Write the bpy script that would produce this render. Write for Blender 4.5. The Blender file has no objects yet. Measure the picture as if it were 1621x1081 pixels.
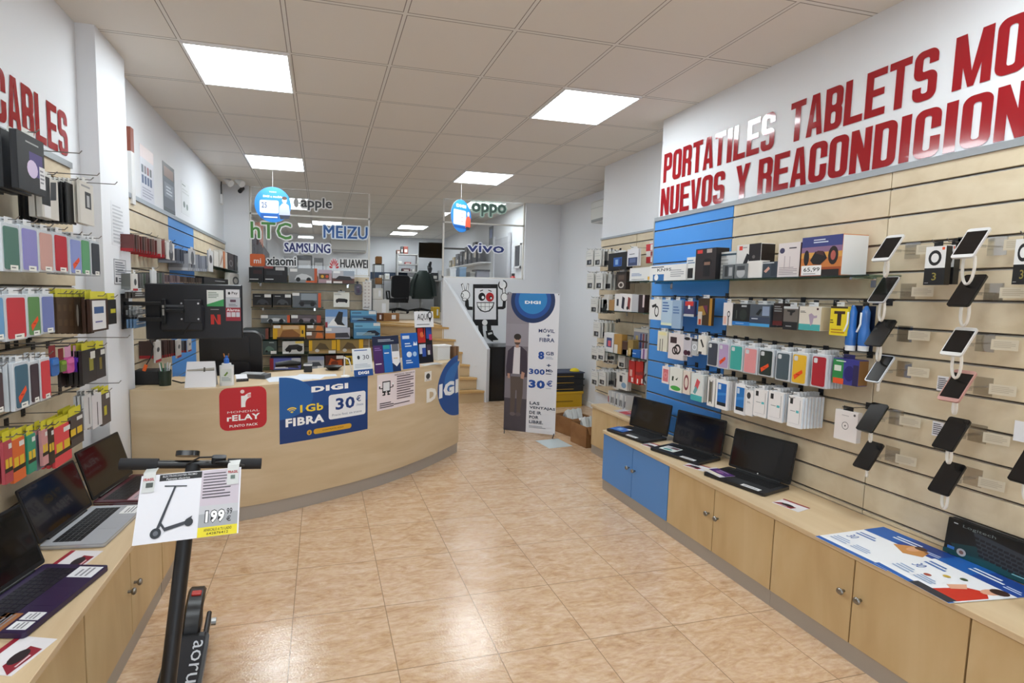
import bpy, math, random
from mathutils import Vector, Matrix
random.seed(7)
SC = bpy.context.scene
COL = SC.collection
PI = math.pi

# ---------------------------------------------------------------- camera
W_PX, H_PX = 1621.0, 1081.0
FPX, YAW, PITCH, ROLL = 787.5, 0.234956, 0.0822981, 0.0162109
DX, DY, EYE = -113.926, -11.5, 1.565
CF = Vector((math.sin(YAW)*math.cos(PITCH), math.cos(YAW)*math.cos(PITCH), -math.sin(PITCH)))
_r = Vector((math.cos(YAW), -math.sin(YAW), 0)); _u = _r.cross(CF)
CR = _r*math.cos(ROLL) + _u*math.sin(ROLL); CU = -_r*math.sin(ROLL) + _u*math.cos(ROLL)
cd = bpy.data.cameras.new('camera'); cam = bpy.data.objects.new('camera', cd); COL.objects.link(cam)
cd.sensor_fit = 'HORIZONTAL'; cd.sensor_width = 36; cd.lens = FPX/W_PX*36
cd.shift_x = -DX/W_PX; cd.shift_y = DY/W_PX; cd.clip_start = 0.05
m4 = Matrix((CR, CU, -CF)).transposed().to_4x4(); m4.translation = (0, 0, EYE)
cam.matrix_world = m4
SC.camera = cam

# ---------------------------------------------------------------- light, sky, exposure
SC.view_settings.view_transform = 'Standard'; SC.view_settings.look = 'None'
SC.view_settings.exposure = 0.2; SC.view_settings.gamma = 1.0; SC.view_settings.use_curve_mapping = False
world = bpy.data.worlds.new('daylight'); SC.world = world; world.use_nodes = True
world.node_tree.nodes['Background'].inputs[0].default_value = (0.80, 0.90, 1.0, 1)
world.node_tree.nodes['Background'].inputs[1].default_value = 2.2
PANEL_GLOW = 17.0          # the ceiling panels' emission

# ---------------------------------------------------------------- where a sight line meets a wall, the floor ...
def ray(px, py): return CR*((px-W_PX/2-DX)/FPX) - CU*((py-H_PX/2-DY)/FPX) + CF
def on_x(px, py, X): d = ray(px, py); return Vector((0, 0, EYE)) + d*(X/d.x)
def on_y(px, py, Y): d = ray(px, py); return Vector((0, 0, EYE)) + d*(Y/d.y)
def on_z(px, py, Z): d = ray(px, py); return Vector((0, 0, EYE)) + d*((Z-EYE)/d.z)

# ---------------------------------------------------------------- materials
def lin(h):
    h = h.lstrip('#'); o = []
    for i in (0, 2, 4):
        c = int(h[i:i+2], 16)/255; o.append(c/12.92 if c <= .04045 else ((c+.055)/1.055)**2.4)
    return (*o, 1)
_mats = {}
def M(h, r=.5, met=0.0, coat=0.0, emit=0.0):
    k = (h, r, met, coat, emit)
    if k not in _mats:
        m = bpy.data.materials.new('paint_'+h.lstrip('#')); m.use_nodes = True
        b = m.node_tree.nodes['Principled BSDF']
        b.inputs['Base Color'].default_value = lin(h); b.inputs['Roughness'].default_value = r; b.inputs['Metallic'].default_value = met
        b.inputs['Coat Weight'].default_value = coat
        if emit: b.inputs['Emission Color'].default_value = lin(h); b.inputs['Emission Strength'].default_value = emit
        _mats[k] = m
    return _mats[k]
def nodes(name):
    m = bpy.data.materials.new(name); m.use_nodes = True; nt = m.node_tree
    return m, nt, nt.nodes['Principled BSDF'], nt.nodes.new, nt.links.new
def ramp(N, stops):
    r = N('ShaderNodeValToRGB'); e = r.color_ramp.elements
    e[0].position, e[0].color = stops[0][0], lin(stops[0][1]); e[1].position, e[1].color = stops[-1][0], lin(stops[-1][1])
    for p, c in stops[1:-1]: x = e.new(p); x.color = lin(c)
    return r
def mat_wood(name, cols, scale, rough=.42):
    m, nt, b, N, L = nodes(name)
    tc = N('ShaderNodeTexCoord'); mp = N('ShaderNodeMapping'); mp.inputs['Scale'].default_value = scale
    n1 = N('ShaderNodeTexNoise'); n1.inputs['Scale'].default_value = 1.0; n1.inputs['Detail'].default_value = 5; n1.inputs['Distortion'].default_value = .5
    L(tc.outputs['Object'], mp.inputs[0]); L(mp.outputs[0], n1.inputs['Vector'])
    r = ramp(N, [(.25, cols[0]), (.5, cols[1]), (.75, cols[2])]); L(n1.outputs[0], r.inputs[0])
    L(r.outputs[0], b.inputs['Base Color']); b.inputs['Roughness'].default_value = rough
    return m
WOOD_SLAT = mat_wood('maple_slat', ('CCBA9A', 'D8C8AB', 'DFD1B6'), (9, 1.3, 9))
WOOD_CAB = mat_wood('maple_cabinet', ('C0A072', 'CCAF80', 'D4BA8E'), (7, 7, 1.6))
WOOD_TOP = mat_wood('maple_worktop', ('CBB08A', 'D5BC97', 'DCC6A4'), (9, 1.2, 9))
WOOD_CTR = mat_wood('maple_counter', ('C4AC88', 'CEB895', 'D7C3A3'), (1.6, 1.6, 9))
WOOD_STEP = mat_wood('beech_step', ('C39A60', 'CDA76E', 'D6B47E'), (2, 9, 9))
CARDBOARD = mat_wood('brown_card', ('8A5F38', '966A41', 'A1764C'), (6, 6, 6), .85)
def mat_floor():
    m, nt, b, N, L = nodes('marbled_floor_tile')
    g = N('ShaderNodeNewGeometry'); sep = N('ShaderNodeSeparateXYZ'); L(g.outputs['Position'], sep.inputs[0])
    def grid(out, off, T):
        a = N('ShaderNodeMath'); a.operation = 'SUBTRACT'; a.inputs[1].default_value = off; L(out, a.inputs[0])
        d = N('ShaderNodeMath'); d.operation = 'DIVIDE'; d.inputs[1].default_value = T; L(a.outputs[0], d.inputs[0])
        f = N('ShaderNodeMath'); f.operation = 'FLOOR'; L(d.outputs[0], f.inputs[0])
        p = N('ShaderNodeMath'); p.operation = 'PINGPONG'; p.inputs[1].default_value = .5; L(d.outputs[0], p.inputs[0])
        return p, f
    px, fx = grid(sep.outputs[0], -.137, .4425); py, fy = grid(sep.outputs[1], 1.93, .4345)
    mn = N('ShaderNodeMath'); mn.operation = 'MINIMUM'; L(px.outputs[0], mn.inputs[0]); L(py.outputs[0], mn.inputs[1])
    jt = N('ShaderNodeMath'); jt.operation = 'LESS_THAN'; jt.inputs[1].default_value = .0045; L(mn.outputs[0], jt.inputs[0])
    cid = N('ShaderNodeCombineXYZ'); L(fx.outputs[0], cid.inputs[0]); L(fy.outputs[0], cid.inputs[1])
    wn = N('ShaderNodeTexWhiteNoise'); wn.noise_dimensions = '3D'; L(cid.outputs[0], wn.inputs['Vector'])
    sc = N('ShaderNodeVectorMath'); sc.operation = 'SCALE'; sc.inputs['Scale'].default_value = 6.0; L(wn.outputs['Color'], sc.inputs[0])
    ad = N('ShaderNodeVectorMath'); ad.operation = 'ADD'; L(g.outputs['Position'], ad.inputs[0]); L(sc.outputs[0], ad.inputs[1])
    mp = N('ShaderNodeMapping'); mp.inputs['Scale'].default_value = (3.0, 8.0, 3.0); L(ad.outputs[0], mp.inputs[0])
    n1 = N('ShaderNodeTexNoise'); n1.inputs['Scale'].default_value = 1.9; n1.inputs['Detail'].default_value = 10; n1.inputs['Roughness'].default_value = .74; n1.inputs['Distortion'].default_value = 1.2
    L(mp.outputs[0], n1.inputs['Vector'])
    r = ramp(N, [(.28, 'AE865C'), (.42, 'C8A582'), (.55, 'D4B596'), (.72, 'DEC6AC')]); L(n1.outputs[0], r.inputs[0])
    n2 = N('ShaderNodeTexNoise'); n2.inputs['Scale'].default_value = 42; n2.inputs['Detail'].default_value = 5; L(mp.outputs[0], n2.inputs['Vector']); n2.inputs['Scale'].default_value = 9
    mx = N('ShaderNodeMix'); mx.data_type = 'RGBA'; mx.blend_type = 'OVERLAY'; mx.inputs[0].default_value = .35; L(r.outputs[0], mx.inputs[6]); L(n2.outputs[0], mx.inputs[7])
    mj = N('ShaderNodeMix'); mj.data_type = 'RGBA'; L(jt.outputs[0], mj.inputs[0]); L(mx.outputs[2], mj.inputs[6]); mj.inputs[7].default_value = lin('977E62')
    L(mj.outputs[2], b.inputs['Base Color']); b.inputs['Roughness'].default_value = .14
    n3 = N('ShaderNodeTexNoise'); n3.inputs['Scale'].default_value = 110; n3.inputs['Detail'].default_value = 3; L(g.outputs['Position'], n3.inputs['Vector'])
    bp = N('ShaderNodeBump'); bp.inputs['Strength'].default_value = .15; bp.inputs['Distance'].default_value = .004; L(n3.outputs[0], bp.inputs['Height']); L(bp.outputs[0], b.inputs['Normal'])
    return m
def mat_ceiling():
    m, nt, b, N, L = nodes('ceiling_tile_grid')
    g = N('ShaderNodeNewGeometry'); sep = N('ShaderNodeSeparateXYZ'); L(g.outputs['Position'], sep.inputs[0])
    ps = []
    for out, off, T in ((sep.outputs[0], -.78, .6), (sep.outputs[1], 3.227, .6)):
        a = N('ShaderNodeMath'); a.operation = 'SUBTRACT'; a.inputs[1].default_value = off; L(out, a.inputs[0])
        d = N('ShaderNodeMath'); d.operation = 'DIVIDE'; d.inputs[1].default_value = T; L(a.outputs[0], d.inputs[0])
        p = N('ShaderNodeMath'); p.operation = 'PINGPONG'; p.inputs[1].default_value = .5; L(d.outputs[0], p.inputs[0]); ps.append(p)
    mn = N('ShaderNodeMath'); mn.operation = 'MINIMUM'; L(ps[0].outputs[0], mn.inputs[0]); L(ps[1].outputs[0], mn.inputs[1])
    r = ramp(N, [(.0, 'E4E1DC'), (.014, 'E4E1DC'), (.015, '8C857E'), (.021, '8C857E'), (.023, 'E4DFD8')])
    r.color_ramp.interpolation = 'CONSTANT'; L(mn.outputs[0], r.inputs[0])
    L(r.outputs[0], b.inputs['Base Color']); b.inputs['Roughness'].default_value = .8
    return m
def mat_wall(name, h):
    m, nt, b, N, L = nodes(name)
    g = N('ShaderNodeNewGeometry'); n = N('ShaderNodeTexNoise'); n.inputs['Scale'].default_value = 30; n.inputs['Detail'].default_value = 4
    L(g.outputs['Position'], n.inputs['Vector']); bp = N('ShaderNodeBump'); bp.inputs['Strength'].default_value = .05; bp.inputs['Distance'].default_value = .004
    L(n.outputs[0], bp.inputs['Height']); L(bp.outputs[0], b.inputs['Normal']); b.inputs['Base Color'].default_value = lin(h); b.inputs['Roughness'].default_value = .7
    return m
def mat_glass(name, tint='FFFFFF', amt=.07):
    m, nt, b, N, L = nodes(name); nt.nodes.remove(b)
    t = N('ShaderNodeBsdfTransparent'); t.inputs[0].default_value = lin(tint)
    gl = N('ShaderNodeBsdfGlossy'); gl.inputs['Roughness'].default_value = .02
    mx = N('ShaderNodeMixShader'); mx.inputs[0].default_value = amt
    L(t.outputs[0], mx.inputs[1]); L(gl.outputs[0], mx.inputs[2]); L(mx.outputs[0], nt.nodes['Material Output'].inputs[0])
    return m
FLOOR, CEIL, WALL = mat_floor(), mat_ceiling(), mat_wall('white_plaster', 'E5E7EB')
GLASS, SHELF_GLASS, ACRYLIC = mat_glass('clear_glass'), mat_glass('green_edged_glass', 'BFD2CC', .12), mat_glass('clear_acrylic', 'F4F4F4', .22)
CHROME, STEEL, ALU = M('D8D8D8', .15, 1), M('9A9A98', .35, 1), M('B4B2AE', .38, .85)
KICK = M('AFA9A1', .4, .35)
BLUE = M('4A92DE', .45); BLUE_CAB = M('5A90D2', .5)
BLACK, DARK, WHITE, PAPER = M('111214', .45), M('1C1C20', .4), M('ECECEC', .4), M('E8E8EC', .6)
def asmat(c, r=.45): return c if isinstance(c, bpy.types.Material) else M(c, r)

# ---------------------------------------------------------------- mesh building
class G:
    def __init__(s): s.v = []; s.f = []; s.mi = []; s.ms = []; s.T = Matrix()
    def mat(s, m):
        m = asmat(m)
        if m not in s.ms: s.ms.append(m)
        return s.ms.index(m)
    def add(s, vs, fs, m):
        k = len(s.v); i = s.mat(m)
        s.v += [tuple(s.T @ Vector(v)) for v in vs]
        for f in fs: s.f.append(tuple(k+a for a in f)); s.mi.append(i)
        return s
    def box(s, x0, x1, y0, y1, z0, z1, m, c=0.0):
        if c:                                    # chamfered
            vs = []; fs = []
            for X, sx in ((x0, 1), (x1, -1)):
                for Y, sy in ((y0, 1), (y1, -1)):
                    for Z, sz in ((z0, 1), (z1, -1)):
                        vs += [(X, Y+sy*c, Z+sz*c), (X+sx*c, Y, Z+sz*c), (X+sx*c, Y+sy*c, Z)]
            def I(i, j, k, a): return (i*4+j*2+k)*3+a
            for i in (0, 1): fs.append(tuple(I(i, j, k, 0) for j, k in ((0, 0), (0, 1), (1, 1), (1, 0))[::(1 if i == 0 else -1)]))
            for j in (0, 1): fs.append(tuple(I(i, j, k, 1) for i, k in ((0, 0), (1, 0), (1, 1), (0, 1))[::(1 if j == 0 else -1)]))
            for k in (0, 1): fs.append(tuple(I(i, j, k, 2) for i, j in ((0, 0), (0, 1), (1, 1), (1, 0))[::(1 if k == 0 else -1)]))
            for a, b in ((0, 0), (0, 1), (1, 0), (1, 1)):
                fs.append((I(a, b, 0, 0), I(a, b, 1, 0), I(a, b, 1, 1), I(a, b, 0, 1)))
                fs.append((I(a, 0, b, 0), I(a, 1, b, 0), I(a, 1, b, 2), I(a, 0, b, 2)))
                fs.append((I(0, a, b, 1), I(1, a, b, 1), I(1, a, b, 2), I(0, a, b, 2)))
            for i in (0, 1):
                for j in (0, 1):
                    for k in (0, 1): fs.append((I(i, j, k, 0), I(i, j, k, 1), I(i, j, k, 2)))
            return s.add(vs, fs, m)
        return s.add([(x, y, z) for z in (z0, z1) for y in (y0, y1) for x in (x0, x1)],
                     [(0, 2, 3, 1), (4, 5, 7, 6), (0, 1, 5, 4), (2, 6, 7, 3), (0, 4, 6, 2), (1, 3, 7, 5)], m)
    def prism(s, pts, d, m, caps=True):          # pts: 3-D polygon, d: extrusion vector
        n = len(pts); d = Vector(d); a = [Vector(p) for p in pts]
        vs = a + [p+d for p in a]; fs = [(i, (i+1) % n, n+(i+1) % n, n+i) for i in range(n)]
        if caps: fs += [tuple(range(n))[::-1], tuple(range(n, 2*n))]
        return s.add(vs, fs, m)
    def rrect(s, x0, x1, z0, z1, r, y0, y1, m, n=4):   # rounded rectangle in the x-z plane, y0 (front) to y1
        return s.prism([(x, y0, z) for x, z in rr(x0, x1, z0, z1, r, n)], (0, y1-y0, 0), m)
    def rplan(s, x0, x1, y0, y1, r, z0, z1, m, n=4):   # rounded rectangle in plan
        return s.prism([(x, y, z0) for x, y in rr(x0, x1, y0, y1, r, n)], (0, 0, z1-z0), m)
    def tube(s, pts, r, m, n=8, closed=False):
        P = [Vector(p) for p in pts]; k = len(P); vs = []; fs = []
        ref = Vector((0, 0, 1))
        for i, p in enumerate(P):
            if closed: t = P[(i+1) % k]-P[i-1]
            else: t = P[min(i+1, k-1)]-P[max(i-1, 0)]
            t.normalize()
            if abs(t.dot(ref)) > .95: ref = Vector((1, 0, 0)) if abs(t.x) < .9 else Vector((0, 1, 0))
            a = t.cross(ref).normalized(); b = t.cross(a); ref = a.cross(t)
            rr_ = r[i] if isinstance(r, (list, tuple)) else r
            vs += [p + (a*math.cos(2*PI*j/n)+b*math.sin(2*PI*j/n))*rr_ for j in range(n)]
        for i in range(k if closed else k-1):
            i2 = (i+1) % k
            fs += [(i*n+j, i*n+(j+1) % n, i2*n+(j+1) % n, i2*n+j) for j in range(n)]
        if not closed: fs += [tuple(range(n)), tuple(range((k-1)*n, k*n))[::-1]]
        return s.add(vs, fs, m)
    def lathe(s, prof, m, n=20, c=(0, 0, 0)):     # prof: [(r, z)] bottom to top, about z
        vs = [(c[0]+r*math.cos(2*PI*j/n), c[1]+r*math.sin(2*PI*j/n), c[2]+z) for r, z in prof for j in range(n)]
        fs = [(i*n+j, i*n+(j+1) % n, (i+1)*n+(j+1) % n, (i+1)*n+j) for i in range(len(prof)-1) for j in range(n)]
        fs += [tuple(range(n))[::-1], tuple(range((len(prof)-1)*n, len(prof)*n))]
        return s.add(vs, fs, m)
    def disc(s, c, r, ax, h, m, n=20):            # short cylinder about axis ax (0 x, 1 y, 2 z), from c along ax by h
        o = [[], []]
        for e in (0, 1):
            for j in range(n):
                a = 2*PI*j/n; q = [0, 0, 0]; q[(ax+1) % 3] = r*math.cos(a); q[(ax+2) % 3] = r*math.sin(a); q[ax] = h*e
                o[e].append((c[0]+q[0], c[1]+q[1], c[2]+q[2]))
        return s.add(o[0]+o[1], [(j, (j+1) % n, n+(j+1) % n, n+j) for j in range(n)]+[tuple(range(n))[::-1], tuple(range(n, 2*n))], m)
    def mesh(s, name, smooth=False):
        me = bpy.data.meshes.new(name); me.from_pydata(s.v, [], s.f)
        for m in s.ms: me.materials.append(m)
        me.polygons.foreach_set('material_index', s.mi)
        me.validate(); me.update()
        if smooth: me.shade_smooth() if smooth is True else me.set_sharp_from_angle(angle=smooth)
        return me
    def make(s, name, parent=None, smooth=False, loc=None, rz=0.0, fix=True):
        me = s.mesh(name)
        if fix:
            import bmesh
            b = bmesh.new(); b.from_mesh(me); bmesh.ops.recalc_face_normals(b, faces=b.faces); b.to_mesh(me); b.free()
        if smooth:
            me.shade_smooth(); me.set_sharp_from_angle(angle=math.radians(40))
        o = bpy.data.objects.new(name, me); COL.objects.link(o)
        if parent: o.parent = parent
        if loc is not None: o.location = loc
        if rz: o.rotation_euler = (0, 0, rz)
        return o
def rr(x0, x1, z0, z1, r, n=4):
    r = min(r, abs(x1-x0)/2, abs(z1-z0)/2); out = []
    for cx, cz, a0 in ((x1-r, z1-r, 0), (x0+r, z1-r, PI/2), (x0+r, z0+r, PI), (x1-r, z0+r, 1.5*PI)):
        out += [(cx+r*math.cos(a0+PI/2*i/n), cz+r*math.sin(a0+PI/2*i/n)) for i in range(n+1)]
    return out

_txt = {}
def text_mesh(t, bold):
    k = (t, bold)
    if k not in _txt:
        c = bpy.data.curves.new('lettering', 'FONT'); c.body = t; c.size = 1; c.offset = bold; c.resolution_u = 2; c.fill_mode = 'FRONT'
        c.space_character = 1+bold*2.2
        o = bpy.data.objects.new('lettering', c); COL.objects.link(o)
        bpy.context.view_layer.update()
        me = o.evaluated_get(bpy.context.evaluated_depsgraph_get()).to_mesh()
        vs = [tuple(v.co) for v in me.vertices]; fs = [tuple(p.vertices) for p in me.polygons]
        o.to_mesh_clear(); bpy.data.objects.remove(o); bpy.data.curves.remove(c)
        x0 = min(v[0] for v in vs); x1 = max(v[0] for v in vs); y0 = min(v[1] for v in vs); y1 = max(v[1] for v in vs)
        _txt[k] = ([((v[0]-x0)/(x1-x0), (v[1]-y0)/(y1-y0)) for v in vs], fs)
    return _txt[k]
def block_letter(ch):
    """heavy condensed capitals in a unit cell: list of (points, faces)"""
    P = []; S, H = .37, .15
    def poly(*p): P.append((list(p), [tuple(range(len(p)))]))
    def rect(a, b, c, d): poly((a, b), (c, b), (c, d), (a, d))
    def ring(b, d, keep=lambda x, y: True, sl=False):
        n = 6; rx, ry = .34, min(.17, (d-b)*.32)
        def loop(x0, x1, y0, y1, rx, ry, sq):
            o = []
            for cx, cy, a0, q in ((x1-rx, y1-ry, 0, 0), (x0+rx, y1-ry, 1, 1), (x0+rx, y0+ry, 2, 1), (x1-rx, y0+ry, 3, 0)):
                for i in range(n+1):
                    an = (a0+i/n)*PI/2; c, s_ = math.cos(an), math.sin(an)
                    if sq and q: m = max(abs(c), abs(s_)); c, s_ = c/m, s_/m
                    o.append((cx+rx*c, cy+ry*s_))
                if a0 in (0, 2): o += [(o[-1][0]+((x0+rx if a0 == 0 else x1-rx)-o[-1][0])*k/4, o[-1][1]) for k in (1, 2, 3)]
                else: o += [(o[-1][0], o[-1][1]+((y0+ry if a0 == 1 else y1-ry)-o[-1][1])*k/8) for k in range(1, 8)]
            return o
        A, B = loop(0, 1, b, d, rx, ry, sl), loop(S, 1-S, b+H, d-H, .1, min(.05, (d-b-2*H)*.3), False); m = len(A)
        fs = [(i, (i+1) % m, m+(i+1) % m, m+i) for i in range(m) if keep((A[i][0]+A[(i+1) % m][0])/2, (A[i][1]+A[(i+1) % m][1])/2)]
        P.append((A+B, fs))
    if ch in 'OQ': ring(0, 1)
    elif ch == 'C': ring(0, 1, lambda x, y: not (x > .9 and .40 < y < .62))
    elif ch == 'D': ring(0, 1, sl=True)
    elif ch == 'U': ring(0, 1, lambda x, y: y < .6); rect(0, .5, S, 1); rect(1-S, .5, 1, 1)
    elif ch == 'P': ring(.40, 1, sl=True); rect(0, 0, S, .5)
    elif ch == 'R': ring(.42, 1, sl=True); rect(0, 0, S, .5); poly((.56, .50), (.86, .50), (1.0, .40), (1.0, 0), (1-S, 0), (1-S, .38), (.5, .44))
    elif ch == 'B': ring(.43, 1, sl=True); ring(0, .57, sl=True)
    elif ch == 'S': ring(.42, 1, lambda x, y: not (x > .7 and .42 <= y < .70)); ring(0, .58, lambda x, y: not (x < .3 and .30 < y <= .58)); poly((0, .62), (.3, .46), (1, .36), (.7, .54))
    elif ch == 'I': rect(.08, 0, .92, 1)
    elif ch == 'L': rect(0, 0, S, 1); rect(0, 0, 1, .16)
    elif ch == 'E': rect(0, 0, S, 1); rect(0, 0, 1, .16); rect(0, .84, 1, 1); rect(0, .43, .92, .58)
    elif ch == 'T': rect(0, .84, 1, 1); rect(.5-S/2, 0, .5+S/2, 1)
    elif ch == 'A': poly((0, 0), (.33, 0), (.50, .80), (.5, 1), (.28, 1)); poly((1, 0), (.67, 0), (.50, .80), (.5, 1), (.72, 1)); rect(.26, .18, .74, .33)
    elif ch == 'V': poly((0, 1), (.34, 1), (.50, .24), (.5, 0), (.28, 0)); poly((1, 1), (.66, 1), (.50, .24), (.5, 0), (.72, 0))
    elif ch == 'Y': poly((-.02, 1), (.36, 1), (.5, .66), (.68, .42), (.32, .42)); poly((1.02, 1), (.64, 1), (.5, .66), (.32, .42), (.68, .42)); rect(.31, 0, .69, .44)
    elif ch == 'N': rect(0, 0, .34, 1); rect(.66, 0, 1, 1); poly((0, 1), (.36, 1), (1, 0), (.64, 0))
    elif ch == 'M': rect(0, 0, .26, 1); rect(.74, 0, 1, 1); poly((0, 1), (.30, 1), (.58, 0), (.42, 0)); poly((1, 1), (.70, 1), (.42, 0), (.58, 0))
    return P
class Art:
    """A printed face w x h metres: u, v run 0..1 from its lower left corner; each shape lies a hair above the one before."""
    def __init__(s, w, h, base=None, r=.45): s.w, s.h, s.g, s.k, s.r = w, h, G(), 0, r; s.sk = 0; (base and s.rect(0, 0, 1, 1, base))
    def put(s, uv, fs, c):
        s.k += 1; s.g.add([((u-.5)*s.w+s.sk*v*s.h, -.00012*s.k, v*s.h) for u, v in uv], fs, asmat(c, s.r)); return s
    def poly(s, uv, c): return s.put(uv, [tuple(range(len(uv)))], c)
    def rect(s, a, b, c, d, col): return s.poly([(a, b), (c, b), (c, d), (a, d)], col)
    def ell(s, u, v, ru, rv, col, n=20, a0=0, a1=2*PI):
        return s.poly([(u+ru*math.cos(a0+(a1-a0)*i/n), v+rv*math.sin(a0+(a1-a0)*i/n)) for i in range(n if a1-a0 > 6.2 else n+1)], col)
    def disc(s, u, v, rv, col, n=20): return s.ell(u, v, rv*s.h/s.w, rv, col, n)
    def ring(s, u, v, ru, rv, t, col, n=24, a0=0, a1=2*PI):
        vs = []
        for i in range(n+1):
            a = a0+(a1-a0)*i/n; vs += [(u+ru*math.cos(a), v+rv*math.sin(a)), (u+ru*t*math.cos(a), v+rv*t*math.sin(a))]
        return s.put(vs, [(2*i, 2*i+2, 2*i+3, 2*i+1) for i in range(n)], col)
    def rrect(s, a, b, c, d, rad, col):
        return s.poly([(x/s.w, y/s.h) for x, y in rr(a*s.w, c*s.w, b*s.h, d*s.h, rad)], col)
    def text(s, t, a, b, c, d, col, bold=.0):
        vs, fs = text_mesh(t, bold); return s.put([(a+u*(c-a), b+v*(d-b)) for u, v in vs], fs, col)
    def outlined(s, t, a, b, c, d, col, rim, bold, e):
        for k in range(10):
            du, dv = e*math.cos(k*PI/5)/s.w, e*math.sin(k*PI/5)/s.h; s.text(t, a+du, b+dv, c+du, d+dv, rim, bold)
        for k in range(4): s.text(t, a+(.004 if k % 2 else -.004)/s.w, b+(.003 if k > 1 else -.003)/s.h, c+(.004 if k % 2 else -.004)/s.w, d+(.003 if k > 1 else -.003)/s.h, col, bold)
        return s
    def lines(s, a, b, c, d, n, col, fill=.45):
        for i in range(n):
            y = d-(d-b)*(i+.5)/n; q = (d-b)/n*fill/2; s.rect(a, y-q, a+(c-a)*(1 if i % 3 else .8), y+q, col)
        s.k -= n-1; return s
    def make(s, name, parent, loc=(0, -.0005, 0), rot=None):
        o = s.g.make(name, parent, fix=False, loc=loc)
        if rot: o.rotation_euler = rot
        return o
    def bend(s, name, parent, fn, step=.04):       # lay the print on a curved face: fn(x, off, z) -> point
        import bmesh
        me = s.g.mesh(name); b = bmesh.new(); b.from_mesh(me); x = -s.w/2+step
        while x < s.w/2-1e-4:
            bmesh.ops.bisect_plane(b, geom=b.verts[:]+b.edges[:]+b.faces[:], plane_co=(x, 0, 0), plane_no=(1, 0, 0)); x += step
        for v in b.verts: v.co = fn(v.co.x, v.co.y, v.co.z)
        b.to_mesh(me); b.free()
        o = bpy.data.objects.new(name, me); COL.objects.link(o); o.parent = parent
        return o

# ---------------------------------------------------------------- things
def tag(o, label, cat, group=None):
    o['label'] = label; o['category'] = cat
    if group: o['group'] = group
    return o
def thing(name, label, cat, loc=(0, 0, 0), rz=0.0, group=None):
    o = bpy.data.objects.new(name, None); o.empty_display_size = .05; COL.objects.link(o)
    o.location = loc; o.rotation_euler = (0, 0, rz)
    return tag(o, label, cat, group)
def struct(o): o['kind'] = 'structure'; return o
def dup(root, loc, rz=None, label=None, group=None):
    r = root.copy(); COL.objects.link(r); r.location = loc
    if rz is not None: r.rotation_euler = (0, 0, rz)
    if label: r['label'] = label
    if group: r['group'] = group
    for ch in list(root.children):
        c = ch.copy(); COL.objects.link(c); c.parent = r
        for gch in list(ch.children):
            d = gch.copy(); COL.objects.link(d); d.parent = c
    return r

# ================================================================ THE ROOM
HZ = 2.977
def sbox(name, b, m): return struct(G().box(*b, m).make(name))
def quadplane(name, x0, x1, y0, y1, z, m, up=True):
    f = (0, 1, 2, 3) if up else (3, 2, 1, 0)
    return struct(G().add([(x0, y0, z), (x1, y0, z), (x1, y1, z), (x0, y1, z)], [f], m).make(name, fix=False))
quadplane('floor', -1.4, 3.9, -4.1, 13.0, 0, FLOOR)
quadplane('ceiling', -1.4, 3.9, -4.1, 13.0, HZ, CEIL, False)
sbox('wall_left', (-1.42, -1.28, -4.1, 13.0, 0, HZ), WALL)
sbox('wall_left_pillar', (-1.28, -1.185, 3.17, 3.585, 0, HZ), WALL)
sbox('wall_right', (2.68, 3.9, -4.1, 3.60, 0, HZ), WALL)
sbox('wall_right_middle', (3.03, 3.9, 3.60, 5.02, 0, HZ), WALL)
sbox('wall_right_rear', (3.68, 3.9, 5.02, 7.32, 0, HZ), WALL)
sbox('wall_rear_pillar', (-1.28, -.955, 7.32, 7.46, 0, HZ), WALL)
sbox('wall_rear', (3.09, 3.9, 7.32, 7.44, 0, HZ), WALL)
sbox('wall_mezzanine_left', (-.955, .69, 7.32, 7.42, 0, 1.79), WALL)
sbox('wall_mezzanine_right', (1.79, 3.09, 7.32, 7.42, 0, 1.80), WALL)
sbox('wall_backroom_rear', (-1.42, 3.3, 12.9, 13.0, 0, HZ), WALL)
sbox('wall_backroom_right', (3.12, 3.24, 7.44, 12.9, 0, HZ), WALL)
# the raised back-room floor
g = G(); MEZ = mat_wall('grey_linoleum', 'A89C8C')
g.box(-1.28, .69, 7.42, 12.9, 1.0, 1.1, MEZ); g.box(.69, 1.80, 8.65, 12.9, 1.0, 1.1, MEZ); g.box(1.80, 3.12, 7.42, 12.9, 1.0, 1.1, MEZ)
struct(g.make('floor_mezzanine'))
# shop front behind the camera, with the daylight coming in
for b in ((-1.28, -.9, -4.1, -4, 0, HZ), (2.35, 2.68, -4.1, -4, 0, HZ), (-.9, 2.35, -4.1, -4, 2.55, HZ), (-.9, 2.35, -4.1, -4, 0, .2)):
    sbox('wall_front', b, WALL)
w = struct(G().box(-.9, 2.35, -4.06, -4.045, .2, 2.55, GLASS).make('window_1'))
g = G()
for x in (-.9, .15, 1.25, 2.30): g.box(x, x+.05, -4.09, -4.01, .2, 2.55, ALU)
g.box(-.9, 2.35, -4.09, -4.01, .2, .26, ALU); g.box(-.9, 2.35, -4.09, -4.01, 2.49, 2.55, ALU); g.make('window_frame', w)
# staircase wall: runs back at an angle and climbs
A, B = Vector((2.31, 6.74, 0)), Vector((1.79, 7.33, 0)); nrm = Vector((.75, .66, 0))*.085
g = G(); g.prism([A, B, B+Vector((0, 0, 1.80)), A+Vector((0, 0, .775))], nrm, WALL); struct(g.make('wall_staircase'))
# baseboards
sbox('baseboard_rear', (2.75, 3.68, 7.30, 7.32, 0, .07), WHITE)
sbox('baseboard_right', (3.665, 3.68, 5.02, 7.30, 0, .07), WHITE)
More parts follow.
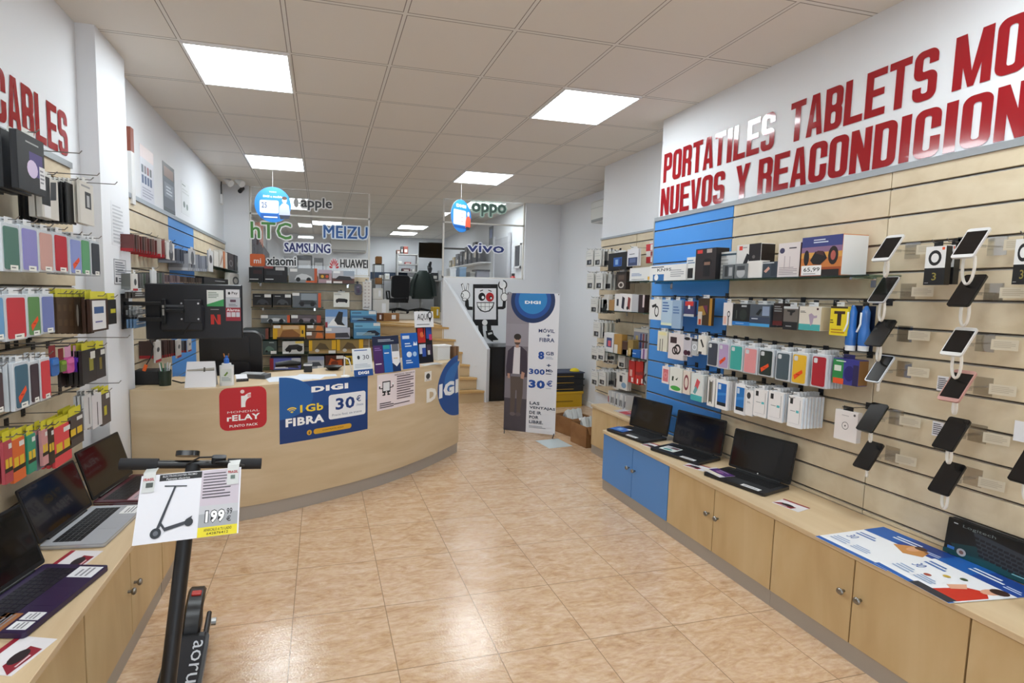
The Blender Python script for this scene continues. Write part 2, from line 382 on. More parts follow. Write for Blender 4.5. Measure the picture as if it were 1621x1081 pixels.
# glass partition above the mezzanine walls
def partition(n, x0, x1, zb, mid):
    w = struct(G().box(x0, x1, 7.365, 7.375, zb, HZ, GLASS).make('window_%d' % n))
    g = G(); Z = 'D9D6D0'
    for x in (x0, x1-.022): g.box(x, x+.022, 7.352, 7.388, zb, HZ, Z)
    g.box(x0, x1, 7.352, 7.388, mid-.011, mid+.011, Z); g.box(x0, x1, 7.352, 7.388, zb, zb+.02, Z)
    g.make('window_frame', w)
partition(2, -.955, .69, 1.79, 2.615); partition(3, 1.78, 3.09, 1.80, 2.63)
# dark cupboard doorway under the mezzanine
d = sbox('door_1', (2.36, 2.83, 6.80, 7.32, 0, .80), M('0C0C0E', .25))
G().box(2.40, 2.58, 6.792, 6.80, .03, .77, M('121215', .2)).make('door_leaf', d)
G().box(2.60, 2.80, 6.792, 6.80, .03, .77, M('1A1416', .3)).make('door_leaf', d)
# back-room doorway and its dark window
d = sbox('door_2', (3.085, 3.12, 8.0, 8.7, 1.1, 2.55), M('B9BAC0', .5))
G().box(3.06, 3.10, 7.95, 8.0, 1.1, 2.60, M('C9CACE')).make('door_frame', d)
G().box(3.06, 3.10, 8.7, 8.75, 1.1, 2.60, M('C9CACE')).make('door_frame', d)
w = sbox('window_4', (3.09, 3.12, 7.50, 7.72, 2.02, 2.35), M('3A3C42', .2))
g = G(); g.box(3.08, 3.12, 7.48, 7.50, 1.99, 2.38, WHITE); g.box(3.08, 3.12, 7.72, 7.74, 1.99, 2.38, WHITE); g.box(3.08, 3.12, 7.48, 7.74, 1.99, 2.02, WHITE); g.box(3.08, 3.12, 7.48, 7.74, 2.35, 2.38, WHITE)
g.make('window_frame', w)

# ---------------------------------------------------------------- stairs
t = thing('staircase', 'pale beech staircase climbing behind the counter to the back room', 'stairs', (.70, 6.62, 0))
def edge(i):                                        # winding treads: they fan round towards the angled wall
    k = i/6; return (0.0, .335*i), (2.285-.70-.50*k, 6.735-6.62+.60*k)
for i in range(6):
    (xa, ya), (xb, yb) = edge(i); (xc, yc), (xd, yd) = edge(i+1); h = .176*(i+1); z0 = max(0, h-.176)
    G().prism([(xa, ya, h-.03), (xb, yb, h-.03), (xd, yd, h-.03), (xc, yc, h-.03)], (0, 0, .03), WOOD_STEP).make('step', t)
    G().prism([(xa, ya+.02, z0), (xb, yb+.02, z0), (xd, yd, z0), (xc, yc, z0)], (0, 0, h-.03-z0), M('C9AE86', .6)).make('riser', t)
G().prism([(0, 2.01, 1.03), (1.085, .715, 1.03), (1.085, 2.03, 1.03)], (0, 0, .05), WOOD_STEP).make('landing', t)

# ---------------------------------------------------------------- ceiling panels
def panel(x, y, label, group=None, glow=PANEL_GLOW):
    t = thing('ceiling_light', label, 'ceiling light', (x+.3, y+.3, HZ-.012), 0, group)
    g = G(); g.box(-.3, .3, -.3, -.285, 0, .012, WHITE); g.box(-.3, .3, .285, .3, 0, .012, WHITE); g.box(-.3, -.285, -.285, .285, 0, .012, WHITE); g.box(.285, .3, -.285, .285, 0, .012, WHITE)
    g.make('frame', t)
    m = M('F2FBFF', .4, emit=glow)
    G().box(-.285, .285, -.285, .285, .004, .010, m).make('diffuser', t)
panel(-.78, 3.227, 'square white light panel overhead beside the wall pillar, nearest the viewer')
panel(1.62, 3.227, 'square white light panel overhead in front of the large red lettering, the nearer one')
panel(-.78, 5.627, 'smaller-looking square light panel above the hanging round blue sign with the man')
panel(1.62, 5.627, 'square light panel above the hanging round blue sign with the woman in red')
for y in (.827, -1.573):
    for x in (-.78, 1.62): panel(x, y, 'square ceiling light panel over the front of the shop', 'ceiling panels behind the viewer')
panel(-.78, 8.027, 'light panel seen through the glass behind the word apple', None, 12.0)
panel(2.22, 7.427, 'light panel seen through the glass behind the green outlined word', None, 12.0)
panel(-.18, 10.427, 'light panel seen through the glass above the word in dark blue wide capitals', None, 12.0)
panel(1.62, 10.427, 'back room light panel seen through the open gap, the nearer one', None, 12.0)
panel(1.62, 11.6, 'back room light panel seen through the open gap, the farther one', None, 12.0)

# ---------------------------------------------------------------- slatted wall panels
GROOVES = [.510+.1321*k for k in range(13)]
def slat(side, a0, a1, z0, z1, m, label, grooves=GROOVES, wall=None):
    """boards with T-grooves; side R/N/L: a = Y, B: a = X.  Front at FACE[side]."""
    g, ins = G(), G(); zs = [z for z in grooves if z0+.02 < z < z1-.02]
    edges = [z0]+[e for z in zs for e in (z-.006, z+.006)]+[z1]
    L = a1-a0
    for i in range(0, len(edges), 2): g.box(-L/2+.001, L/2-.001, 0, .018, edges[i], edges[i+1], m, c=.0015)
    g.box(-L/2+.001, L/2-.001, .018, .0195, z0, z1, M('7A7064', .6))
    for z in zs: ins.box(-L/2+.002, L/2-.002, .006, .0175, z-.0058, z-.001, ALU)
    f, rz = FACE[side]; c = (a0+a1)/2
    loc = (c, f, 0) if side == 'B' else (f, c, 0)
    t = tag(g.make('slat_panel', loc=loc, rz=rz), label, 'display panel'); ins.make('groove_insert', t); return t
FACE = {'R': (2.66, -PI/2), 'N': (3.01, -PI/2), 'L': (-1.26, PI/2), 'B': (7.30, 0.0)}
TOPZ = 2.175
slat('R', 2.815, 3.615, .487, TOPZ, BLUE, 'bright blue grooved panel on the wall at the end of the long sign')
slat('R', 1.872, 2.812, .487, TOPZ, WOOD_SLAT, 'maple grooved panel beside the bright blue one, with cases on hooks')
slat('R', .93, 1.870, .487, TOPZ, WOOD_SLAT, 'maple grooved panel carrying the rows of tilted display phones')
slat('N', 4.36, 5.0, .487, TOPZ, WOOD_SLAT, 'narrow maple grooved panel at the far end, with rows of cable cards')
slat('N', 3.63, 4.357, .487, TOPZ, WOOD_SLAT, 'maple grooved panel set back beyond the bright blue one')
slat('L', 2.07, 3.01, .487, TOPZ, WOOD_SLAT, 'maple grooved panel with phone cases against the white pillar')
slat('L', 3.62, 4.70, .487, TOPZ, WOOD_SLAT, 'maple grooved panel just behind the white pillar')
slat('L', 4.70, 5.56, .487, TOPZ, BLUE, 'blue grooved panel on the wall behind the counter')
slat('L', 5.562, 7.28, .487, TOPZ, WOOD_SLAT, 'maple grooved panel between the blue one and the rear corner')
slat('B', -.94, .675, .10, 1.775, WOOD_SLAT, 'wide maple grooved panel under the glass, with shelves of toy boxes')
# grey top trims
def trim(n, b): sbox('trim_%d' % n, b, M('A9AEB2', .4, .6))
trim(1, (2.652, 2.68, -.02, 3.615, TOPZ, TOPZ+.03)); trim(2, (3.0, 3.03, 3.63, 5.0, TOPZ, TOPZ+.02))
trim(3, (-1.28, -1.25, .9, 3.01, TOPZ, TOPZ+.03)); trim(4, (-1.28, -1.25, 3.62, 7.28, TOPZ, TOPZ+.03))
trim(5, (2.66, 2.68, 3.615, 3.63, .487, TOPZ))

# ---------------------------------------------------------------- low cabinets
def knob(parent, x, z):
    g = G(); g.T = Matrix.Translation((x, 0, z)) @ Matrix.Rotation(PI/2, 4, 'X')
    g.lathe([(.006, 0), (.006, .012), (.013, .018), (.015, .024), (.011, .030), (.004, .032)], M('8C8A86', .3, 1), 14); g.make('knob', parent, True)
def cabinet(face, y, w, m, label, rz, depth, top=.462):
    """two-door unit, front centre at (face, y); local x runs along the wall, front at -y."""
    t = thing('low_cabinet', label, 'cabinet', (face, y, 0), rz)
    g = G(); g.box(-w/2, w/2, .02, depth, .085, top, WOOD_CAB); g.make('body', t)
    G().box(-w/2, w/2, .008, .06, 0, .083, KICK).make('kick_plate', t)
    for s in (-1, 1):
        a, b = sorted((s*.0025, s*(w/2-.0025)))
        d = G().box(a, b, 0, .02, .085, top-.004, m, c=.001).make('door', t); knob(d, s*.035, .30)
    return t
for y, m, l in ((3.130, BLUE_CAB, 'low cabinet with two blue doors under the far open laptop'), (2.349, WOOD_CAB, 'maple two-door low cabinet next to the blue one'),
                (1.568, WOOD_CAB, 'maple two-door low cabinet under the blue price leaflet'), (.787, WOOD_CAB, 'maple low cabinet cut by the picture edge beside the price leaflet')):
    cabinet(2.215, y, .78, m, l, -PI/2, .44)
tag(G().box(2.205, 2.659, .395, 3.525, .462, .487, WOOD_TOP, c=.002).make('worktop'), 'long maple worktop carrying three black laptops', 'worktop')
cabinet(2.625, 3.965, .86, WOOD_CAB, 'maple low cabinet beyond the blue doors, with magazines on top', -PI/2, .38)
tag(G().box(2.615, 3.009, 3.53, 4.41, .462, .487, WOOD_TOP, c=.002).make('worktop'), 'short maple worktop strewn with magazines at the far end', 'worktop')
cabinet(-.79, 2.912, .455, WOOD_CAB, 'maple low cabinet between the scooter and the white pillar', PI/2, .44)
cabinet(-.79, 2.2625, .83, WOOD_CAB, 'maple low cabinet with paired knobs under the silver laptop', PI/2, .44)
cabinet(-.79, 1.4265, .83, WOOD_CAB, 'maple low cabinet under the purple laptop, partly out of view', PI/2, .44)
tag(G().box(-1.259, -.78, 1.0, 3.14, .462, .487, WOOD_TOP, c=.002).make('worktop'), 'maple worktop with three open laptops beside the scooter', 'worktop')

# ================================================================ RECEPTION COUNTER
def proj(P):
    d = Vector(P)-Vector((0, 0, EYE)); z = d.dot(CF)
    return (W_PX/2+DX+FPX*d.dot(CR)/z, H_PX/2+DY-FPX*d.dot(CU)/z)
_cp = [(-1.60, 3.62), (-1.18, 3.47), (-.86, 3.425), (-.56, 3.47), (-.262, 3.56), (.207, 3.77), (.54, 3.965), (.795, 4.155), (1.06, 4.385), (1.312, 4.635), (1.6, 4.95)]
CURVE = []
for i in range(1, len(_cp)-2):
    p0, p1, p2, p3 = [Vector(q) for q in _cp[i-1:i+3]]
    for k in range(12):
        t = k/12; CURVE.append(.5*((2*p1)+(p2-p0)*t+(2*p0-5*p1+4*p2-p3)*t*t+(3*p1-p0-3*p2+p3)*t**3))
CURVE.append(Vector(_cp[-2]))
SL = [0.0]
for a, b in zip(CURVE, CURVE[1:]): SL.append(SL[-1]+(b-a).length)
def on_curve(s, off=0.0):                          # off: outwards (towards the shop)
    for i in range(len(SL)-2):
        if s < SL[i+1]: break
    a, b = CURVE[i], CURVE[i+1]; d = (b-a).normalized(); t = (s-SL[i])/(SL[i+1]-SL[i]); p = a+(b-a)*t
    return Vector((p.x+d.y*off, p.y-d.x*off))
def s_at(px, z):
    return min((i*.005 for i in range(int(SL[-1]/.005)+1)), key=lambda s: abs(proj((*on_curve(s), z))[0]-px))
CT = .925
counter = thing('reception_counter', 'long curved maple reception counter with posters on its front and a grey metal plinth', 'counter', (0, 0, 0))
def band(o0, o1, z0, z1, m, name, s0=0.0, s1=None, n=60):
    s1 = SL[-1] if s1 is None else s1; g = G(); vs = []; fs = []
    for i in range(n+1):
        s = s0+(s1-s0)*i/n; a, b = on_curve(s, o0), on_curve(s, o1)
        vs += [(*a, z0), (*a, z1), (*b, z1), (*b, z0)]
    for i in range(n):
        for j in range(4): fs.append((i*4+j, i*4+(j+1) % 4, i*4+4+(j+1) % 4, i*4+4+j))
    fs += [(0, 1, 2, 3), (n*4+3, n*4+2, n*4+1, n*4)]
    g.add(vs, fs, m); return g.make(name, counter, True)
band(0, -.02, .10, CT, WOOD_CTR, 'front_panel'); band(-.012, -.03, 0, .10, KICK, 'kick_plate')
band(-.021, -.52, CT-.028, CT-.001, WOOD_TOP, 'worktop'); band(-.40, -.42, .1, CT-.03, WOOD_CTR, 'back_panel')
def cfn(s0): return lambda x, off, z: (*on_curve(s0+x, .0012-off), z)
def poster(px0, px1, zt, zb):
    s0, s1 = s_at(px0, (zt+zb)/2), s_at(px1, (zt+zb)/2); return (s0+s1)/2, s1-s0
def stick(art, name, s, zb, label, cat):
    t = thing(name, label, cat, (*on_curve(s), zb)); o = art.bend(name+'_print', t, cfn(s)); o.location = -t.location; o.location.z = 0; return t
# red parcel sign
s, w = poster(348, 422, .92, .63); a = Art(w, .285); a.rrect(0, 0, 1, 1, .05, 'C4202C')
a.rect(.45, .53, .54, .80, 'F4F4F4'); a.ring(.66, .60, .205, .265, .58, 'F4F4F4', 10, PI/2, PI); a.disc(.48, .90, .045, 'F4D9D9'); a.rect(.585, .76, .66, .84, 'E9A9AC')
a.text('MONDIAL', .16, .405, .84, .455, 'F6E4E4', .0); a.text('rELAY', .15, .22, .85, .36, 'FFFFFF', .03); a.text('PUNTO PACK', .20, .07, .80, .13, 'FFFFFF', .015)
stick(a, 'counter_sign', s, .635, 'red square sign with rounded corners stuck on the curved counter', 'sign')
# blue fibre poster
s, w = poster(442, 582, .92, .5); a = Art(w, .428, '123A78'); a.rect(0, .55, 1, 1, '1A4C90'); a.ell(.0, .75, .35, .35, '1E5FA6', 16, -PI/2, PI/2)
a.text('DIGI', .33, .80, .75, .90, 'FFFFFF', .06); a.text('1Gb', .21, .48, .46, .61, 'F2D43C', .03); a.text('FIBRA', .06, .27, .47, .41, 'FFFFFF', .04)
for r in (.070, .047, .024): a.ring(.125, .49, r, r*1.45, .80 if r > .03 else .3, 'F2D43C', 10, PI*.25, PI*.75)
a.rrect(.52, .29, .97, .72, .02, 'F0F2F6'); a.text('30', .60, .44, .83, .65, '143A7C', .03); a.text('\u20ac', .85, .54, .91, .65, '143A7C', .01); a.text('/mes', .85, .46, .94, .51, '6A7FA8'); a.text('Precio final, sin trucos', .56, .335, .92, .38, '5B6C8C')
a.rrect(.35, .08, .79, .17, .02, 'D9A632'); a.text('CONTRATA AQUI', .45, .11, .69, .14, '5A430C', .01); a.disc(.305, .125, .045, 'D9A632'); a.text('i', .297, .10, .313, .15, '5A430C')
stick(a, 'counter_poster', s, .497, 'blue fibre price poster with the big number thirty stuck on the counter front', 'poster')
# pink service notice with the little phone figure
s, w = poster(597, 657, .9, .7); a = Art(w, .29, 'EFE2E4')
def phone_figure(a, u, v, k, kw):                    # small cartoon phone: body, screen, eyes, grin, arms, shoes
    P = lambda x, y: (u+x*kw, v+y*k)
    for sx in (-1, 1):
        a.poly([P(sx*.30, .30), P(sx*.62, .36), P(sx*.62, .42), P(sx*.30, .40)], '111111'); a.poly([P(sx*.55, .38), P(sx*.64, .38), P(sx*.64, .62), P(sx*.55, .62)], '111111')
        a.ell(*P(sx*.60, .68), .10*kw, .09*k, 'F4F4F4', 12)
        a.poly([P(sx*.10, -.22), P(sx*.22, -.22), P(sx*.22, 0), P(sx*.10, 0)], '111111'); a.ell(*P(sx*.22, -.26), .15*kw, .07*k, '222222', 12)
    a.poly([P(-.36, -.06), P(.36, -.06), P(.36, 1.0), P(-.36, 1.0)], '111111'); a.poly([P(-.29, .10), P(.29, .10), P(.29, .90), P(-.29, .90)], 'E6E7EA'); a.ell(*P(0, .02), .07*kw, .05*k, 'F4F4F4', 12)
phone_figure(a, .22, .50, .30, .27); a.lines(.48, .22, .95, .92, 10, '6A5A60'); a.text('SERVICIO TECNICO', .42, .92, .97, .96, '40343A', .01); a.lines(.06, .05, .40, .22, 3, '40343A'); a.lines(.40, .08, .95, .14, 1, '6A5A60')
stick(a, 'service_notice', s, .622, 'pink-white repair notice with a small drawn phone figure on the counter', 'notice')
s, w = poster(672, 683, .9, .8); a = Art(w, .085, 'EDE9E2'); a.ell(.5, .5, .3, .3, '333333'); a.lines(.15, .05, .85, .2, 2, '777777')
stick(a, 'small_card', s, .79, 'tiny white card between the pink notice and the round blue decal', 'card')
# big round blue decal and letters at the counter's end
s0 = s_at(693, .8); s1 = SL[-1]-.003; a = Art(s1-s0, .53)
a.ell(1.0, .56, 1.0, .56, '1E4F94', 24, PI*.535, PI*1.5); a.ell(1.0, .66, .72, .34, '2E6DB2', 20, PI*.5, PI*1.25)
stick(a, 'round_decal', (s0+s1)/2, .382, 'half-round blue decal wrapping the end of the curved counter', 'decal')
s0 = s_at(675, .75); a = Art(s1-s0, .135); a.text('D', 0, .0, .27, .92, 'F0EDE4', .06); a.text('IGI', .34, .0, .96, 1, 'F2F4F6', .06)
t = thing('counter_lettering', 'white four-letter brand lettering across the end of the counter', 'lettering', (*on_curve((s0+s1)/2), .60))
_f = cfn((s0+s1)/2); o = a.bend('lettering', t, lambda x, off, z: _f(x, off-.0008, z+.02*x)); o.location = (-t.location.x, -t.location.y, 0)

# ================================================================ WALL LETTERING
def lettering(txts, x, ya, yb, zs, rz, label):
    t = thing('sign_lettering', label, 'lettering', (x, (ya+yb)/2, 0), rz)
    RED = M('9C1420', .12, coat=.5)
    for s, y0, y1, z0, z1 in txts:
        c = (ya+yb)/2; sg = -1 if rz < 0 else 1
        u = sorted(((y0-c)*sg, (y1-c)*sg)); ws = [{'I': .55, 'M': 1.3, ' ': .5}.get(ch, 1) for ch in s]; k = (u[1]-u[0])/sum(ws); x = u[0]; g = G()
        for ch, w in zip(s, ws):
            m = k*.05
            for j, (vs, fs) in enumerate(block_letter(ch)): g.add([(x+m+a*(k*w-2*m), -.0012-.0001*j, z0+b*(z1-z0)) for a, b in vs], fs, RED)
            x += k*w
        g.make('lettering', t, fix=False)
    return t
def yz(px, py, X): p = on_x(px, py, X); return p.y, p.z
zA, zB, zC, zD = 2.70, 2.475, 2.432, 2.215
LX = 2.678
def w_(s, p0, p1, z0, z1): return (s, on_x(p0, 250, LX).y, on_x(p1, 250, LX).y, z0, z1)
lettering([w_('PORTATILES', 1051, 1225, zB, zA), w_('TABLETS', 1246, 1474, zB, zA), w_('MO', 1494, 1612, zB, zA),
           w_('NUEVOS', 1049, 1151, zD, zC), w_('Y', 1166, 1190, zD, zC), w_('REACONDICION', 1201, 1625, zD, zC)], LX, 1.3, 3.58, None, -PI/2, 'huge dark red two-line lettering on the white wall above the phone display')
lettering([('CABLES', 2.415, 3.04, 2.237, 2.457)], -1.2785, 2.0, 3.0, None, PI/2, 'dark red wall lettering above the hanging phone cases')

# ================================================================ HANGING ROUND SIGNS
def round_sign(px, py, rz, label, art):
    c = on_y(px, py, 6.25); t = thing('hanging_sign', label, 'sign', (c.x, c.y, c.z-.205), rz)
    g = G(); g.disc((0, 0, .205), .205, 1, .006, 'EDEDED', 40); g.make('board', t)
    art.make('printed_face', t)
    G().tube([(0, .003, .41), (0, .003, HZ-(c.z-.205))], .0012, 'D8D8D8', 5).make('cord', t)
a = Art(.41, .41); a.disc(.5, .5, .5, '1F6FB8', 40); a.rrect(.14, .26, .66, .62, .02, 'C6CACE'); a.text('25', .19, .40, .34, .56, '2A3C66', .02); a.lines(.40, .32, .62, .56, 4, 'A8C0D8')
a.text('TODO', .40, .84, .60, .875, 'D0D4D8', .02); a.text('DIGI a medida', .24, .70, .76, .76, 'D0D4D8', .02); a.rect(.16, .10, .66, .24, '164E94'); a.rect(.25, .13, .62, .165, 'E8EEF4')
a.poly([(.66, .22), (.98, .22), (.94, .50), (.86, .56), (.76, .55), (.68, .46)], 'A4AAC6'); a.ell(.82, .64, .065, .085, 'E3B49A'); a.ell(.82, .70, .07, .05, '4A3427'); a.poly([(.70, .10), (.95, .12), (.97, .22), (.67, .22)], '2A2F3C')
round_sign(432, 324, .0, 'round blue hanging sign with a man in pale clothes beside a price box', a)
a = Art(.41, .41); a.disc(.5, .5, .5, '1F6FB8', 40); a.rrect(.12, .22, .74, .68, .02, 'C6CACE'); a.text('DIGI', .26, .76, .74, .86, 'D0D4D8', .05); a.lines(.2, .3, .6, .6, 4, 'B4C8DC'); a.rect(.14, .12, .76, .2, '164E94')
for v in (.34, .46, .58): a.disc(.55, v, .02, 'D4574A')
a.poly([(.72, .16), (.97, .20), (.98, .46), (.88, .56), (.78, .5), (.72, .36)], 'E0533A'); a.ell(.86, .60, .06, .075, 'E3B49A'); a.poly([(.76, .08), (.92, .12), (.92, .2), (.74, .2)], '30303A')
round_sign(730, 342, .62, 'round blue hanging sign turned aside, with a woman in red', a)

# ================================================================ STANDING BANNER
A, B = on_z(797, 684, 0), on_z(878, 693, 0); c = (A+B)/2; rz = math.atan2((B-A).y, (B-A).x); BW, BH = .575, 1.55
t = thing('standing_banner', 'tall white and grey standing banner with a blue round emblem beside the stairs', 'banner', (c.x, c.y, .03), rz)
G().box(-BW/2, BW/2, 0, .0025, 0, BH, 'E6E6EA').make('banner_sheet', t)
a = Art(BW, BH, 'E3E3E8'); a.rect(0, 0, .44, 1, '8E8890'); a.rect(0, .24, .44, .62, '7A747C'); a.rect(0, 0, .44, .24, '4A444C'); a.rect(0, .62, .44, .78, '979199')

for r, cv, col_ in ((.42, .946, '16305E'), (.345, .950, '1B4E96'), (.27, .954, '2A82C2')):
    q = math.asin(min(1, (.999-cv)/(r*BW/BH))); a.ell(.5, cv, r, r*BW/BH, col_, 40, PI-q, 2*PI+q)
a.text('DIGI', .35, .925, .65, .947, 'F4F6F8', .05)
N_ = '1E3564'
a.text('M\u00d3VIL', .63, .725, .93, .757, N_, .02); a.text('+', .78, .697, .85, .715, N_, .03); a.text('FIBRA', .65, .660, .93, .688, N_, .02)
a.text('8', .635, .535, .75, .592, '1B4A9A', .05); a.text('GB', .78, .567, .93, .592, N_, .02); a.lines(.78, .538, .92, .558, 2, 'A9B0C0'); a.text('+', .80, .485, .88, .505, N_, .03)
a.text('300', .47, .425, .77, .465, '1B4A9A', .04); a.text('Mb', .79, .447, .92, .468, N_, .02); a.lines(.79, .428, .92, .44, 1, N_); a.text('30', .47, .325, .78, .385, '1B4A9A', .05); a.text('\u20ac', .81, .345, .92, .388, '1B4A9A', .02); a.lines(.80, .325, .92, .335, 1, 'A9B0C0')
for i, s_ in enumerate(('LAS', 'VENTAJAS', 'DE IR', 'POR', 'LIBRE.')):
    a.text(s_, .50, .205-.034*i, .50+(.19, .49, .23, .18, .27)[i], .228-.034*i, '3A4456', .03)
a.lines(.5, .035, .82, .055, 2, 'A0A4AE')
# printed man: trousers, open dark shirt over a white tee, arms down, bearded head
a.poly([(.11, .40), (.36, .40), (.36, .28), (.32, .13), (.25, .13), (.24, .30), (.22, .30), (.20, .13), (.12, .13), (.12, .28)], '5A4E48'); a.ell(.17, .125, .055, .014, '6A6064'); a.ell(.28, .125, .055, .014, '5C5256')
a.poly([(.15, .62), (.31, .62), (.42, .585), (.44, .46), (.43, .40), (.36, .40), (.36, .42), (.11, .42), (.11, .40), (.03, .40), (.02, .47), (.05, .585)], '3C3240')
a.poly([(.17, .615), (.29, .615), (.29, .42), (.15, .42)], 'D8D2D4'); a.poly([(.33, .44), (.39, .43), (.37, .385), (.31, .39)], 'B98C78'); a.poly([(.05, .42), (.10, .42), (.10, .385), (.06, .385)], 'B98C78')
a.rect(.20, .61, .26, .64, 'B98C78'); a.ell(.23, .665, .062, .034, 'C49A84', 20); a.ell(.23, .648, .055, .018, '4E3B34', 16, PI, 2*PI); a.ell(.23, .688, .07, .022, '2C2420', 18); a.ell(.205, .668, .009, .003, '20181A', 8); a.ell(.255, .668, .009, .003, '20181A', 8)
a.make('printed_face', t)
g = G()
for s in (-1, 1):
    g.tube([(s*(BW/2-.01), .012, .01), (0, .05, .75), (-s*(BW/2-.01), .012, BH-.01)], .004, '222222', 6)
for x, z in ((-1, .01), (1, .01), (-1, BH-.01), (1, BH-.01)): g.disc((x*(BW/2-.012), -.004, z), .006, 1, .02, '303030', 8)
g.make('support_frame', t)
g = G(); g.tube([(-BW/2+.01, .0, .012), (-BW/2+.02, -.05, -.026)], .005, '222222', 6); g.tube([(BW/2-.01, 0, .012), (BW/2-.02, -.05, -.026)], .005, '222222', 6); g.tube([(0, .05, .75), (0, .42, -.026)], .005, '222222', 6); g.make('foot', t)

# ================================================================ WALL MURAL: phone repair figure
t = thing('mural', 'black and white cartoon phone figure with a red eye painted on the white stair wall', 'mural', (on_y(769, 480, 7.315).x, 7.318, .80))
MW, MH = .98, .98; a = Art(MW, MH); K = '0E0E10'
def mp(px, py): p = on_y(px, py, 7.318); return ((p.x-t.location.x)/MW+.5, (p.z-.80)/MH)
def poly(pts, c): a.poly([mp(*q) for q in pts], c)
def zz(x, y): return 700+x*260/969, 430+y*260/969       # from a close look
def Z(pts, c): poly([zz(*q) for q in pts], c)
def E(x, y, rx, ry, c, n=18):
    Z([(x+rx*math.cos(2*PI*i/n), y+ry*math.sin(2*PI*i/n)) for i in range(n)], c)
Z([(135, 165), (155, 165), (158, 205), (180, 207), (180, 226), (150, 226), (135, 200)], K); Z([(325, 207), (355, 205), (358, 170), (376, 172), (374, 212), (360, 222), (325, 222)], K)
Z([(212, 315), (238, 315), (240, 350), (246, 385), (215, 378), (214, 350)], K); Z([(262, 315), (288, 315), (290, 345), (264, 350)], K)
Z([(182, 74), (328, 74), (330, 318), (180, 318)], K); Z([(192, 98), (318, 98), (318, 282), (192, 282)], 'ECECEF'); Z([(240, 84), (285, 84), (285, 88), (240, 88)], '3A3A3E'); E(251, 300, 16, 17, 'F2F2F2')
E(234, 148, 21, 24, K); E(240, 152, 8, 9, 'FFFFFF'); E(281, 150, 24, 27, 'B81D22'); E(286, 153, 9, 10, K); E(288, 156, 5, 6, 'FFFFFF')
Z([(222, 112), (240, 106), (241, 111), (224, 117)], K); Z([(272, 106), (292, 114), (290, 119), (271, 111)], K)
Z([(202, 180), (308, 180), (300, 212), (280, 234), (252, 240), (226, 232), (208, 210)], K); Z([(206, 185), (302, 185), (294, 208), (276, 228), (252, 234), (230, 226), (212, 206)], 'F6F6F6')
for x in (228, 252, 277): Z([(x, 185), (x+2, 185), (x+2, 230), (x, 230)], K)
Z([(208, 205), (297, 205), (297, 207), (208, 207)], K)
# hand with two raised fingers, hand with spanner
for pts in ([(110, 75), (122, 68), (138, 115), (126, 122)], [(148, 68), (158, 72), (152, 120), (138, 116)]): Z(pts, K); cx = sum(p[0] for p in pts)/4; cy = sum(p[1] for p in pts)/4; Z([(cx+(p[0]-cx)*.62, cy+(p[1]-cy)*.86) for p in pts], 'F6F6F6')
E(137, 138, 27, 29, K); E(137, 138, 23, 25, 'F6F6F6'); E(118, 140, 9, 12, K); E(119, 140, 6, 9, 'F6F6F6'); E(132, 165, 14, 10, K); E(132, 164, 11, 7, 'F6F6F6')
E(356, 78, 27, 29, K); E(356, 78, 20, 22, 'F6F6F6'); E(350, 66, 12, 20, 'ECECEE'); Z([(352, 98), (372, 98), (376, 150), (356, 150)], K); Z([(356, 98), (368, 98), (372, 150), (360, 150)], 'F2F2F2')
E(366, 150, 22, 26, K); E(366, 150, 18, 22, 'F6F6F6'); E(396, 130, 14, 10, K); E(396, 130, 10, 7, 'F6F6F6')
Z([(256, 350), (296, 345), (304, 372), (330, 398), (328, 412), (296, 412), (262, 388)], K); Z([(298, 405), (332, 403), (330, 415), (300, 414)], 'E8E8E8'); Z([(268, 362), (292, 356), (296, 366), (272, 374)], 'D8D8D8')
a.make('painted_figure', t)

# ================================================================ SCOOTER
sc = thing('electric_scooter', 'black electric kick scooter parked between the two counters with a price sheet', 'scooter', (-.520, 1.86, 0)); sc.rotation_euler = (0, .094, .097)
RUB, SB = M('16161A', .7), M('0F0F12', .35)
def wheel(y, name):
    g = G(); g.T = Matrix.Translation((0, y, .105)) @ Matrix.Rotation(PI/2, 4, 'Y')
    g.lathe([(.045, -.02), (.085, -.026), (.101, -.018), (.105, 0), (.101, .018), (.085, .026), (.045, .02)], RUB, 28)
    w = g.make(name, sc, True); g = G(); g.T = Matrix.Translation((0, y, .105)) @ Matrix.Rotation(PI/2, 4, 'Y')
    g.lathe([(.02, -.035), (.06, -.03), (.06, .03), (.02, .035)], STEEL, 18); g.make('hub', w, True)
wheel(-.40, 'front_wheel'); wheel(.40, 'rear_wheel')
g = G(); g.rplan(-.075, .075, -.24, .29, .03, .088, .135, SB, 5); g.box(-.035, .035, -.36, -.2, .10, .15, SB, c=.01); g.make('deck', sc, True)
g = G(); g.rplan(-.062, .062, -.20, .26, .02, .135, .139, M('26262A', .9), 4); d = g.make('grip_mat', sc)
a = Art(.30, .036); a.text('aorun', 0, 0, 1, 1, 'C9CCD2', .0); a.make('deck_lettering', d, (.02, .08, .1402), (-PI/2, 0, -PI/2))
for s in (-1, 1): G().box(s*.058-.01, s*.058+.01, .25, .44, .085, .135, SB, c=.006).make('rear_fork', sc); G().disc((s*.07, .40, .105), .016, 0, s*.02, STEEL, 10).make('axle_nut', sc)
g = G(); vs, fs = [], []
for i in range(15):
    an = math.radians(-12+i*10.5); r = .122 if i < 12 else .122+.008*(i-11)
    for s, dz in ((-.036, -.012), (-.026, 0), (.026, 0), (.036, -.012)):
        q = r+dz; vs.append((s, .40-q*math.cos(an-.2)*1.0, .105+q*math.sin(an-.2)+.0))
fs = [(i*4+j, i*4+j+1, i*4+5+j, i*4+4+j) for i in range(14) for j in range(3)]
g.add(vs, fs, SB); fd = g.make('rear_fender', sc, True)
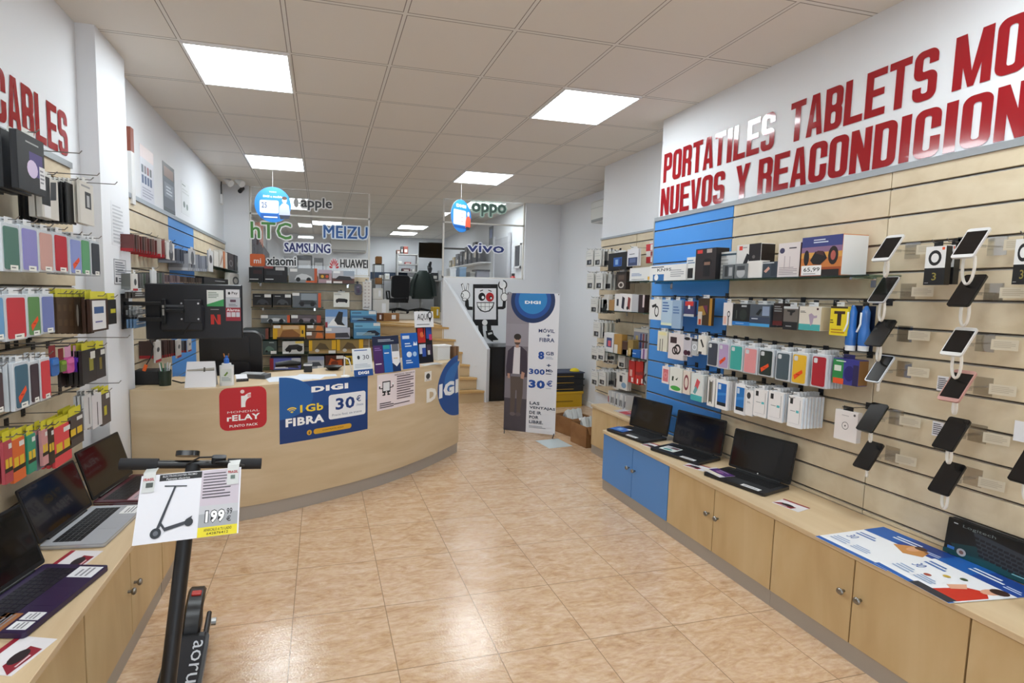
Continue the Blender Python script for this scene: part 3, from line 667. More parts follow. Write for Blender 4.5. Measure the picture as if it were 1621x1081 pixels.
sol = fd.modifiers.new('thickness', 'SOLIDIFY'); sol.thickness = .004
G().box(-.020, .020, .405, .435, .222, .236, M('B02A22', .3), c=.003).make('tail_lamp', fd)
# steering: fork, stem, handlebar
base, top = Vector((0, -.37, .17)), Vector((0, -.10, .985)); ax = (top-base).normalized()
g = G()
for s in (-1, 1): g.tube([(s*.035, -.40, .105), (s*.035, -.38, .20), (0, -.365, .235)], .010, SB, 8)
g.make('front_fork', sc, True)
g = G(); g.tube([base+ax*.05, base+ax*.20], .030, SB, 14); g.make('folding_joint', sc, True)
g = G(); g.tube([base+ax*.03, top], .0235, SB, 14); g.make('stem', sc, True)
g = G(); g.tube([(-.215, -.095, .985), (-.08, -.10, .985), (.08, -.10, .985), (.215, -.095, .985)], .0135, SB, 12); g.make('handlebar', sc, True)
for s in (-1, 1):
    g = G(); g.tube([(s*.105, -.097, .985), (s*.215, -.095, .985)], .0185, RUB, 14); g.make('grip', sc, True)
g = G(); g.T = Matrix.Translation((-.02, -.10, 1.004)) @ Matrix.Rotation(-.45, 4, 'X'); g.rplan(-.036, .036, -.026, .026, .02, .008, .024, M('1A1C20', .25), 5); g.make('display_unit', sc, True)
g = G(); g.rplan(.055, .10, -.12, -.08, .012, .99, 1.012, SB, 4); g.tube([(.07, -.125, 1.0), (.10, -.14, 1.005), (.16, -.135, .99)], .005, SB, 6); g.make('brake_lever', sc, True)
G().tube([(.06, -.10, 1.01), (.02, -.13, 1.018), (-.02, -.115, .99)], .003, '101012', 6).make('brake_cable', sc)
# price sheet taped to the handlebar, hanging onto the stem
PT = on_y(307, 748, 1.718); t = thing('price_sheet', 'white price sheet with a printed scooter taped to the black handlebar', 'price sheet', (PT.x-.004, 1.718, PT.z+.004)); t.rotation_euler = (-.61, math.radians(-2), 0)
SW, SH = .298, .208; G().box(-SW/2, SW/2, 0, .0008, -SH, 0, 'E9E9EE').make('paper', t)
a = Art(SW, SH, 'E6E6EC'); a.rect(.18, .89, .60, .99, '18181C'); a.text('ELECTROSCOOTER PROMO', .21, .945, .55, .975, 'D0D0D4', .01); a.text('Patinete electrico', .25, .90, .48, .93, 'E8E8E8')
a.rect(.60, .45, .985, .99, 'C9BEC8'); a.lines(.62, .55, .90, .96, 9, '4A444C', .35); a.rect(.60, .14, .985, .45, 'A6A8AC'); a.rect(.60, .33, .985, .45, 'C4C4C8'); a.rect(.60, .0, .985, .14, 'E8D82C')
a.sk = .0; a.text('199', .66, .185, .86, .385, '141416', .12); a.text('199', .668, .198, .855, .372, 'FAFAFA', .04); a.text('99', .875, .29, .93, .385, '3A3A3E', .02); a.text('\u20ac', .875, .19, .92, .27, '3A3A3E', .02)
a.text('APARCALO A TU LADO', .66, .075, .93, .115, '3A3410', .01); a.text('642876412', .69, .025, .90, .06, '3A3410', .01); a.lines(.87, .86, .95, .90, 1, '555555'); a.disc(.91, .82, .02, '333333', 4)
# printed scooter picture
Kg = '3A3E46'
a.poly([(.24, .80), (.46, .775), (.46, .79), (.24, .82)], Kg); a.poly([(.335, .79), (.355, .79), (.235, .20), (.205, .20)], Kg); a.disc(.205, .13, .075, '2E3238'); a.disc(.205, .13, .035, '6A6E76')
a.poly([(.225, .27), (.24, .29), (.285, .20), (.47, .26), (.47, .21), (.285, .145)], Kg); a.disc(.51, .24, .06, '2E3238'); a.poly([(.50, .30), (.54, .33), (.53, .29)], Kg)
a.make('printed_face', t, (0, -.0004, -SH))
for x, z in ((-.125, .0), (.125, .0)):
    g = G(); q = [(x-.018, -.004+.0005, -.055), (x+.018, -.004+.0005, -.055), (x+.018, -.004, .008), (x-.018, -.004, .008), (x+.018, .022, .032), (x-.018, .022, .032)]
    g.add(q, [(0, 1, 2, 3), (3, 2, 4, 5)], M('D4D6D4', .3)); tp = g.make('tape_strip', t, fix=False)
    b = Art(.034, .05); b.text('FRAGIL', .05, .62, .95, .80, 'B0202C', .03); b.rect(.3, .25, .7, .5, '6A7A72') if x > 0 else b.rect(.3, .2, .9, .5, '4E5450'); b.make('tape_print', tp, (x, -.0052, -.05))

# ================================================================ LAPTOPS
def laptop(label, c, rz, w, d, lid, tilt, deck='1A1A1E', keys='0C0C0E', frame='101012', rim=None, stickers=(), logo=None, sr=.12):
    t = thing('laptop', label, 'laptop', (c[0], c[1], .487), rz)
    g = G(); g.rplan(-w/2, w/2, -d/2, d/2, .012, .003, .020, M(deck, .38), 5); g.make('base', t, True)
    if rim: g = G(); g.rplan(-w/2-.001, w/2+.001, -d/2-.001, d/2+.001, .012, .009, .014, M(rim, .3, .8), 5); g.make('base_rim', t, True)
    g = G()
    for r in range(5):
        n = 15 if r < 4 else 9; x = -w*.43; u = w*.86/n
        for k in range(n): z0 = .020; g.box(x+k*u+.0012, x+(k+1)*u-.0012, d*.36-(r+1)*d*.088+.001, d*.36-r*d*.088-.001, .0195, .0212, M(keys, .5))
    g.make('keyboard_keys', t)
    G().box(-w*.15, w*.12, -d*.43, -d*.13, .0195, .0204, M(deck, .3)).make('touchpad', t)
    g = G(); g.tube([(-w*.36, d/2-.004, .022), (w*.36, d/2-.004, .022)], .007, M(frame, .4), 8); g.make('hinge', t)
    T = Matrix.Translation((0, d/2-.004, .022)) @ Matrix.Rotation(-tilt, 4, 'X')
    g = G(); g.T = T; g.rrect(-w/2, w/2, .004, lid, .010, -.003, .004, M(frame, .35), 5); L = g.make('lid', t, True)
    g = G(); g.T = T; g.box(-w/2+.009, w/2-.009, -.0036, -.003, .020, lid-.010, M('060608', sr, coat=.3)); g.make('screen', L)
    if logo: g = G(); g.T = T; g.disc((0, -.0042, .012), .004, 1, .001, logo, 12); g.make('brand_mark', L)
    for i, (x0, y0, x1, y1, col, nm) in enumerate(stickers):
        o = G().box(x0*w, x1*w, y0*d, y1*d, .0202, .0212, asmat(col, .5)).make(nm, t)
        b = Art((x1-x0)*w, (y1-y0)*d); b.lines(.1, .2, .9, .8, 3, '8A8A90'); b.make('print', o, ((x0+x1)/2*w, y0*d, .0213), (-PI/2, 0, 0))
    return t
laptop('open black laptop with purple leaflet on its deck, nearest to the phone display', (2.418, 2.345), math.atan2(-.348, .085), .358, .25, .245, .20, stickers=((.12, -.47, .40, -.34, 'ECECEC', 'spec_label'),), logo='D8D8D8')
laptop('open black laptop with a green and white card on its keyboard, middle of the row', (2.415, 2.845), math.atan2(-.35, .095), .362, .25, .245, .18, stickers=((.12, -.46, .40, -.33, 'ECECEC', 'spec_label'),))
laptop('open black laptop with a blue leaflet on its deck, above the blue doors', (2.375, 3.33), math.atan2(-.378, .075), .375, .25, .245, .16, stickers=((.02, -.46, .28, -.33, 'ECECEC', 'spec_label'),))
laptop('open laptop with silver keyboard deck behind the purple one', (-.985, 2.46), math.radians(84), .385, .25, .245, .33, deck='A9ABB0', rim='C9CBCF', keys='17171A', stickers=((.24, -.47, .46, -.18, 'EDEDED', 'spec_label'),))
laptop('open laptop with dark purple deck beside the scooter, nearest on its worktop', (-.962, 1.91), math.radians(76), .385, .25, .25, .35, deck='2A1A40', keys='15121E', stickers=((.28, -.46, .46, -.10, 'E4E4E8', 'spec_label'), (-.46, -.46, -.36, -.22, 'E8E8EA', 'spec_label'), (-.34, -.46, -.24, -.22, 'E8E8EA', 'spec_label'), (-.48, -.18, -.26, .06, 'A06840', 'photo_sticker')))
laptop('open laptop with dark wine-red deck against the white pillar', (-.955, 2.885), math.radians(82), .38, .25, .26, .30, deck='4A1824', rim='8C8486', keys='141216', stickers=((-.46, -.46, .1, -.12, 'B89AA0', 'photo_sticker'),))

# ================================================================ DISPLAY PHONES
def hl(pre, label): return ' '.join((pre+' '+label.replace(' hanging', '')).split()[:16])
def phone(px, py, label, rim, side='R', w=.072, l=.147, glass='08080A', lip=None, X=2.505, tilt=54, tag_=True, twist=0, cable=0):
    c = on_x(px, py, X); rz = FACE[side][1]
    t = thing('display_phone', label, 'phone', (c.x, c.y, c.z), rz+twist)
    T = Matrix.Rotation(math.radians(tilt-90), 4, 'X')
    g = G(); g.T = T; g.rrect(-w/2, w/2, -l/2, l/2, .009, 0, .009, M(rim, .25, .3), 5); b = g.make('body', t, True)
    m = .003 if not lip else .004; e = .004 if not lip else .016
    g = G(); g.T = T; g.rrect(-w/2+m, w/2-m, -l/2+e, l/2-e, .006 if not lip else .001, -.0006, 0, M(glass, .18, coat=.2), 5); g.make('screen', b)
    # clear wall bracket with price ticket and white curled cable
    h = thing('phone_bracket', hl('clear bracket under the', label), 'bracket', (2.659, c.y, c.z), rz)
    D = 2.659-X
    g = G(); g.box(-.03, .03, -.004, 0, -.045, .03, ACRYLIC); g.box(-.012, .012, -D+.055, -.004, -.012, -.008, ACRYLIC); g.box(-.02, .02, -D+.016, -D+.055, -.020, -.008, ACRYLIC); g.make('arm', h)
    a = Art(.075, .042, 'CDC2AC'); a.lines(.1, .2, .9, .85, 4, 'B4A893'); o = a.make('price_ticket', h, (-.0, -.03, -.03)); o.rotation_euler = (0, 0, .25); o.location.x = .075
    g = G(); z0 = -.085; s = cable or random.choice((.8, 1, 1.15)); P = []
    for k in range(13):
        an = PI*k/12; P.append((.021*math.cos(an)*s, -D-.02+.052*(k/12)*.9, z0+.02-.066*math.sin(an)*s))
    P = [(P[0][0], P[0][1]-.004, -.055)]+P+[(P[-1][0]*.6, -D+.045, -.022)]
    g.tube(P, .0052, M('ECE8E0', .4), 8); g.make('cable', h, True)
phone(1405, 392, 'white framed phone at the top of the inner phone column', 'E4E4E4', lip=1, cable=1)
phone(1398, 458, 'thin silver framed phone second from the top in the inner phone column', 'C8C8CA', cable=1.2)
phone(1393, 526, 'black phone third from the top in the inner phone column', '18181A')
phone(1392, 583, 'pale silver phone with a sloping white edge, fourth in the inner phone column', 'CFD4DC', w=.062, cable=.6)
phone(1380, 660, 'dark phone fifth from the top in the inner phone column', '141614', l=.155)
phone(1374, 720, 'dark phone at the bottom of the inner phone column', '1A1416', cable=.6)
phone(1536, 384, 'large white framed phone at the top of the outer phone column', 'E6E6E6', lip=1, cable=1.5)
phone(1530, 459, 'large black phone beside the black wristband boxes', '1A1C1E', l=.155, cable=1.2)
phone(1517, 540, 'white framed phone third from the top in the outer phone column', 'E6E6E4', lip=1, l=.138, cable=1.3)
phone(1514, 610, 'rose gold phone with pink ends in the outer phone column', 'C99A92', lip=1, l=.150, cable=.8)
phone(1505, 686, 'black phone fifth from the top in the outer phone column', '151517', l=.152, cable=.9)
phone(1498, 756, 'black phone at the bottom of the outer phone column', '161214', l=.150, cable=1)
phone(1630, 737, 'dark phone cut by the picture edge on the phone wall', '161214')
for px, py, lb in ((1492, 608, 'rose gold phone'), (1484, 680, 'fifth phone of the outer column')):
    p = on_x(px, py, 2.64); t = thing('price_card', 'small white price card on the wall behind the '+lb, 'price card', (p.x, p.y, p.z-.03), -PI/2); G().box(-.02, .02, 0, .001, 0, .065, PAPER).make('card', t)
    a = Art(.04, .065); a.lines(.1, .1, .9, .9, 6, '555560'); a.make('print', t)
p = on_x(1616, 683, 2.64); t = thing('price_card', 'small white price card at the picture edge on the phone wall', 'price card', (p.x, p.y, p.z-.04), -PI/2); G().box(-.02, .02, 0, .001, 0, .08, PAPER).make('card', t)

# ================================================================ PACKS, BOXES, CARDS
PL = {'R': ('x', 2.66, -1), 'N': ('x', 3.01, -1), 'L': ('x', -1.26, 1), 'B': ('y', 7.30, -1)}
def spot(side, px, dist):
    ax, f, s = PL[side]; x0, y0, x1, y1 = px; xm, ym = (x0+x1)/2, (y0+y1)/2; v = f+s*dist
    on = on_x if ax == 'x' else on_y
    a, b, t, d = on(x0, ym, v), on(x1, ym, v), on(xm, y0, v), on(xm, y1, v)
    wd = abs(a.y-b.y) if ax == 'x' else abs(a.x-b.x)
    c = (t+d)/2
    loc = (v, (a.y+b.y)/2, d.z) if ax == 'x' else ((a.x+b.x)/2, v, d.z)
    return loc, wd, t.z-d.z, FACE[side][1]
def ops_on(a, ops, w, h):
    for o in ops:
        k = o[0]
        if k == 'r': a.rect(*o[1:])
        elif k == 'e': a.ell(o[1], o[2], o[3], o[3]*w/h if o[4] is None else o[4], o[5], 14)
        elif k == 'o': a.ring(o[1], o[2], o[3], o[3]*w/h if o[4] is None else o[4], o[5], o[6], 18)
        elif k == 't': a.text(*o[1:])
        elif k == 'l': a.lines(*o[1:])
        elif k == 'p': a.poly(*o[1:])
HOOKW = M('8C8C8C', .3, 1)
def hook(side, loc, wd, h, dist, rz, label, z=None):
    ax, f, s = PL[side]; z = loc[2]+h+.014 if z is None else z
    base = (f, loc[1], z) if ax == 'x' else (loc[0], f, z)
    g = G(); L = dist+.018
    g.box(-.014, .014, -.003, 0, -.012, .022, DARK); g.tube([(0, -.002, .0), (0, -L, .0), (0, -L-.012, .012)], .0022, HOOKW, 6)
    return tag(g.make('display_hook', loc=base, rz=rz), label, 'hook')
def pack(side, px, dist, depth, base, ops, name, cat, label, behind=0, step=None, hang=True, tab=None, rough=.4, edge=None, tilt=0, hk=True, wh=None, bcol=None):
    loc, w, h, rz = spot(side, px, dist)
    if wh: w, h = wh[0] or w, wh[1] or h
    t = thing(name, label, cat, loc, rz)
    g = G(); g.box(-w/2, w/2, 0, depth, 0, h, asmat(base, rough), c=min(.0015, depth*.3)); b = g.make('pack_body' if depth > .004 else 'card', t)
    if edge: G().box(w/2, w/2+.0006, .002, depth-.001, .004, h-.004, asmat(edge, rough)).make('side_print', t)
    if ops:
        a = Art(w, h, base); ops_on(a, ops, w, h); a.make('printed_face', t)
    if hang and tab:
        yl = tab in ('CFC62E', 'D6CE3C', 'C8C03A'); q, e = (.42, .034) if yl else (.22, .022)
        G().box(-w*q, w*q, depth*.3, depth*.3+.001, h, h+e, asmat(tab, .5)).make('hang_tab', t)
    if tilt: t.rotation_euler = (0, tilt, rz)
    if hang and hk: hook(side, loc, w, h, dist, rz, hl('hook carrying the', label))
    if behind:
        step = step or depth+.006; ax, f, s = PL[side]; lb = hl('identical pack behind the', label)
        for k in range(1, behind+1):
            if step*k+depth > dist-.004: break
            v = Vector(loc); v[0 if ax == 'x' else 1] -= s*step*k
            # the copies carry body and tab only: their faces are hidden
            r = t.copy(); COL.objects.link(r); r.location = v; r['label'] = lb; r['group'] = 'packs behind the '+label
            for ch in t.children:
                if ch.name.split('.')[0] in ('pack_body', 'card', 'hang_tab', 'side_print'):
                    c2 = ch.copy(); COL.objects.link(c2); c2.parent = r
                    if bcol and ch.name.split('.')[0] in ('pack_body', 'card'):
                        c2.data = c2.data.copy(); c2.data.materials[0] = asmat(bcol[k % len(bcol)], rough)
    return t
def case(side, px, dist, colour, desc, n=4, sticker=False, price=True, cam=True, body='CDD3D9', depth=.014, tilt=0):
    """clear blister with a coloured phone case inside"""
    loc, w, h, rz = spot(side, px, dist)
    lb = desc+' hanging on its hook'
    ops = []
    t = pack(side, px, dist, depth, body, ops, 'phone_case_pack', 'phone case', lb, behind=n, step=depth+.005, tab='E4E6E8', rough=.2, tilt=tilt)
    b = G(); b.rrect(-w*.41, w*.41, h*.05, h*.93, .009, -.003, .0, M(colour, .5), 5); cs = b.make('phone_case', t)
    a = Art(w, h)
    if cam: a.rrect(.16, .74, .40, .89, .006, 'D2D6DA')
    if sticker: a.poly([(.18, .28), (.70, .20+.28), (.76, .38), (.26, .14)], 'E8501E'); a.lines(.34, .28, .62, .34, 1, 'B03010')
    if price: a.rect(.35, .03, .80, .14, 'EFEFE8'); a.lines(.42, .06, .72, .12, 1, '777777')
    a.make('label_print', t, (0, -.0035, 0))
    return t
def shelf(side, x0, x1, y, depth, label, th=.006):
    """glass shelf on two brackets: front edge runs through pixels (x0, y[0])-(x1, y[1])"""
    ax, f, s = PL[side]; v = f+s*depth; on = on_x if ax == 'x' else on_y
    a, b = on(x0, y[0], v), on(x1, y[1], v); z = (a.z+b.z)/2; rz = FACE[side][1]
    L = abs(a.y-b.y) if ax == 'x' else abs(a.x-b.x); loc = (v, (a.y+b.y)/2, z) if ax == 'x' else ((a.x+b.x)/2, v, z)
    t = thing('glass_shelf', label, 'shelf', loc, rz)
    G().box(-L/2, L/2, 0, depth-.003, -th, 0, SHELF_GLASS).make('glass_plate', t)
    G().box(-L/2, L/2, -.001, 0, -th, 0, M('2A3A36', .2)).make('plate_edge', t)
    for u in (-L/2+.12, L/2-.12):
        g = G(); g.tube([(u, depth*.25, -th-.008), (u, depth-.002, -th-.008)], .007, CHROME, 8); g.box(u-.012, u+.012, depth-.004, depth, -th-.05, -th-.0005, CHROME); g.make('bracket', t)
    return z
K = "141416"; Wt = 'E6E6E4'; Gy = '8A8C90'
# ---------------------------------------------------------------- phone wall: top glass shelf
zs = shelf('R', 1013, 1376, (445, 435), .20, 'long glass shelf with boxed gadgets across the blue and maple panels')
def shelfbox(side, px, dist, depth, base, ops, name, label, edge=None, z=None, cat='box', rough=.4):
    t = pack(side, px, dist, depth, base, ops, name, cat, label, hang=False, edge=edge, rough=rough)
    if z is not None:
        t.location.z = z+.0006
    return t
shelfbox('R', (1029, 416, 1086, 441), .19, .09, 'E8E8E6', [('r', .10, 0, .42, .42, '2E6FB0'), ('e', .20, .22, .06, .2, 'F0F0F0'), ('t', 'KN95', .22, .60, .62, .80, '55585E', .02), ('l', .05, .82, .5, .95, 1, '3A3E48'), ('l', .6, .2, .95, .7, 4, 'A8AAB0')], 'mask_box', 'long white box with a blue square lying at the far end of the glass shelf', z=zs)
shelfbox('R', (1087, 404, 1101, 440), .175, .05, 'E4E6E6', [('r', .12, .08, .75, .52, '1C1C20'), ('l', .1, .7, .9, .9, 2, '5A7AA0')], 'small_box', 'narrow white box with a dark rectangle beside the black speaker box', z=zs)
shelfbox('R', (1101, 391, 1133, 440), .19, .10, '2A2224', [('r', .08, .85, .34, .96, 'D83A34'), ('r', .55, .85, .8, .97, 'B8A8A0'), ('e', .60, .55, .22, .12, '0C0C0E'), ('r', .42, .10, .74, .45, '0E0C10'), ('r', .45, .46, .74, .56, '8A6A5A')], 'speaker_box', 'dark boxed speaker with a red badge on the glass shelf', edge='16141A', z=zs)
shelfbox('R', (1135, 396, 1165, 439), .15, .07, 'CFD2D2', [('l', .1, .1, .6, .9, 6, 'A8ACAC'), ('r', 0, .86, 1, .93, '2E4656')], 'gadget_box', 'pale grey box standing behind small blister packs on the glass shelf', edge='3E4E5C', z=zs)
shelfbox('R', (1144, 417, 1161, 439), .195, .03, '5E6468', [('r', .2, .15, .5, .9, '2A2E32'), ('r', .6, .2, .9, .8, 'A8ACB0')], 'blister_pack', 'small grey blister pack in front of the pale grey box', z=zs)
shelfbox('R', (1163, 416, 1183, 439), .195, .03, '70767A', [('e', .5, .4, .34, None, 'B0B4B8'), ('r', .2, .55, .8, .85, '3C4248')], 'blister_pack', 'small grey blister pack with a round picture beside the white speaker box', z=zs)
shelfbox('R', (1166, 383, 1204, 437), .155, .10, 'E2E0DC', [('r', .10, .84, .24, .96, 'D8402C'), ('p', [(.22, .30), (.34, .24), (.58, .66), (.44, .74)], '16161A'), ('r', .52, .36, 1, 1, '1C1416'), ('e', .72, .62, .06, None, '6A6460'), ('l', .26, .88, .48, .94, 1, '888888')], 'speaker_box', 'white and black boxed speaker with a slanted picture on the glass shelf', edge='1A1214', z=zs)
shelfbox('R', (1183, 410, 1205, 437), .19, .06, 'E4E2DE', [], 'small_box', 'plain white small box in front of the white speaker box', z=zs)
shelfbox('R', (1206, 412, 1230, 437), .18, .06, '3C4650', [('p', [(.15, .4), (.45, .7), (.55, .55), (.3, .3)], 'D8A898'), ('r', .62, .1, .95, .9, '2A3440'), ('l', .0, .85, 1, 1, 1, 'C8CCD0')], 'gadget_box', 'small dark grey-blue box with a hand picture on the shelf', z=zs)
shelfbox('R', (1232, 381, 1266, 435), .18, .07, 'E0D8D8', [('e', .18, .78, .12, None, '3A3858'), ('l', .5, .80, .92, .88, 1, '44404A'), ('l', .08, .06, .92, .30, 5, 'A89CA0'), ('r', .30, .25, .34, .62, 'B8ACB0'), ('r', .55, .25, .58, .6, 'B8ACB0')], 'earphone_box', 'white earphone box with a round dark seal beside the toy car box', edge='2A2632', z=zs)
shelfbox('R', (1269, 371, 1333, 434), .19, .16, 'C87A3C', [('r', 0, .72, 1, 1, '3A4280'), ('r', 0, .60, 1, .74, '8A6A8C'), ('r', 0, .46, 1, .6, 'D8A050'), ('r', 0, 0, 1, .22, '9C4A22'), ('l', .3, .82, .66, .94, 2, 'D8E0F0'), ('e', .14, .47, .07, .2, '1A1416'), ('e', .80, .50, .12, .23, '241A18'), ('e', .80, .50, .06, .12, 'B05A50'), ('p', [(.24, .40), (.36, .62), (.58, .60), (.66, .44), (.50, .28), (.32, .30)], '1E1818'), ('p', [(.36, .58), (.42, .64), (.56, .62), (.58, .50)], '4A2A2C'), ('r', .54, .0, .96, .16, '241C1C'), ('r', .03, .02, .54, .27, 'ECECEC'), ('t', '65,99', .09, .10, .50, .22, '161618', .012), ('l', .08, .04, .48, .08, 1, '888888')], 'toy_car_box', 'sunset-coloured toy buggy box with a white price card on the shelf', edge='DADADA', z=zs)
# wristband boxes
def band_box(px, d, label, n):
    pack('R', px, d, .035, K, [('r', 0, .44, 1, 1, 'E4E4E4'), ('r', .80, .90, .93, .97, 'E05A2C'), ('o', .48, .70, .32, .20, .6, '1A1A1C'), ('t', '3', .40, .12, .62, .32, '8C8040', .01), ('l', .06, .04, .30, .07, 1, 'A8A8A8')], 'wristband_box', 'wristband box', label, behind=n, tab=K)
band_box((1464, 390, 1496, 451), .12, 'black and white wristband box with the numeral three hanging between the phones', 0)
band_box((1497, 388, 1510, 450), .06, 'second black and white wristband box hanging half behind the tall white phone', 1)
band_box((1605, 378, 1634, 450), .12, 'black and white wristband box hanging at the picture edge', 0)
# ---------------------------------------------------------------- phone wall: second row
def hp(px, base, ops, name, label, n=1, dist=.17, depth=.02, **k): return pack('R', px, dist, depth, base, ops, name, k.pop('cat', 'accessory pack'), label+' hanging in the second row', behind=n, tab=k.pop('tab', 'D8DADC'), **k)
hp((1028, 474, 1047, 506), 'E2E2E0', [('p', [(.2, .7), (.55, .8), (.6, .66), (.25, .58)], '1E1E22'), ('o', .62, .42, .18, .28, .7, '2A2C30')], 'earphone_pack', 'white pack with a black headset picture')
hp((1047, 475, 1064, 515), 'B4CCE0', [('l', .1, .5, .7, .95, 4, '4A6EA8'), ('r', 0, 0, 1, .1, 'D8E2C8')], 'cleaning_pouch', 'pale blue printed pouch, the nearer of a pair', 0)
hp((1064, 475, 1078, 520), '9AB4D0', [('l', .1, .5, .8, .8, 3, '5A7AAC')], 'cleaning_pouch', 'darker blue printed pouch beside the pale one', 0)
hp((1083, 477, 1099, 501), '3A3A66', [('r', .1, .70, .9, 1, 'C83A34'), ('r', .4, .5, .6, .75, 'E8E8EC'), ('r', 0, 0, 1, .16, 'B8BCC0')], 'small_blister', 'small blue pack with a red top', 0)
hp((1105, 472, 1127, 515), '3A2A18', [('p', [(.0, .68), (.34, .72), (.6, .4), (.4, .36), (.0, .5)], '9A7430'), ('p', [(.34, .72), (.66, .74), (.7, .42)], '6A2A4A'), ('r', .0, 0, .32, .5, 'C8C0B8'), ('r', .82, 0, 1, 1, 'B0802C'), ('r', .08, .02, .26, .22, 'B84A30')], 'torch_pack', 'gold and black torch pack', 0)
hp((1145, 479, 1159, 515), 'E0DCDC', [('o', .62, .5, .16, .14, .6, '26262A'), ('r', .55, 0, .66, .4, '3A3A3E'), ('r', .1, .05, .4, .4, 'E4B8A8')], 'microphone_pack', 'slim white pack with a small microphone picture', 0)
hp((1160, 481, 1187, 515), '16181A', [('r', 0, 0, 1, .18, '2E7CC8'), ('l', .2, .06, .8, .12, 1, 'A8D0F0'), ('r', .5, .86, .8, .94, 'B8BCC0'), ('e', .62, .5, .22, .26, '262C28'), ('r', .2, .3, .26, .7, '4A5048')], 'car_charger_box', 'black box with a blue foot strip', 1, depth=.05)
hp((1187, 482, 1219, 517), '4A525C', [('r', 0, 0, 1, .14, '4AA0DC'), ('r', 0, .14, 1, .44, '39445A'), ('p', [(.3, .55), (.5, .8), (.62, .78), (.45, .5)], '14181A'), ('r', .62, .5, .96, .92, '8A9AB4'), ('l', .1, .3, .5, .4, 1, 'C8CCD8')], 'mount_box', 'grey and blue box with a black phone mount picture', 1, depth=.05)
hp((1224, 480, 1239, 515), '2A201E', [('l', .1, .6, .9, .9, 3, '8A8E90'), ('r', 0, 0, 1, .2, '5A1A1C')], 'cable_box', 'dark brown narrow box', 1, depth=.04)
hp((1240, 485, 1263, 522), '6A645E', [('r', 0, 0, 1, .34, '1C1C1E'), ('l', .2, .1, .7, .2, 1, '9A9A98'), ('p', [(.25, .85), (.8, .85), (.8, .78), (.62, .72), (.6, .62), (.45, .62), (.45, .76), (.25, .78)], '161616'), ('r', 0, .9, 1, 1, 'C4C8CA')], 'mount_box', 'clear and black box with a black clamp', 1, depth=.05)
hp((1265, 485, 1299, 523), 'D9D3C6', [('r', 0, 0, 1, .26, '4AA8A8'), ('p', [(.45, .66), (.58, .72), (.70, .62), (.66, .3), (.56, .18)], 'A898AC'), ('p', [(.62, .6), (.84, .64), (.84, .54), (.64, .5)], 'A898AC'), ('l', .05, .72, .32, .82, 2, '30343A'), ('e', .85, .9, .05, None, '4A2A2A')], 'charger_box', 'white and teal box with a lilac gadget picture', 0, depth=.07, edge='C8B898')
hp((1314, 485, 1341, 531), 'E4CE24', [('r', 0, .93, 1, 1, '3A2C14'), ('r', .22, .74, .86, .84, '3A2418'), ('r', .42, .34, .66, .76, '2E1C14'), ('l', .02, .40, .22, .56, 2, '4A3A14'), ('l', .1, .06, .9, .24, 2, 'B07A1C')], 'usb_pack', 'bright yellow pack with a dark T shape', 0, cat='accessory pack')
for i, (px, lb) in enumerate((((1335, 483, 1352, 555), 'blue bottle-shaped cleaning kit, the one touching the yellow pack'), ((1355, 484, 1373, 556), 'blue bottle-shaped cleaning kit, the one nearest the phones'))):
    loc, w, h, rz = spot('R', px, .16); t = thing('cleaning_kit', lb, 'cleaning kit', loc, rz)
    g = G(); g.T = Matrix.Translation((0, .02, 0)); g.lathe([(w*.40, 0), (w*.42, h*.12), (w*.46, h*.16), (w*.46, h*.42), (w*.34, h*.52), (w*.34, h*.86), (w*.20, h*.95), (w*.10, h)], M('2C6FC0', .2, coat=.5), 16); g.make('bottle', t, True)
    g = G(); g.T = Matrix.Translation((0, .02, 0)); g.lathe([(w*.405, 0), (w*.425, h*.115)], M('E4E8EC', .3), 16); g.make('foot_band', t, True)
    g = G(); g.tube([(-w*.25, -.012, h*.42), (-w*.05, -.016, h*.50), (w*.05, -.014, h*.60), (0, -.01, h*.85)], .004, 'E8EEF2', 6); g.make('white_stripe', t, True)
    G().box(-w*.5, w*.5, .042, .044, 0, h*1.0, M('16223C', .4)).make('backing_card', t)
    hook('R', loc, w, h, .16, rz, hl('hook carrying the', lb))
# ---------------------------------------------------------------- phone wall: third row
def h3(px, base, ops, name, label, n=1, dist=.17, depth=.016, **k): return pack('R', px, dist, depth, base, ops, name, k.pop('cat', 'accessory pack'), label+' hanging in the third row', behind=n, tab=k.pop('tab', 'D8DADC'), **k)
h3((1041, 524, 1056, 556), 'DEDCCB', [('r', .25, .0, .32, .6, '1E1E20'), ('r', .5, .0, .56, .62, '1E1E20'), ('r', .1, .8, .9, .95, 'E8E0A8')], 'cable_pack', 'white pack with two black cable tips')
h3((1058, 528, 1082, 569), 'E0D8D8', [('r', .12, .62, .55, .86, '3A2A30'), ('o', .62, .40, .22, .20, .6, '1A1416'), ('o', .45, .34, .18, .16, .6, '241A1C')], 'cable_pack', 'white pack with coiled black cable')
h3((1082, 533, 1094, 564), 'C8C4CC', [('e', .45, .9, .4, .08, '16141A'), ('e', .35, .18, .3, .14, '4A1E34'), ('e', .75, .18, .22, .13, '3A1A2C')], 'headphone_pack', 'pale pack with plum headphones', 0)
h3((1095, 536, 1104, 563), 'B8BCC0', [('o', .5, .5, .4, None, .7, 'E8ECF0'), ('r', 0, .85, 1, 1, '2A2A2E')], 'charger_pack', 'narrow grey pack with a white ring', 0)
h3((1105, 531, 1118, 561), 'E6E4DC', [('p', [(.25, .75), (.42, .8), (.75, .42), (.6, .36)], '1A1A1C'), ('r', .1, 0, .5, .14, '3A3A3E')], 'stylus_pack', 'white pack with a slanted black pen')
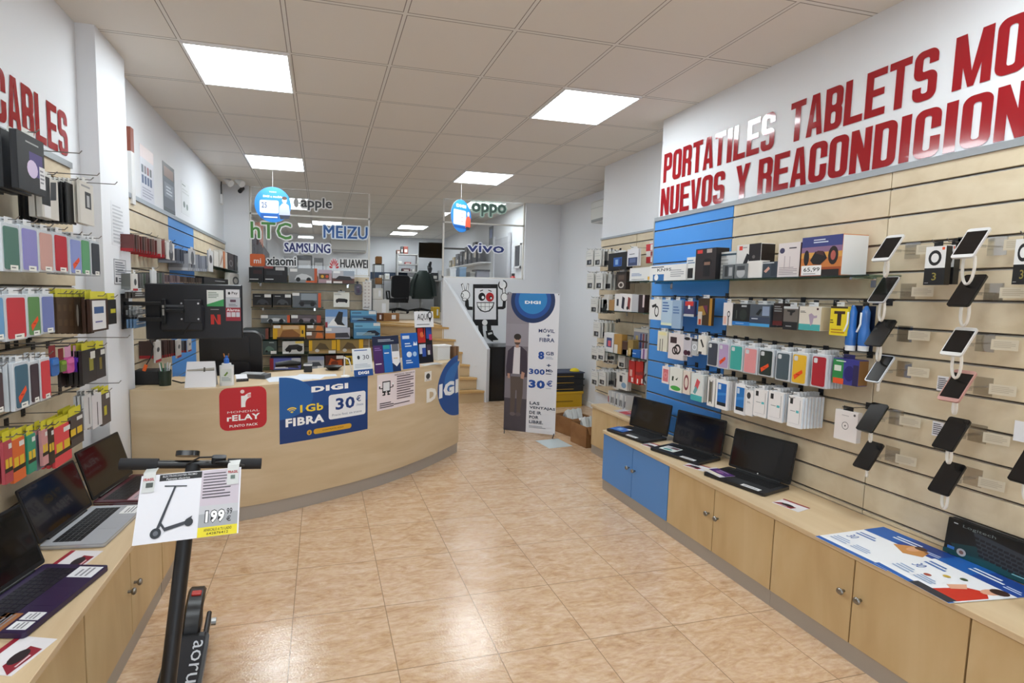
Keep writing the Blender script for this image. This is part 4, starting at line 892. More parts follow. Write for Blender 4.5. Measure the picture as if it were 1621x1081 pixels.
for px, c, d, s in (((1120, 540, 1137, 580), '3C4350', 'dark grey ribbed phone case in a clear pack', 0), ((1137, 542, 1154, 584), 'B49CC4', 'lilac phone case with an orange sticker', 1), ((1155, 545, 1176, 587), '3FA79E', 'teal phone case in a clear pack', 0), ((1177, 549, 1199, 592), 'DF9496', 'salmon pink phone case in a clear pack', 0),
                    ((1201, 552, 1224, 596), '26332F', 'black-green phone case with an orange sticker', 1), ((1228, 556, 1251, 603), '46565F', 'slate grey phone case in a clear pack', 0), ((1253, 558, 1278, 609), 'E2B32A', 'yellow phone case with an orange sticker', 1), ((1284, 561, 1309, 614), 'A8202C', 'dark red phone case in a clear pack', 0)):
    case('R', px, .17, c, d, n=5, sticker=bool(s), price=False)
pack('R', (1318, 568, 1359, 609), .15, .06, '3A3A8C', [('r', 0, .0, .42, .96, '2F8A4A'), ('r', .06, .5, .34, .72, 'DCE4D8'), ('l', .12, .86, .6, .93, 1, 'E8F0E8'), ('e', .66, .45, .2, .3, '24206A'), ('r', .8, 0, 1, .8, '2A2450'), ('r', .04, .0, .46, .22, 'E0562C')], 'earphone_box', 'accessory pack', 'green and purple box with an orange label hanging beside the red case', tab='2A2A66', edge='8A6232')
# ---------------------------------------------------------------- phone wall: fourth row
def h4(px, base, ops, name, label, n=1, dist=.17, depth=.016, **k): return pack('R', px, dist, depth, base, ops, name, k.pop('cat', 'accessory pack'), label+' hanging in the lowest row', behind=n, tab=k.pop('tab', 'E0E2E4'), **k)
h4((1048, 580, 1059, 607), 'ECE0E0', [('r', .14, .12, .9, .85, 'D87880'), ('o', .52, .5, .25, None, .7, 'E8A0A4')], 'earphone_pack', 'small pink and white pack', 0)
h4((1060, 582, 1080, 620), 'E6E8E0', [('e', .5, .14, .4, .1, '4AA84A'), ('p', [(.2, .62), (.34, .62), (.3, .42), (.18, .44)], '2A3A2E'), ('p', [(.45, .5), (.68, .62), (.6, .48)], '3A4A3A')], 'earphone_pack', 'white pack with a green foot and earbuds')
h4((1081, 587, 1092, 624), 'E4D8CC', [('o', .5, .5, .36, .34, .65, '8A4650')], 'strap_pack', 'cream pack with a wine red strap ring')
h4((1094, 592, 1112, 635), 'E2E6E4', [('r', 0, 0, 1, .22, '4AB0B4'), ('p', [(.3, .5), (.5, .84), (.78, .74), (.56, .4)], 'D0545C'), ('p', [(.2, .3), (.4, .56), (.6, .44), (.4, .24)], '6AA4A8')], 'screen_protector_pack', 'white and teal pack with a red slanted picture', 3)
h4((1120, 597, 1131, 643), 'EAE8E4', [('r', .3, .15, .62, .85, '6A6458'), ('r', .22, .1, .3, .9, '2A2A2C'), ('r', .66, .1, .74, .9, '2A2A2C')], 'strap_pack', 'narrow white box with a grey strap', 3)
for px, d, c in (((1133, 602, 1152, 648), 'white bordered glossy blue case pack, further from the phones', '1E6CC0'), ((1163, 608, 1180, 656), 'white bordered glossy blue case pack, nearer the phones', '2474BE')):
    h4(px, 'ECECEE', [('r', .14, .12, .88, .9, c), ('r', .14, .12, .88, .24, '14202C'), ('r', .2, .68, .42, .86, 'C8D8E8'), ('p', [(.14, .45), (.88, .52), (.88, .6), (.14, .55)], '3A8AD4')], 'phone_case_pack', d, 4, cat='phone case')
for px, d in (((1179, 617, 1192, 658), 'slim white phone box with a dark oval lens'), ((1193, 616, 1214, 660), 'white phone case box, first of the three with teal lettering'), ((1216, 620, 1239, 667), 'white phone case box, middle of the three with teal lettering'), ((1247, 627, 1269, 677), 'white phone case box, last of the three with teal lettering')):
    h4(px, 'ECEAEA', [('r', .13, .74, .34, .92, '26282C'), ('l', .18, .50, .62, .54, 1, '7A7E84'), ('r', .60, .48, .80, .56, '58B8C0'), ('r', .86, .15, .88, .9, '3A3A3E'), ('r', .12, .12, .88, .13, 'C8C8CC')] if 'teal' in d else [('e', .45, .78, .24, .13, '3A3C40'), ('l', .3, .48, .7, .56, 2, '8A8E94')], 'phone_case_pack', d, 6, cat='phone case', edge='DCE6F0')
pack('R', (1321, 650, 1357, 698), .14, .03, 'E4DEDC', [('o', .48, .5, .15, .13, .86, '4A464A'), ('e', .48, .5, .03, .03, '3A363A'), ('e', .86, .9, .05, .04, '5A565A'), ('l', .3, .82, .7, .86, 1, 'A8A2A2')], 'battery_box', 'accessory pack', 'flat white box with a small battery symbol hanging alone', tab=K)
for px, lb in (((1298, 628), 'empty metal hook with a ticket holder below the red case'), ((1478, 540), 'bare metal hook end near the outer phone column')):
    p = on_x(px[0], px[1], 2.66); g = G(); g.box(-.014, .014, -.003, 0, -.05, .012, STEEL); g.tube([(0, -.002, 0), (0, -.20, 0), (0, -.212, .012)], .0022, HOOKW, 6)
    if px[0] < 1400: tag(g.make('display_hook', loc=(2.66, p.y, p.z), rz=-PI/2), lb, 'hook')

# ================================================================ LEFT WALL, NEAR: cases, wallets, pouches
def L(px, dist, base, ops, name, label, n=2, depth=.012, row='', cat='accessory pack', **k):
    return pack('L', px, dist, depth, base, ops, name, cat, label+' hanging '+row, behind=n, tab=k.pop('tab', 'E0E0DC'), **k)
R0, R1, R2, R3, R4 = 'under the red lettering', 'in the first case row', 'in the second case row', 'in the third row', 'in the lowest row'
L((28, 216, 70, 304), .24, '17181C', [('r', .42, .30, .92, .72, '4A3A7C'), ('e', .52, .42, .2, .16, 'D8C8E8'), ('r', .78, .12, 1.0, .52, 'E6E6E8'), ('l', .8, .2, .96, .48, 4, '888890'), ('l', .3, .84, .9, .90, 1, 'A8A8A8')], 'tablet_cover_box', 'large black boxed tablet cover with a purple picture', 4, .022, R0, 'cover box', step=.045)
L((66, 282, 92, 346), .20, 'D9D6CE', [('r', .0, .3, .5, 1, '1A1C20'), ('r', .12, .02, .5, .3, 'EDEDED'), ('p', [(.5, .45), (.86, .5), (.9, .95), (.55, .9)], '3A3E44')], 'tablet_cover_box', 'white boxed tablet cover tucked below the large black one', 1, .02, R0, 'cover box')
L((106, 291, 120, 354), .215, '141416', [], 'folio_cover_pack', 'thin black folio cover pack, front of a tight row', 10, .008, R0, 'cover pack', step=.017)
L((127, 290, 148, 355), .24, 'D9D5CC', [('r', .35, .38, .8, .78, '16181A'), ('r', .48, .42, .68, .70, 'B8B8B8'), ('l', .1, .85, .9, .95, 1, '999999')], 'earphone_box', 'white flat box with a dark window beside the black folios', 1, .012, R0, 'box', step=.022)
for px, c, d, s in (((3, 354, 31, 430), '4E7468', 'dark sage green phone case, nearest in the top case row', 0), ((33, 358, 60, 431), '8C88C4', 'lilac phone case between the sage green and pink ones', 0), ((61, 365, 84, 431), 'C89C92', 'dusty pink phone case', 0), ((85, 369, 107, 432), 'B81E2C', 'bright red phone case in the top case row', 0),
                    ((110, 376, 129, 435), '8A96CE', 'periwinkle phone case with an orange sticker', 1), ((128, 377, 142, 436), '5A9A6C', 'leaf green phone case, narrow, in the top case row', 0), ((144, 382, 158, 437), '30343C', 'charcoal phone case, last of the top case row', 0)):
    case('L', px, .20, c, d, n=4, sticker=bool(s), cam=False)
for px, c, d, s in (((-12, 466, 6, 540), '6A9CC8', 'light blue phone case cut by the picture edge', 0), ((8, 466, 42, 539), 'C0323C', 'tall red phone case in the second case row', 0), ((43, 465, 64, 533), '5C8A52', 'grass green phone case with an orange sticker', 1), ((65, 465, 86, 528), '707CB4', 'slate blue phone case beside the brown wallets', 0)):
    case('L', px, .20, c, d, n=4, sticker=bool(s), cam=False)
for x, lb in ((90, 'first'), (99, 'second'), (108, 'third'), (119, 'fourth'), (130, 'fifth'), (139, 'sixth')):
    L((x, 470, x+9, 528), .20, '43301E', [('l', .2, .1, .8, .9, 2, '54402A')] if x != 119 else [('e', .4, .5, .2, .3, 'B8B0A4')], 'wallet_case', lb+' brown leather wallet from the slate blue case', 1, .012, R2, 'phone wallet', tab='C8C03A')
L((143, 473, 171, 524), .26, '3A2418', [('r', .10, .06, .86, .95, 'DCDCDC'), ('r', .2, .55, .74, .76, '3A5A8A'), ('l', .25, .25, .75, .34, 1, '4A4A8A')], 'wallet_case', 'brown wallet with a large white label', 1, .014, R2, 'phone wallet', tab='D6CE3C')
L((171, 474, 184, 513), .16, '22201E', [('r', .3, .45, .9, .62, 'B8B02A')], 'wallet_case', 'small yellow-banded wallet next to the television arm', 1, .012, R2, 'phone wallet', tab='D6CE3C')
for px, c, d, s in (((-10, 585, 5, 655), '4A3A40', 'dark plum phone case cut by the picture edge', 0), ((22, 572, 46, 648), '3E6478', 'teal blue phone case with an orange sticker', 1), ((47, 571, 62, 639), '3C2E36', 'dark plum phone case in the third row', 0), ((64, 566, 80, 633), 'CC3A42', 'coral red phone case in the third row', 0)):
    case('L', px, .20, c, d, n=3, sticker=bool(s), cam=False)
for px, c, c2, d in (((81, 566, 94, 595), '2E62A8', '3A78C4', 'blue earphone pouch'), ((96, 570, 106, 588), '5E7A2C', '86A63C', 'olive green earphone pouch'), ((106, 565, 118, 590), 'C8589A', 'E47AB8', 'hot pink earphone pouch'), ((119, 563, 135, 588), '5A2EA8', '7A48D0', 'violet earphone pouch')):
    loc, w, h, rz = spot('L', px, .20); t = thing('earphone_pouch', d+' hanging '+R3, 'pouch', loc, rz)
    g = G(); g.rrect(-w/2, w/2, 0, h, w*.25, 0, .02, M(c, .4), 4); g.make('pouch_body', t, True); g = G(); g.rrect(-w*.36, w*.36, h*.62, h*.92, w*.1, -.003, 0, M(c2, .35), 3); g.make('flap', t)
    g = G(); g.box(-w*.4, w*.4, .009, .010, h, h+.05, M('D8A0C0' if 'pink' in d or 'violet' in d else '7A1A20', .5)); g.make('header_card', t); hook('L', loc, w, h+.045, .20, rz, hl('hook carrying the', d))
for x, lb in ((96, 'first'), (106, 'second'), (116, 'third'), (125, 'fourth')):
    L((x, 588, x+9, 612), .15, '241A1C', [], 'wallet_case', lb+' short black wallet below the coloured pouches', 0, .012, R3, 'phone wallet', hk=False)
L((130, 553, 152, 606), .22, '24201E', [('r', .5, .35, .8, .75, '8A842A'), ('r', .6, .70, .95, .92, 'DADAD4')], 'wallet_case', 'black wallet with a yellow print beside the violet pouch', 2, .014, R3, 'phone wallet', tab='D6CE3C')
L((152, 551, 167, 598), .22, '2A2424', [('r', .35, .3, .6, .7, '7A6A24'), ('r', .5, .78, .95, .95, 'DADAD4')], 'wallet_case', 'black wallet closest to the pillar', 2, .014, R3, 'phone wallet', tab='D6CE3C')
Y = 'CFC62E'
def pouch(px, c, d, n=1, dist=.20, band=True): L(px, dist, c, ([('r', 0, .26, 1, .36, '1E1C14'), ('r', .1, .36, .45, .58, 'D8B42A'), ('r', .55, .36, .9, .58, 'D8B42A')] if band else [])+[('r', .55, .80, .95, .92, 'DADAD6')], 'gel_case_pack', d, n, .012, R4, 'gel case pack', tab=Y, step=.02)
pouch((7, 697, 20, 765), 'A8404A', 'berry pink gel case pack, nearest in the lowest row'); pouch((20, 693, 40, 761), 'D2642C', 'orange gel case pack with a black band', 2)
pouch((44, 687, 57, 748), '2E8C70', 'green and white gel case pack'); pouch((57, 685, 72, 742), '7C7E8C', 'smoky grey gel case pack', 1, .18, False)
pouch((67, 679, 76, 736), 'C89090', 'pale rose gel case pack'); pouch((77, 677, 86, 735), '30241E', 'dark brown gel case pack, narrow'); pouch((86, 672, 113, 734), 'D8444A', 'bright coral gel case pack', 2)
pouch((109, 656, 132, 705), '453E3C', 'dark grey gel case pack with a yellow badge', 2)
L((133, 624, 145, 678), .20, 'CACACA', [('r', .6, .1, .7, .9, '55585A')], 'cable_pack', 'white cable pack, the inner of two', 2, .010, R4); L((146, 623, 161, 676), .20, 'D2D0D2', [('r', .5, .05, .58, .75, '2A2A2E')], 'cable_pack', 'white cable pack with a black cable line', 2, .010, R4)
L((161, 622, 175, 671), .20, '4A4442', [('r', .25, .3, .55, .6, 'B8B02A'), ('r', .5, .82, .9, .98, 'E0E0DC')], 'wallet_case', 'dark taupe wallet at the end of the lowest row', 2, .014, R4, 'phone wallet', tab=Y)
for px, z, lb in (((130, 243), .28, 'bare metal hook end below the red lettering, lower one'), ((158, 278), .3, 'bare metal hook reaching past the pillar under the lettering'), ((186, 292), .36, 'longest bare metal hook crossing the white pillar'), ((192, 606), .34, 'bare metal hook crossing the pillar above the wine-red laptop'), ((206, 534), .4, 'bare double-ended hook crossing the pillar below the television arm')):
    p = on_x(px[0], px[1], -1.26+z); g = G(); g.box(-.014, .014, -.003, 0, -.012, .022, DARK); g.tube([(0, -.002, 0), (0, -z+.01, 0), (0, -z, .012)], .0022, HOOKW, 6); tag(g.make('display_hook', loc=(-1.26, min(p.y, 2.99), p.z), rz=PI/2), lb, 'hook')
# notice on the pillar and posters on the wall
def wallposter(px, label, base, ops, name='poster', x=-1.28, th=.001):
    a0, a1 = on_x(px[0], (px[1]+px[3])/2, x), on_x(px[2], (px[1]+px[3])/2, x); xm = (px[0]+px[2])/2; zt, zb = on_x(xm, px[1], x).z, on_x(xm, px[3], x).z
    w, h = a1.y-a0.y, zt-zb; t = thing(name, label, 'poster', (x+.0005, (a0.y+a1.y)/2, zb), PI/2)
    G().box(-w/2, w/2, -th, 0, 0, h, asmat(base, .5)).make('sheet', t); a = Art(w, h); ops_on(a, ops, w, h); a.make('printed_face', t, (0, -th-.0003, 0)); return t
wallposter((180, 411, 199, 450), 'small framed notice with grey text on the white pillar', 'DCDCE0', [('r', 0, 0, 1, .02, '55585E'), ('r', 0, .98, 1, 1, '55585E'), ('r', 0, 0, .03, 1, '55585E'), ('r', .97, 0, 1, 1, '55585E'), ('l', .1, .35, .9, .92, 6, '777A84'), ('r', .1, .08, .25, .28, '44464E'), ('l', .35, .08, .9, .28, 2, '44464E')], x=-1.185)
wallposter((176, 322, 196, 389), 'faint grey printed sheet higher on the white pillar', 'E2E4E8', [('l', .1, .05, .9, .95, 11, 'BFC2C8')], x=-1.185)
wallposter((222, 236, 243, 322), 'pale poster with rows of small figures, first of the three wall posters', 'DADCE6', [('r', 0, .78, 1, 1, 'E4D4D4')]+[('r', .08+.2*i, .52, .22+.2*i, .66, ('3A4A5A', '6A5A64', '8A3A44', '4A4A52')[i]) for i in range(4)]+[('r', .08+.2*i, .33, .22+.2*i, .48, '2E4A78') for i in range(4)]+[('l', .1, .08, .9, .28, 4, 'A8AABC')])
wallposter((258, 262, 276, 336), 'dark poster with a street photo, middle of the three wall posters', '5A5E66', [('r', 0, .7, 1, 1, '4A4440'), ('r', .1, .72, .9, .92, '8A6A58'), ('r', .1, .3, .9, .6, '7A808A'), ('l', .25, .35, .75, .55, 3, 'C8CCD4'), ('r', 0, .0, 1, .08, '3A3E44')])
wallposter((287, 290, 300, 340), 'pale poster with small grey marks, last of the three wall posters', 'DFE2E4', [('l', .1, .86, .6, .92, 1, '6A7A74'), ('l', .1, .62, .9, .8, 2, 'C8CCCC'), ('e', .3, .3, .12, .1, '6E7C78'), ('e', .65, .26, .12, .1, '88948E')])
p = on_x(200, 216, -1.28); t = thing('emergency_light', 'narrow brown and white box high on the wall behind the pillar', 'alarm box', (-1.28, p.y, p.z), PI/2); G().box(-.03, .03, -.035, 0, -.10, .06, M('8A4A3A', .5)).make('housing', t); G().box(-.03, .03, -.035, 0, -.45, -.10, M('DADADA', .5)).make('cover', t)
# ================================================================ LEFT WALL BEHIND THE COUNTER
def row(px0, px1, y0, y1, n, cols, dist, label, group, y0b=None, y1b=None, name='blister_pack', depth=.009, cat='accessory pack', side='L', red=None):
    """n packs edge-on along the wall, each its own object"""
    ax, f, s = PL[side]; base = None
    for i in range(n):
        u = (i+.5)/n; x = px0+(px1-px0)*u; a = y0+((y0b if y0b is not None else y0)-y0)*u; b = y1+((y1b if y1b is not None else y1)-y1)*u
        v = f+s*dist; p, q = on_x(x, a, v), on_x(x, b, v); h = p.z-q.z
        key = (label, i % 3)
        if key not in _row:
            t = thing(name, label, cat, (v, p.y, q.z), FACE[side][1], group)
            c = cols[i % len(cols)]
            G().box(-depth/2, depth/2, 0, dist-.004, 0, h*.94, asmat(c, .4)).make('pack_body', t); G().box(-depth/2-.0003, depth/2+.0003, .004, dist-.006, 0, h*.16, asmat(red or 'C8CACC', .4)).make('foot_band', t)
            _row[key] = t
        else: dup(_row[key], (v, p.y, q.z))
_row = {}
def hooks_at(pts, label, dist, group):
    o = None
    for x, y in pts:
        p = on_x(x, y, -1.26+dist)
        if o is None: g = G(); g.box(-.014, .014, -.003, 0, -.012, .022, DARK); g.tube([(0, -.002, 0), (0, -dist, 0), (0, -dist-.01, .012)], .0022, HOOKW, 6); o = tag(g.make('display_hook', loc=(-1.26, p.y, p.z), rz=PI/2), label, 'hook', group)
        else: c = o.copy(); COL.objects.link(c); c.location = (-1.26, p.y, p.z)
hooks_at([(238+10*i, 371+4.6*i) for i in range(6)], 'black tipped hook above the upper row of thin packs behind the pillar', .16, 'hooks of the upper thin-pack row')
row(210, 250, 369, 397, 10, ('6A3A38', '54423E', '7A5A54'), .15, 'thin red-footed screen protector pack in the upper row behind the pillar', 'red-footed packs of the upper row', 375, 404, red='A8242C')
row(252, 274, 375, 406, 4, ('B8AFA8', '8A4A48', 'C8C4C0'), .15, 'thin pale screen protector pack with red foot next to the round-holed card', 'pale red-footed packs of the upper row', 381, 410, red='B02C34')
def L2(px, base, ops, name, label, n=0, dist=.16, depth=.012, **k): return pack('L', px, dist, depth, base, ops, name, k.pop('cat', 'accessory pack'), label, behind=n, **k)
L2((265, 385, 276, 411), 'D8D4D0', [('e', .5, .35, .3, None, '3A3A40'), ('e', .5, .75, .25, None, '8A8A90')], 'card_pack', 'white card with two dark rounds hanging in the upper row', tab='DDDDDD')
row(278, 300, 392, 416, 6, ('4A4E5A', '5E626E', '3C404C'), .14, 'thin dark grey pack on the blue panel in the upper row', 'dark grey packs on the blue panel', 396, 418, red='7A7E88')
L2((300, 395, 309, 418), 'C8CACE', [('e', .5, .4, .3, None, '5A5E66')], 'card_pack', 'pale card with a grey round at the front of the dark grey packs', hk=False, tab='DDDDDD')
row(296, 329, 400, 428, 9, ('9A9CA4', 'ACAEB4', '888A92'), .16, 'thin light grey pack in the long row below the dark grey ones', 'light grey packs of the upper row', 397, 430, red='C4C6CC')
L2((330, 397, 337, 430), 'D0D0D0', [('e', .5, .6, .3, .2, '3A3C40')], 'card_pack', 'white card at the front of the light grey row', hk=False, tab='DDDDDD')
zl1 = shelf('L', 338, 388, (424, 430), .16, 'short glass shelf on the side wall behind the counter, upper one')
for px, c, o, d in (((339, 400, 346, 424), 'D6D2CA', [], 'slim cream box at the near end of the upper glass shelf'), ((347, 398, 353, 425), 'C8C4BC', [('p', [(.2, .2), (.8, .8), (.9, .6), (.3, .1)], '8A5A3A')], 'slim box with a brown slash on the upper glass shelf'), ((354, 400, 360, 426), 'C87848', [('r', .4, 0, 1, 1, 'DAD6CE')], 'slim orange and white box on the upper glass shelf'), ((361, 401, 370, 427), '22242A', [('o', .5, .4, .3, .2, .7, '8A8C90')], 'black box with a grey ring on the upper glass shelf'), ((371, 404, 386, 428), '17181C', [('e', .5, .45, .28, .28, '8C8A80'), ('e', .5, .5, .14, .14, 'C8C4B4')], 'black box with a pale emblem at the far end of the upper glass shelf')):
    L2(px, c, o, 'small_box', d, dist=.15, depth=.06, hang=False, cat='box').location.z = zl1+.0006
row(211, 262, 432, 458, 12, ('7A7C78', '5A665C', '6E6A6C'), .15, 'thin grey-green pack in the middle row behind the pillar', 'grey-green packs of the middle row', 430, 452, red='8A8E8A')
L2((210, 433, 218, 460), 'D6D4D0', [('e', .5, .5, .25, .2, '3A3A3C'), ('r', 0, 0, 1, .12, 'A82A30')], 'card_pack', 'white card with a dark round nearest the pillar in the middle row', dist=.17, tab='DDDDDD')
L2((240, 428, 248, 450), 'CFCFCF', [], 'card_pack', 'plain white card among the grey-green packs', dist=.17, tab='DDDDDD')
row(263, 286, 434, 448, 6, ('6A5A5C', '54484E', '7A6A6C'), .15, 'thin mauve-brown pack above the back of the television', 'mauve packs above the television', 436, 448, red='8A7C80')
row(289, 321, 437, 448, 8, ('4E4038', '5E5046', '403630'), .15, 'thin brown pack above the back of the television', 'brown packs above the television', 440, 449, red='8A7A6C')
zl2 = shelf('L', 322, 386, (449, 453), .17, 'short glass shelf on the side wall, half hidden by the television')
L2((323, 440, 361, 450), '18191C', [('l', .4, .4, .95, .7, 1, 'A8A8A8')], 'flat_box', 'flat black box lying above the television', dist=.16, depth=.08, hang=False, cat='box').location.z = zl2+.0006
L2((364, 432, 383, 451), 'D2D0CA', [('o', .45, .4, .26, .36, .6, '2A2A2E'), ('r', .7, .6, .9, .8, '3A3A3E')], 'small_box', 'white box with a black ring above the far end of the television', dist=.16, depth=.06, hang=False, cat='box').location.z = zl2+.0006
for px, c, d in (((212, 462, 230, 472), '4A4440', 'dark small blister pack hanging below the middle row'), ((213, 490, 230, 498), '6A6E70', 'grey blister pack hanging beside the television mount'), ((214, 504, 232, 518), '5A7A9C', 'bluish blister pack under the television arm')):
    L2(px, c, [('l', .1, .3, .9, .9, 2, 'C8C8C8')], 'blister_pack', d, tab='DDDDDD', n=2)
row(254, 283, 538, 568, 8, ('4A3634', '3C2C2C', '5E4A48'), .15, 'thin dark red-footed pack in the row under the television', 'red-footed packs under the television', 538, 562, red='B02C34')
for px, d in (((246, 540, 255, 573), 'pale card with dots at the near end of the row under the television'), ((280, 537, 287, 566), 'pale card after the red-footed packs under the television'), ((298, 537, 303, 556), 'narrow white card near the blue panel under the television')):
    L2(px, 'CDC8C4', [('e', .5, .6, .25, .12, '4A4A4E'), ('r', 0, 0, 1, .12, 'A82A30')], 'card_pack', d, dist=.17, tab='DDDDDD')
row(288, 297, 538, 558, 2, ('55585E', '3A3438'), .15, 'dark pack between the white cards under the television', 'dark packs under the television', red='B02C34')
for px, c, o, d in (((382, 458, 389, 474), 'D0D0CC', [('l', .1, .2, .9, .9, 3, '8A8A8A')], 'small white hanging card beyond the television'), ((390, 452, 398, 476), 'A88C74', [('r', .1, .1, .6, .9, '8A929A')], 'brown edged hanging pack beyond the television'), ((387, 488, 397, 505), 'D8862C', [('r', .3, .1, .7, .9, 'E8B060')], 'orange hanging pack beyond the television'), ((384, 478, 390, 488), '6A7684', [], 'grey hanging pack above the orange one')):
    L2(px, c, o, 'hanging_pack', d, tab='D0D0D0', dist=.14)

# ================================================================ TELEVISION ON ITS ARM
c0, c1 = on_y(229, 448, 3.50), on_y(384, 536, 3.50); TW, TH = c1.x-c0.x, c0.z-c1.z
t = thing('television', 'black flat television seen from the back on a wall arm over the counter', 'television', ((c0.x+c1.x)/2, 3.50, c1.z), .03)
g = G(); g.box(-TW/2, TW/2, .0, .03, 0, TH, M('121218', .3), c=.006); g.make('back_panel', t); G().box(-TW/2+.006, TW/2-.006, .03, .034, .006, TH-.006, M('050506', .1)).make('screen', t)
g = G(); g.box(-TW*.35, TW*.10, -.028, 0, .05, TH*.62, M('15151B', .35), c=.012); g.make('rear_housing', t)
g = G(); g.box(-TW*.10, TW*.08, -.040, -.028, TH*.30, TH*.72, M('1C1C22', .4), c=.004); g.make('mounting_plate', t)
for x in (-.12, .05):
    for z in (.37, .65): G().disc((TW*x, -.040, TH*z), .006, 1, -.004, CHROME, 10).make('screw', t)
for x0, y0, x1, y1, base, ops in ((327, 459, 354, 485, 'E2E6E2', [('p', [(0, 0), (1, 0), (1, .45), (.55, .30), (0, .12)], '3A9A58'), ('l', .08, .5, .7, .9, 4, '7A8A80')]), (332, 487, 351, 514, '181416', [('l', .05, .86, .95, .94, 1, 'A8A0A0'), ('p', [(.06, .02), (.06, .6), (.32, .6), (.62, .2), (.62, .6), (.9, .6), (.9, .02), (.64, .02), (.34, .40), (.34, .02)], 'C0281E')]),
                                  (357, 458, 379, 471, 'DCDCE0', [('t', 'Pay', .42, .30, .86, .72, '1A1A1C', .02), ('e', .24, .52, .09, .18, '1A1A1C')]), (357, 471, 380, 487, 'B9BCC4', [('r', .3, .55, .7, .8, '5A3A4C'), ('l', .2, .1, .8, .4, 2, '6A6E78')]), (357, 487, 381, 508, '9C2434', [('t', 'Alarma', .06, .72, .94, .94, 'F0E0E4', .03), ('r', .06, .3, .34, .66, 'D8C8D4'), ('r', .38, .3, .64, .66, 'D8D4D8'), ('r', .68, .3, .94, .66, 'C8CCD8')])):
    a0, a1 = on_y(x0, y0, 3.498), on_y(x1, y1, 3.498); w, h = a1.x-a0.x, a0.z-a1.z; q = (a0.x+a1.x)/2-t.location.x
    a = Art(w, h, base); ops_on(a, ops, w, h); a.make('sticker', t, (q, -.001, a1.z-t.location.z))
G().tube([(-.05, -.044, TH*.55), (-.02, -.05, TH*.3), (-.06, -.04, TH*.1), (-.20, -.02, .01), (-.25, .0, -.01)], .003, '0C0C0E', 6).make('cable', t)
p0, p1 = on_y(192, 480, 3.44), on_y(192, 505, 3.44)
t2 = thing('television_bracket', 'black double-bar wall arm holding the television on the white pillar', 'wall arm', (-1.185, 3.44, p0.z)); xr = t.location.x-.03+1.185; dz = p1.z-p0.z
g = G(); g.box(0, .012, -.05, .05, dz-.06, .06, SB, c=.002); g.make('wall_plate', t2)
for z in (0, dz): g = G(); g.box(.01, xr*.62, -.018, .004, z-.012, z+.012, SB, c=.003); g.make('arm_bar', t2)
g = G(); g.box(xr*.60, xr*.66, -.024, .008, dz-.03, .03, SB, c=.004); g.box(xr*.66, xr-.02, -.016, .006, dz*.55, dz*.35, SB, c=.002); g.make('joint', t2)
for z in (-.02, dz*.38, dz*.62): G().box(xr*.615, xr*.65, -.027, -.024, z-.012, z+.012, CHROME).make('clip', t2)
p = on_y(236, 536, 3.52); t = thing('power_cable', 'black cable with an orange plug hanging below the television', 'cable', (p.x, 3.53, p.z)); q = on_y(229, 582, 3.53)
G().tube([(0, 0, -.008), (.02, 0, -.05), (.005, 0, -.12), (q.x-p.x+.01, 0, q.z-p.z+.02)], .004, '0E0E10', 6).make('cord', t); G().tube([(q.x-p.x+.01, 0, q.z-p.z+.02), (q.x-p.x-.005, 0, q.z-p.z-.02)], .011, 'E0601E', 8).make('plug', t)
# ================================================================ THINGS ON THE COUNTER
CZ = CT-.001
def at_c(px, py): return on_z(px, py, CZ)
def hgt(p, px, py): return on_y(px, py, p.y).z-CZ           # height of a pixel above the counter at p
p = at_c(317, 613); t = thing('desk_calendar', 'white folded desk calendar standing on the counter near the sanitizer', 'calendar', (p.x, p.y+.04, CZ), .05); w, h = .19, .165
for s, nm in ((-1, 'front_sheet'), (1, 'rear_sheet')):
    g = G(); g.prism([(-w/2, s*.045, 0), (w/2, s*.045, 0), (w/2-.01, s*.004, h), (-w/2+.01, s*.004, h)], (0, -s*.002, 0), PAPER); f = g.make(nm, t)
a = Art(w*.9, h); a.rect(.02, .66, .98, .7, '6A665E'); a.poly([(.02, .72), (.98, .78), (.98, .7), (.02, .66)], 'A8A49A'); a.rect(.6, .62, .66, .80, '4A463E'); o = a.make('printed_face', t, (0, -.0475, 0), (-math.atan2(.041, h), 0, 0))
p = at_c(358, 611); t = thing('sanitizer_bottle', 'white pump bottle with a blue neck and a pen clipped behind it', 'bottle', (p.x, p.y+.03, CZ)); g = G(); g.rplan(-.045, .045, -.028, .028, .025, 0, .135, M('E4E6E8', .3), 5); g.rplan(-.030, .030, -.02, .02, .018, .135, .15, M('E4E6E8', .3), 5); g.make('bottle_body', t, True)
g = G(); g.lathe([(.017, .15), (.017, .178), (.010, .185), (.010, .20)], M('2A6AC8', .35), 12); g.make('pump', t, True); g = G(); g.tube([(-.012, .004, .19), (-.018, .004, .215)], .004, 'C87A2C', 6); g.tube([(.01, .004, .19), (.014, .004, .215)], .004, '8A5A34', 6); g.make('pen', t)
a = Art(.07, .09, 'D8DEDC'); a.poly([(.3, .5), (.6, .8), (.7, .7), (.45, .45)], '6A8A3C'); a.lines(.1, .1, .9, .4, 3, '8A9AA0'); a.make('label_print', t, (0, -.0285, .025))
p = at_c(258, 612); t = thing('pen_cup', 'dark pen cup full of pens at the near end of the counter', 'pen cup', (p.x, p.y+.05, CZ)); g = G(); g.lathe([(.036, 0), (.04, .10), (.037, .10), (.033, .006)], M('16281C', .4), 18); g.make('cup', t, True)
for i, c in enumerate(('D8D8D8', 'C8CCD0', '3A7A50', 'E0E0E0', '6A8A7A')): g = G(); an = i*1.26; g.tube([(.01*math.cos(an), .01*math.sin(an), .01), (.034*math.cos(an), .03*math.sin(an), .15)], .004, c, 6); g.make('pen', t)
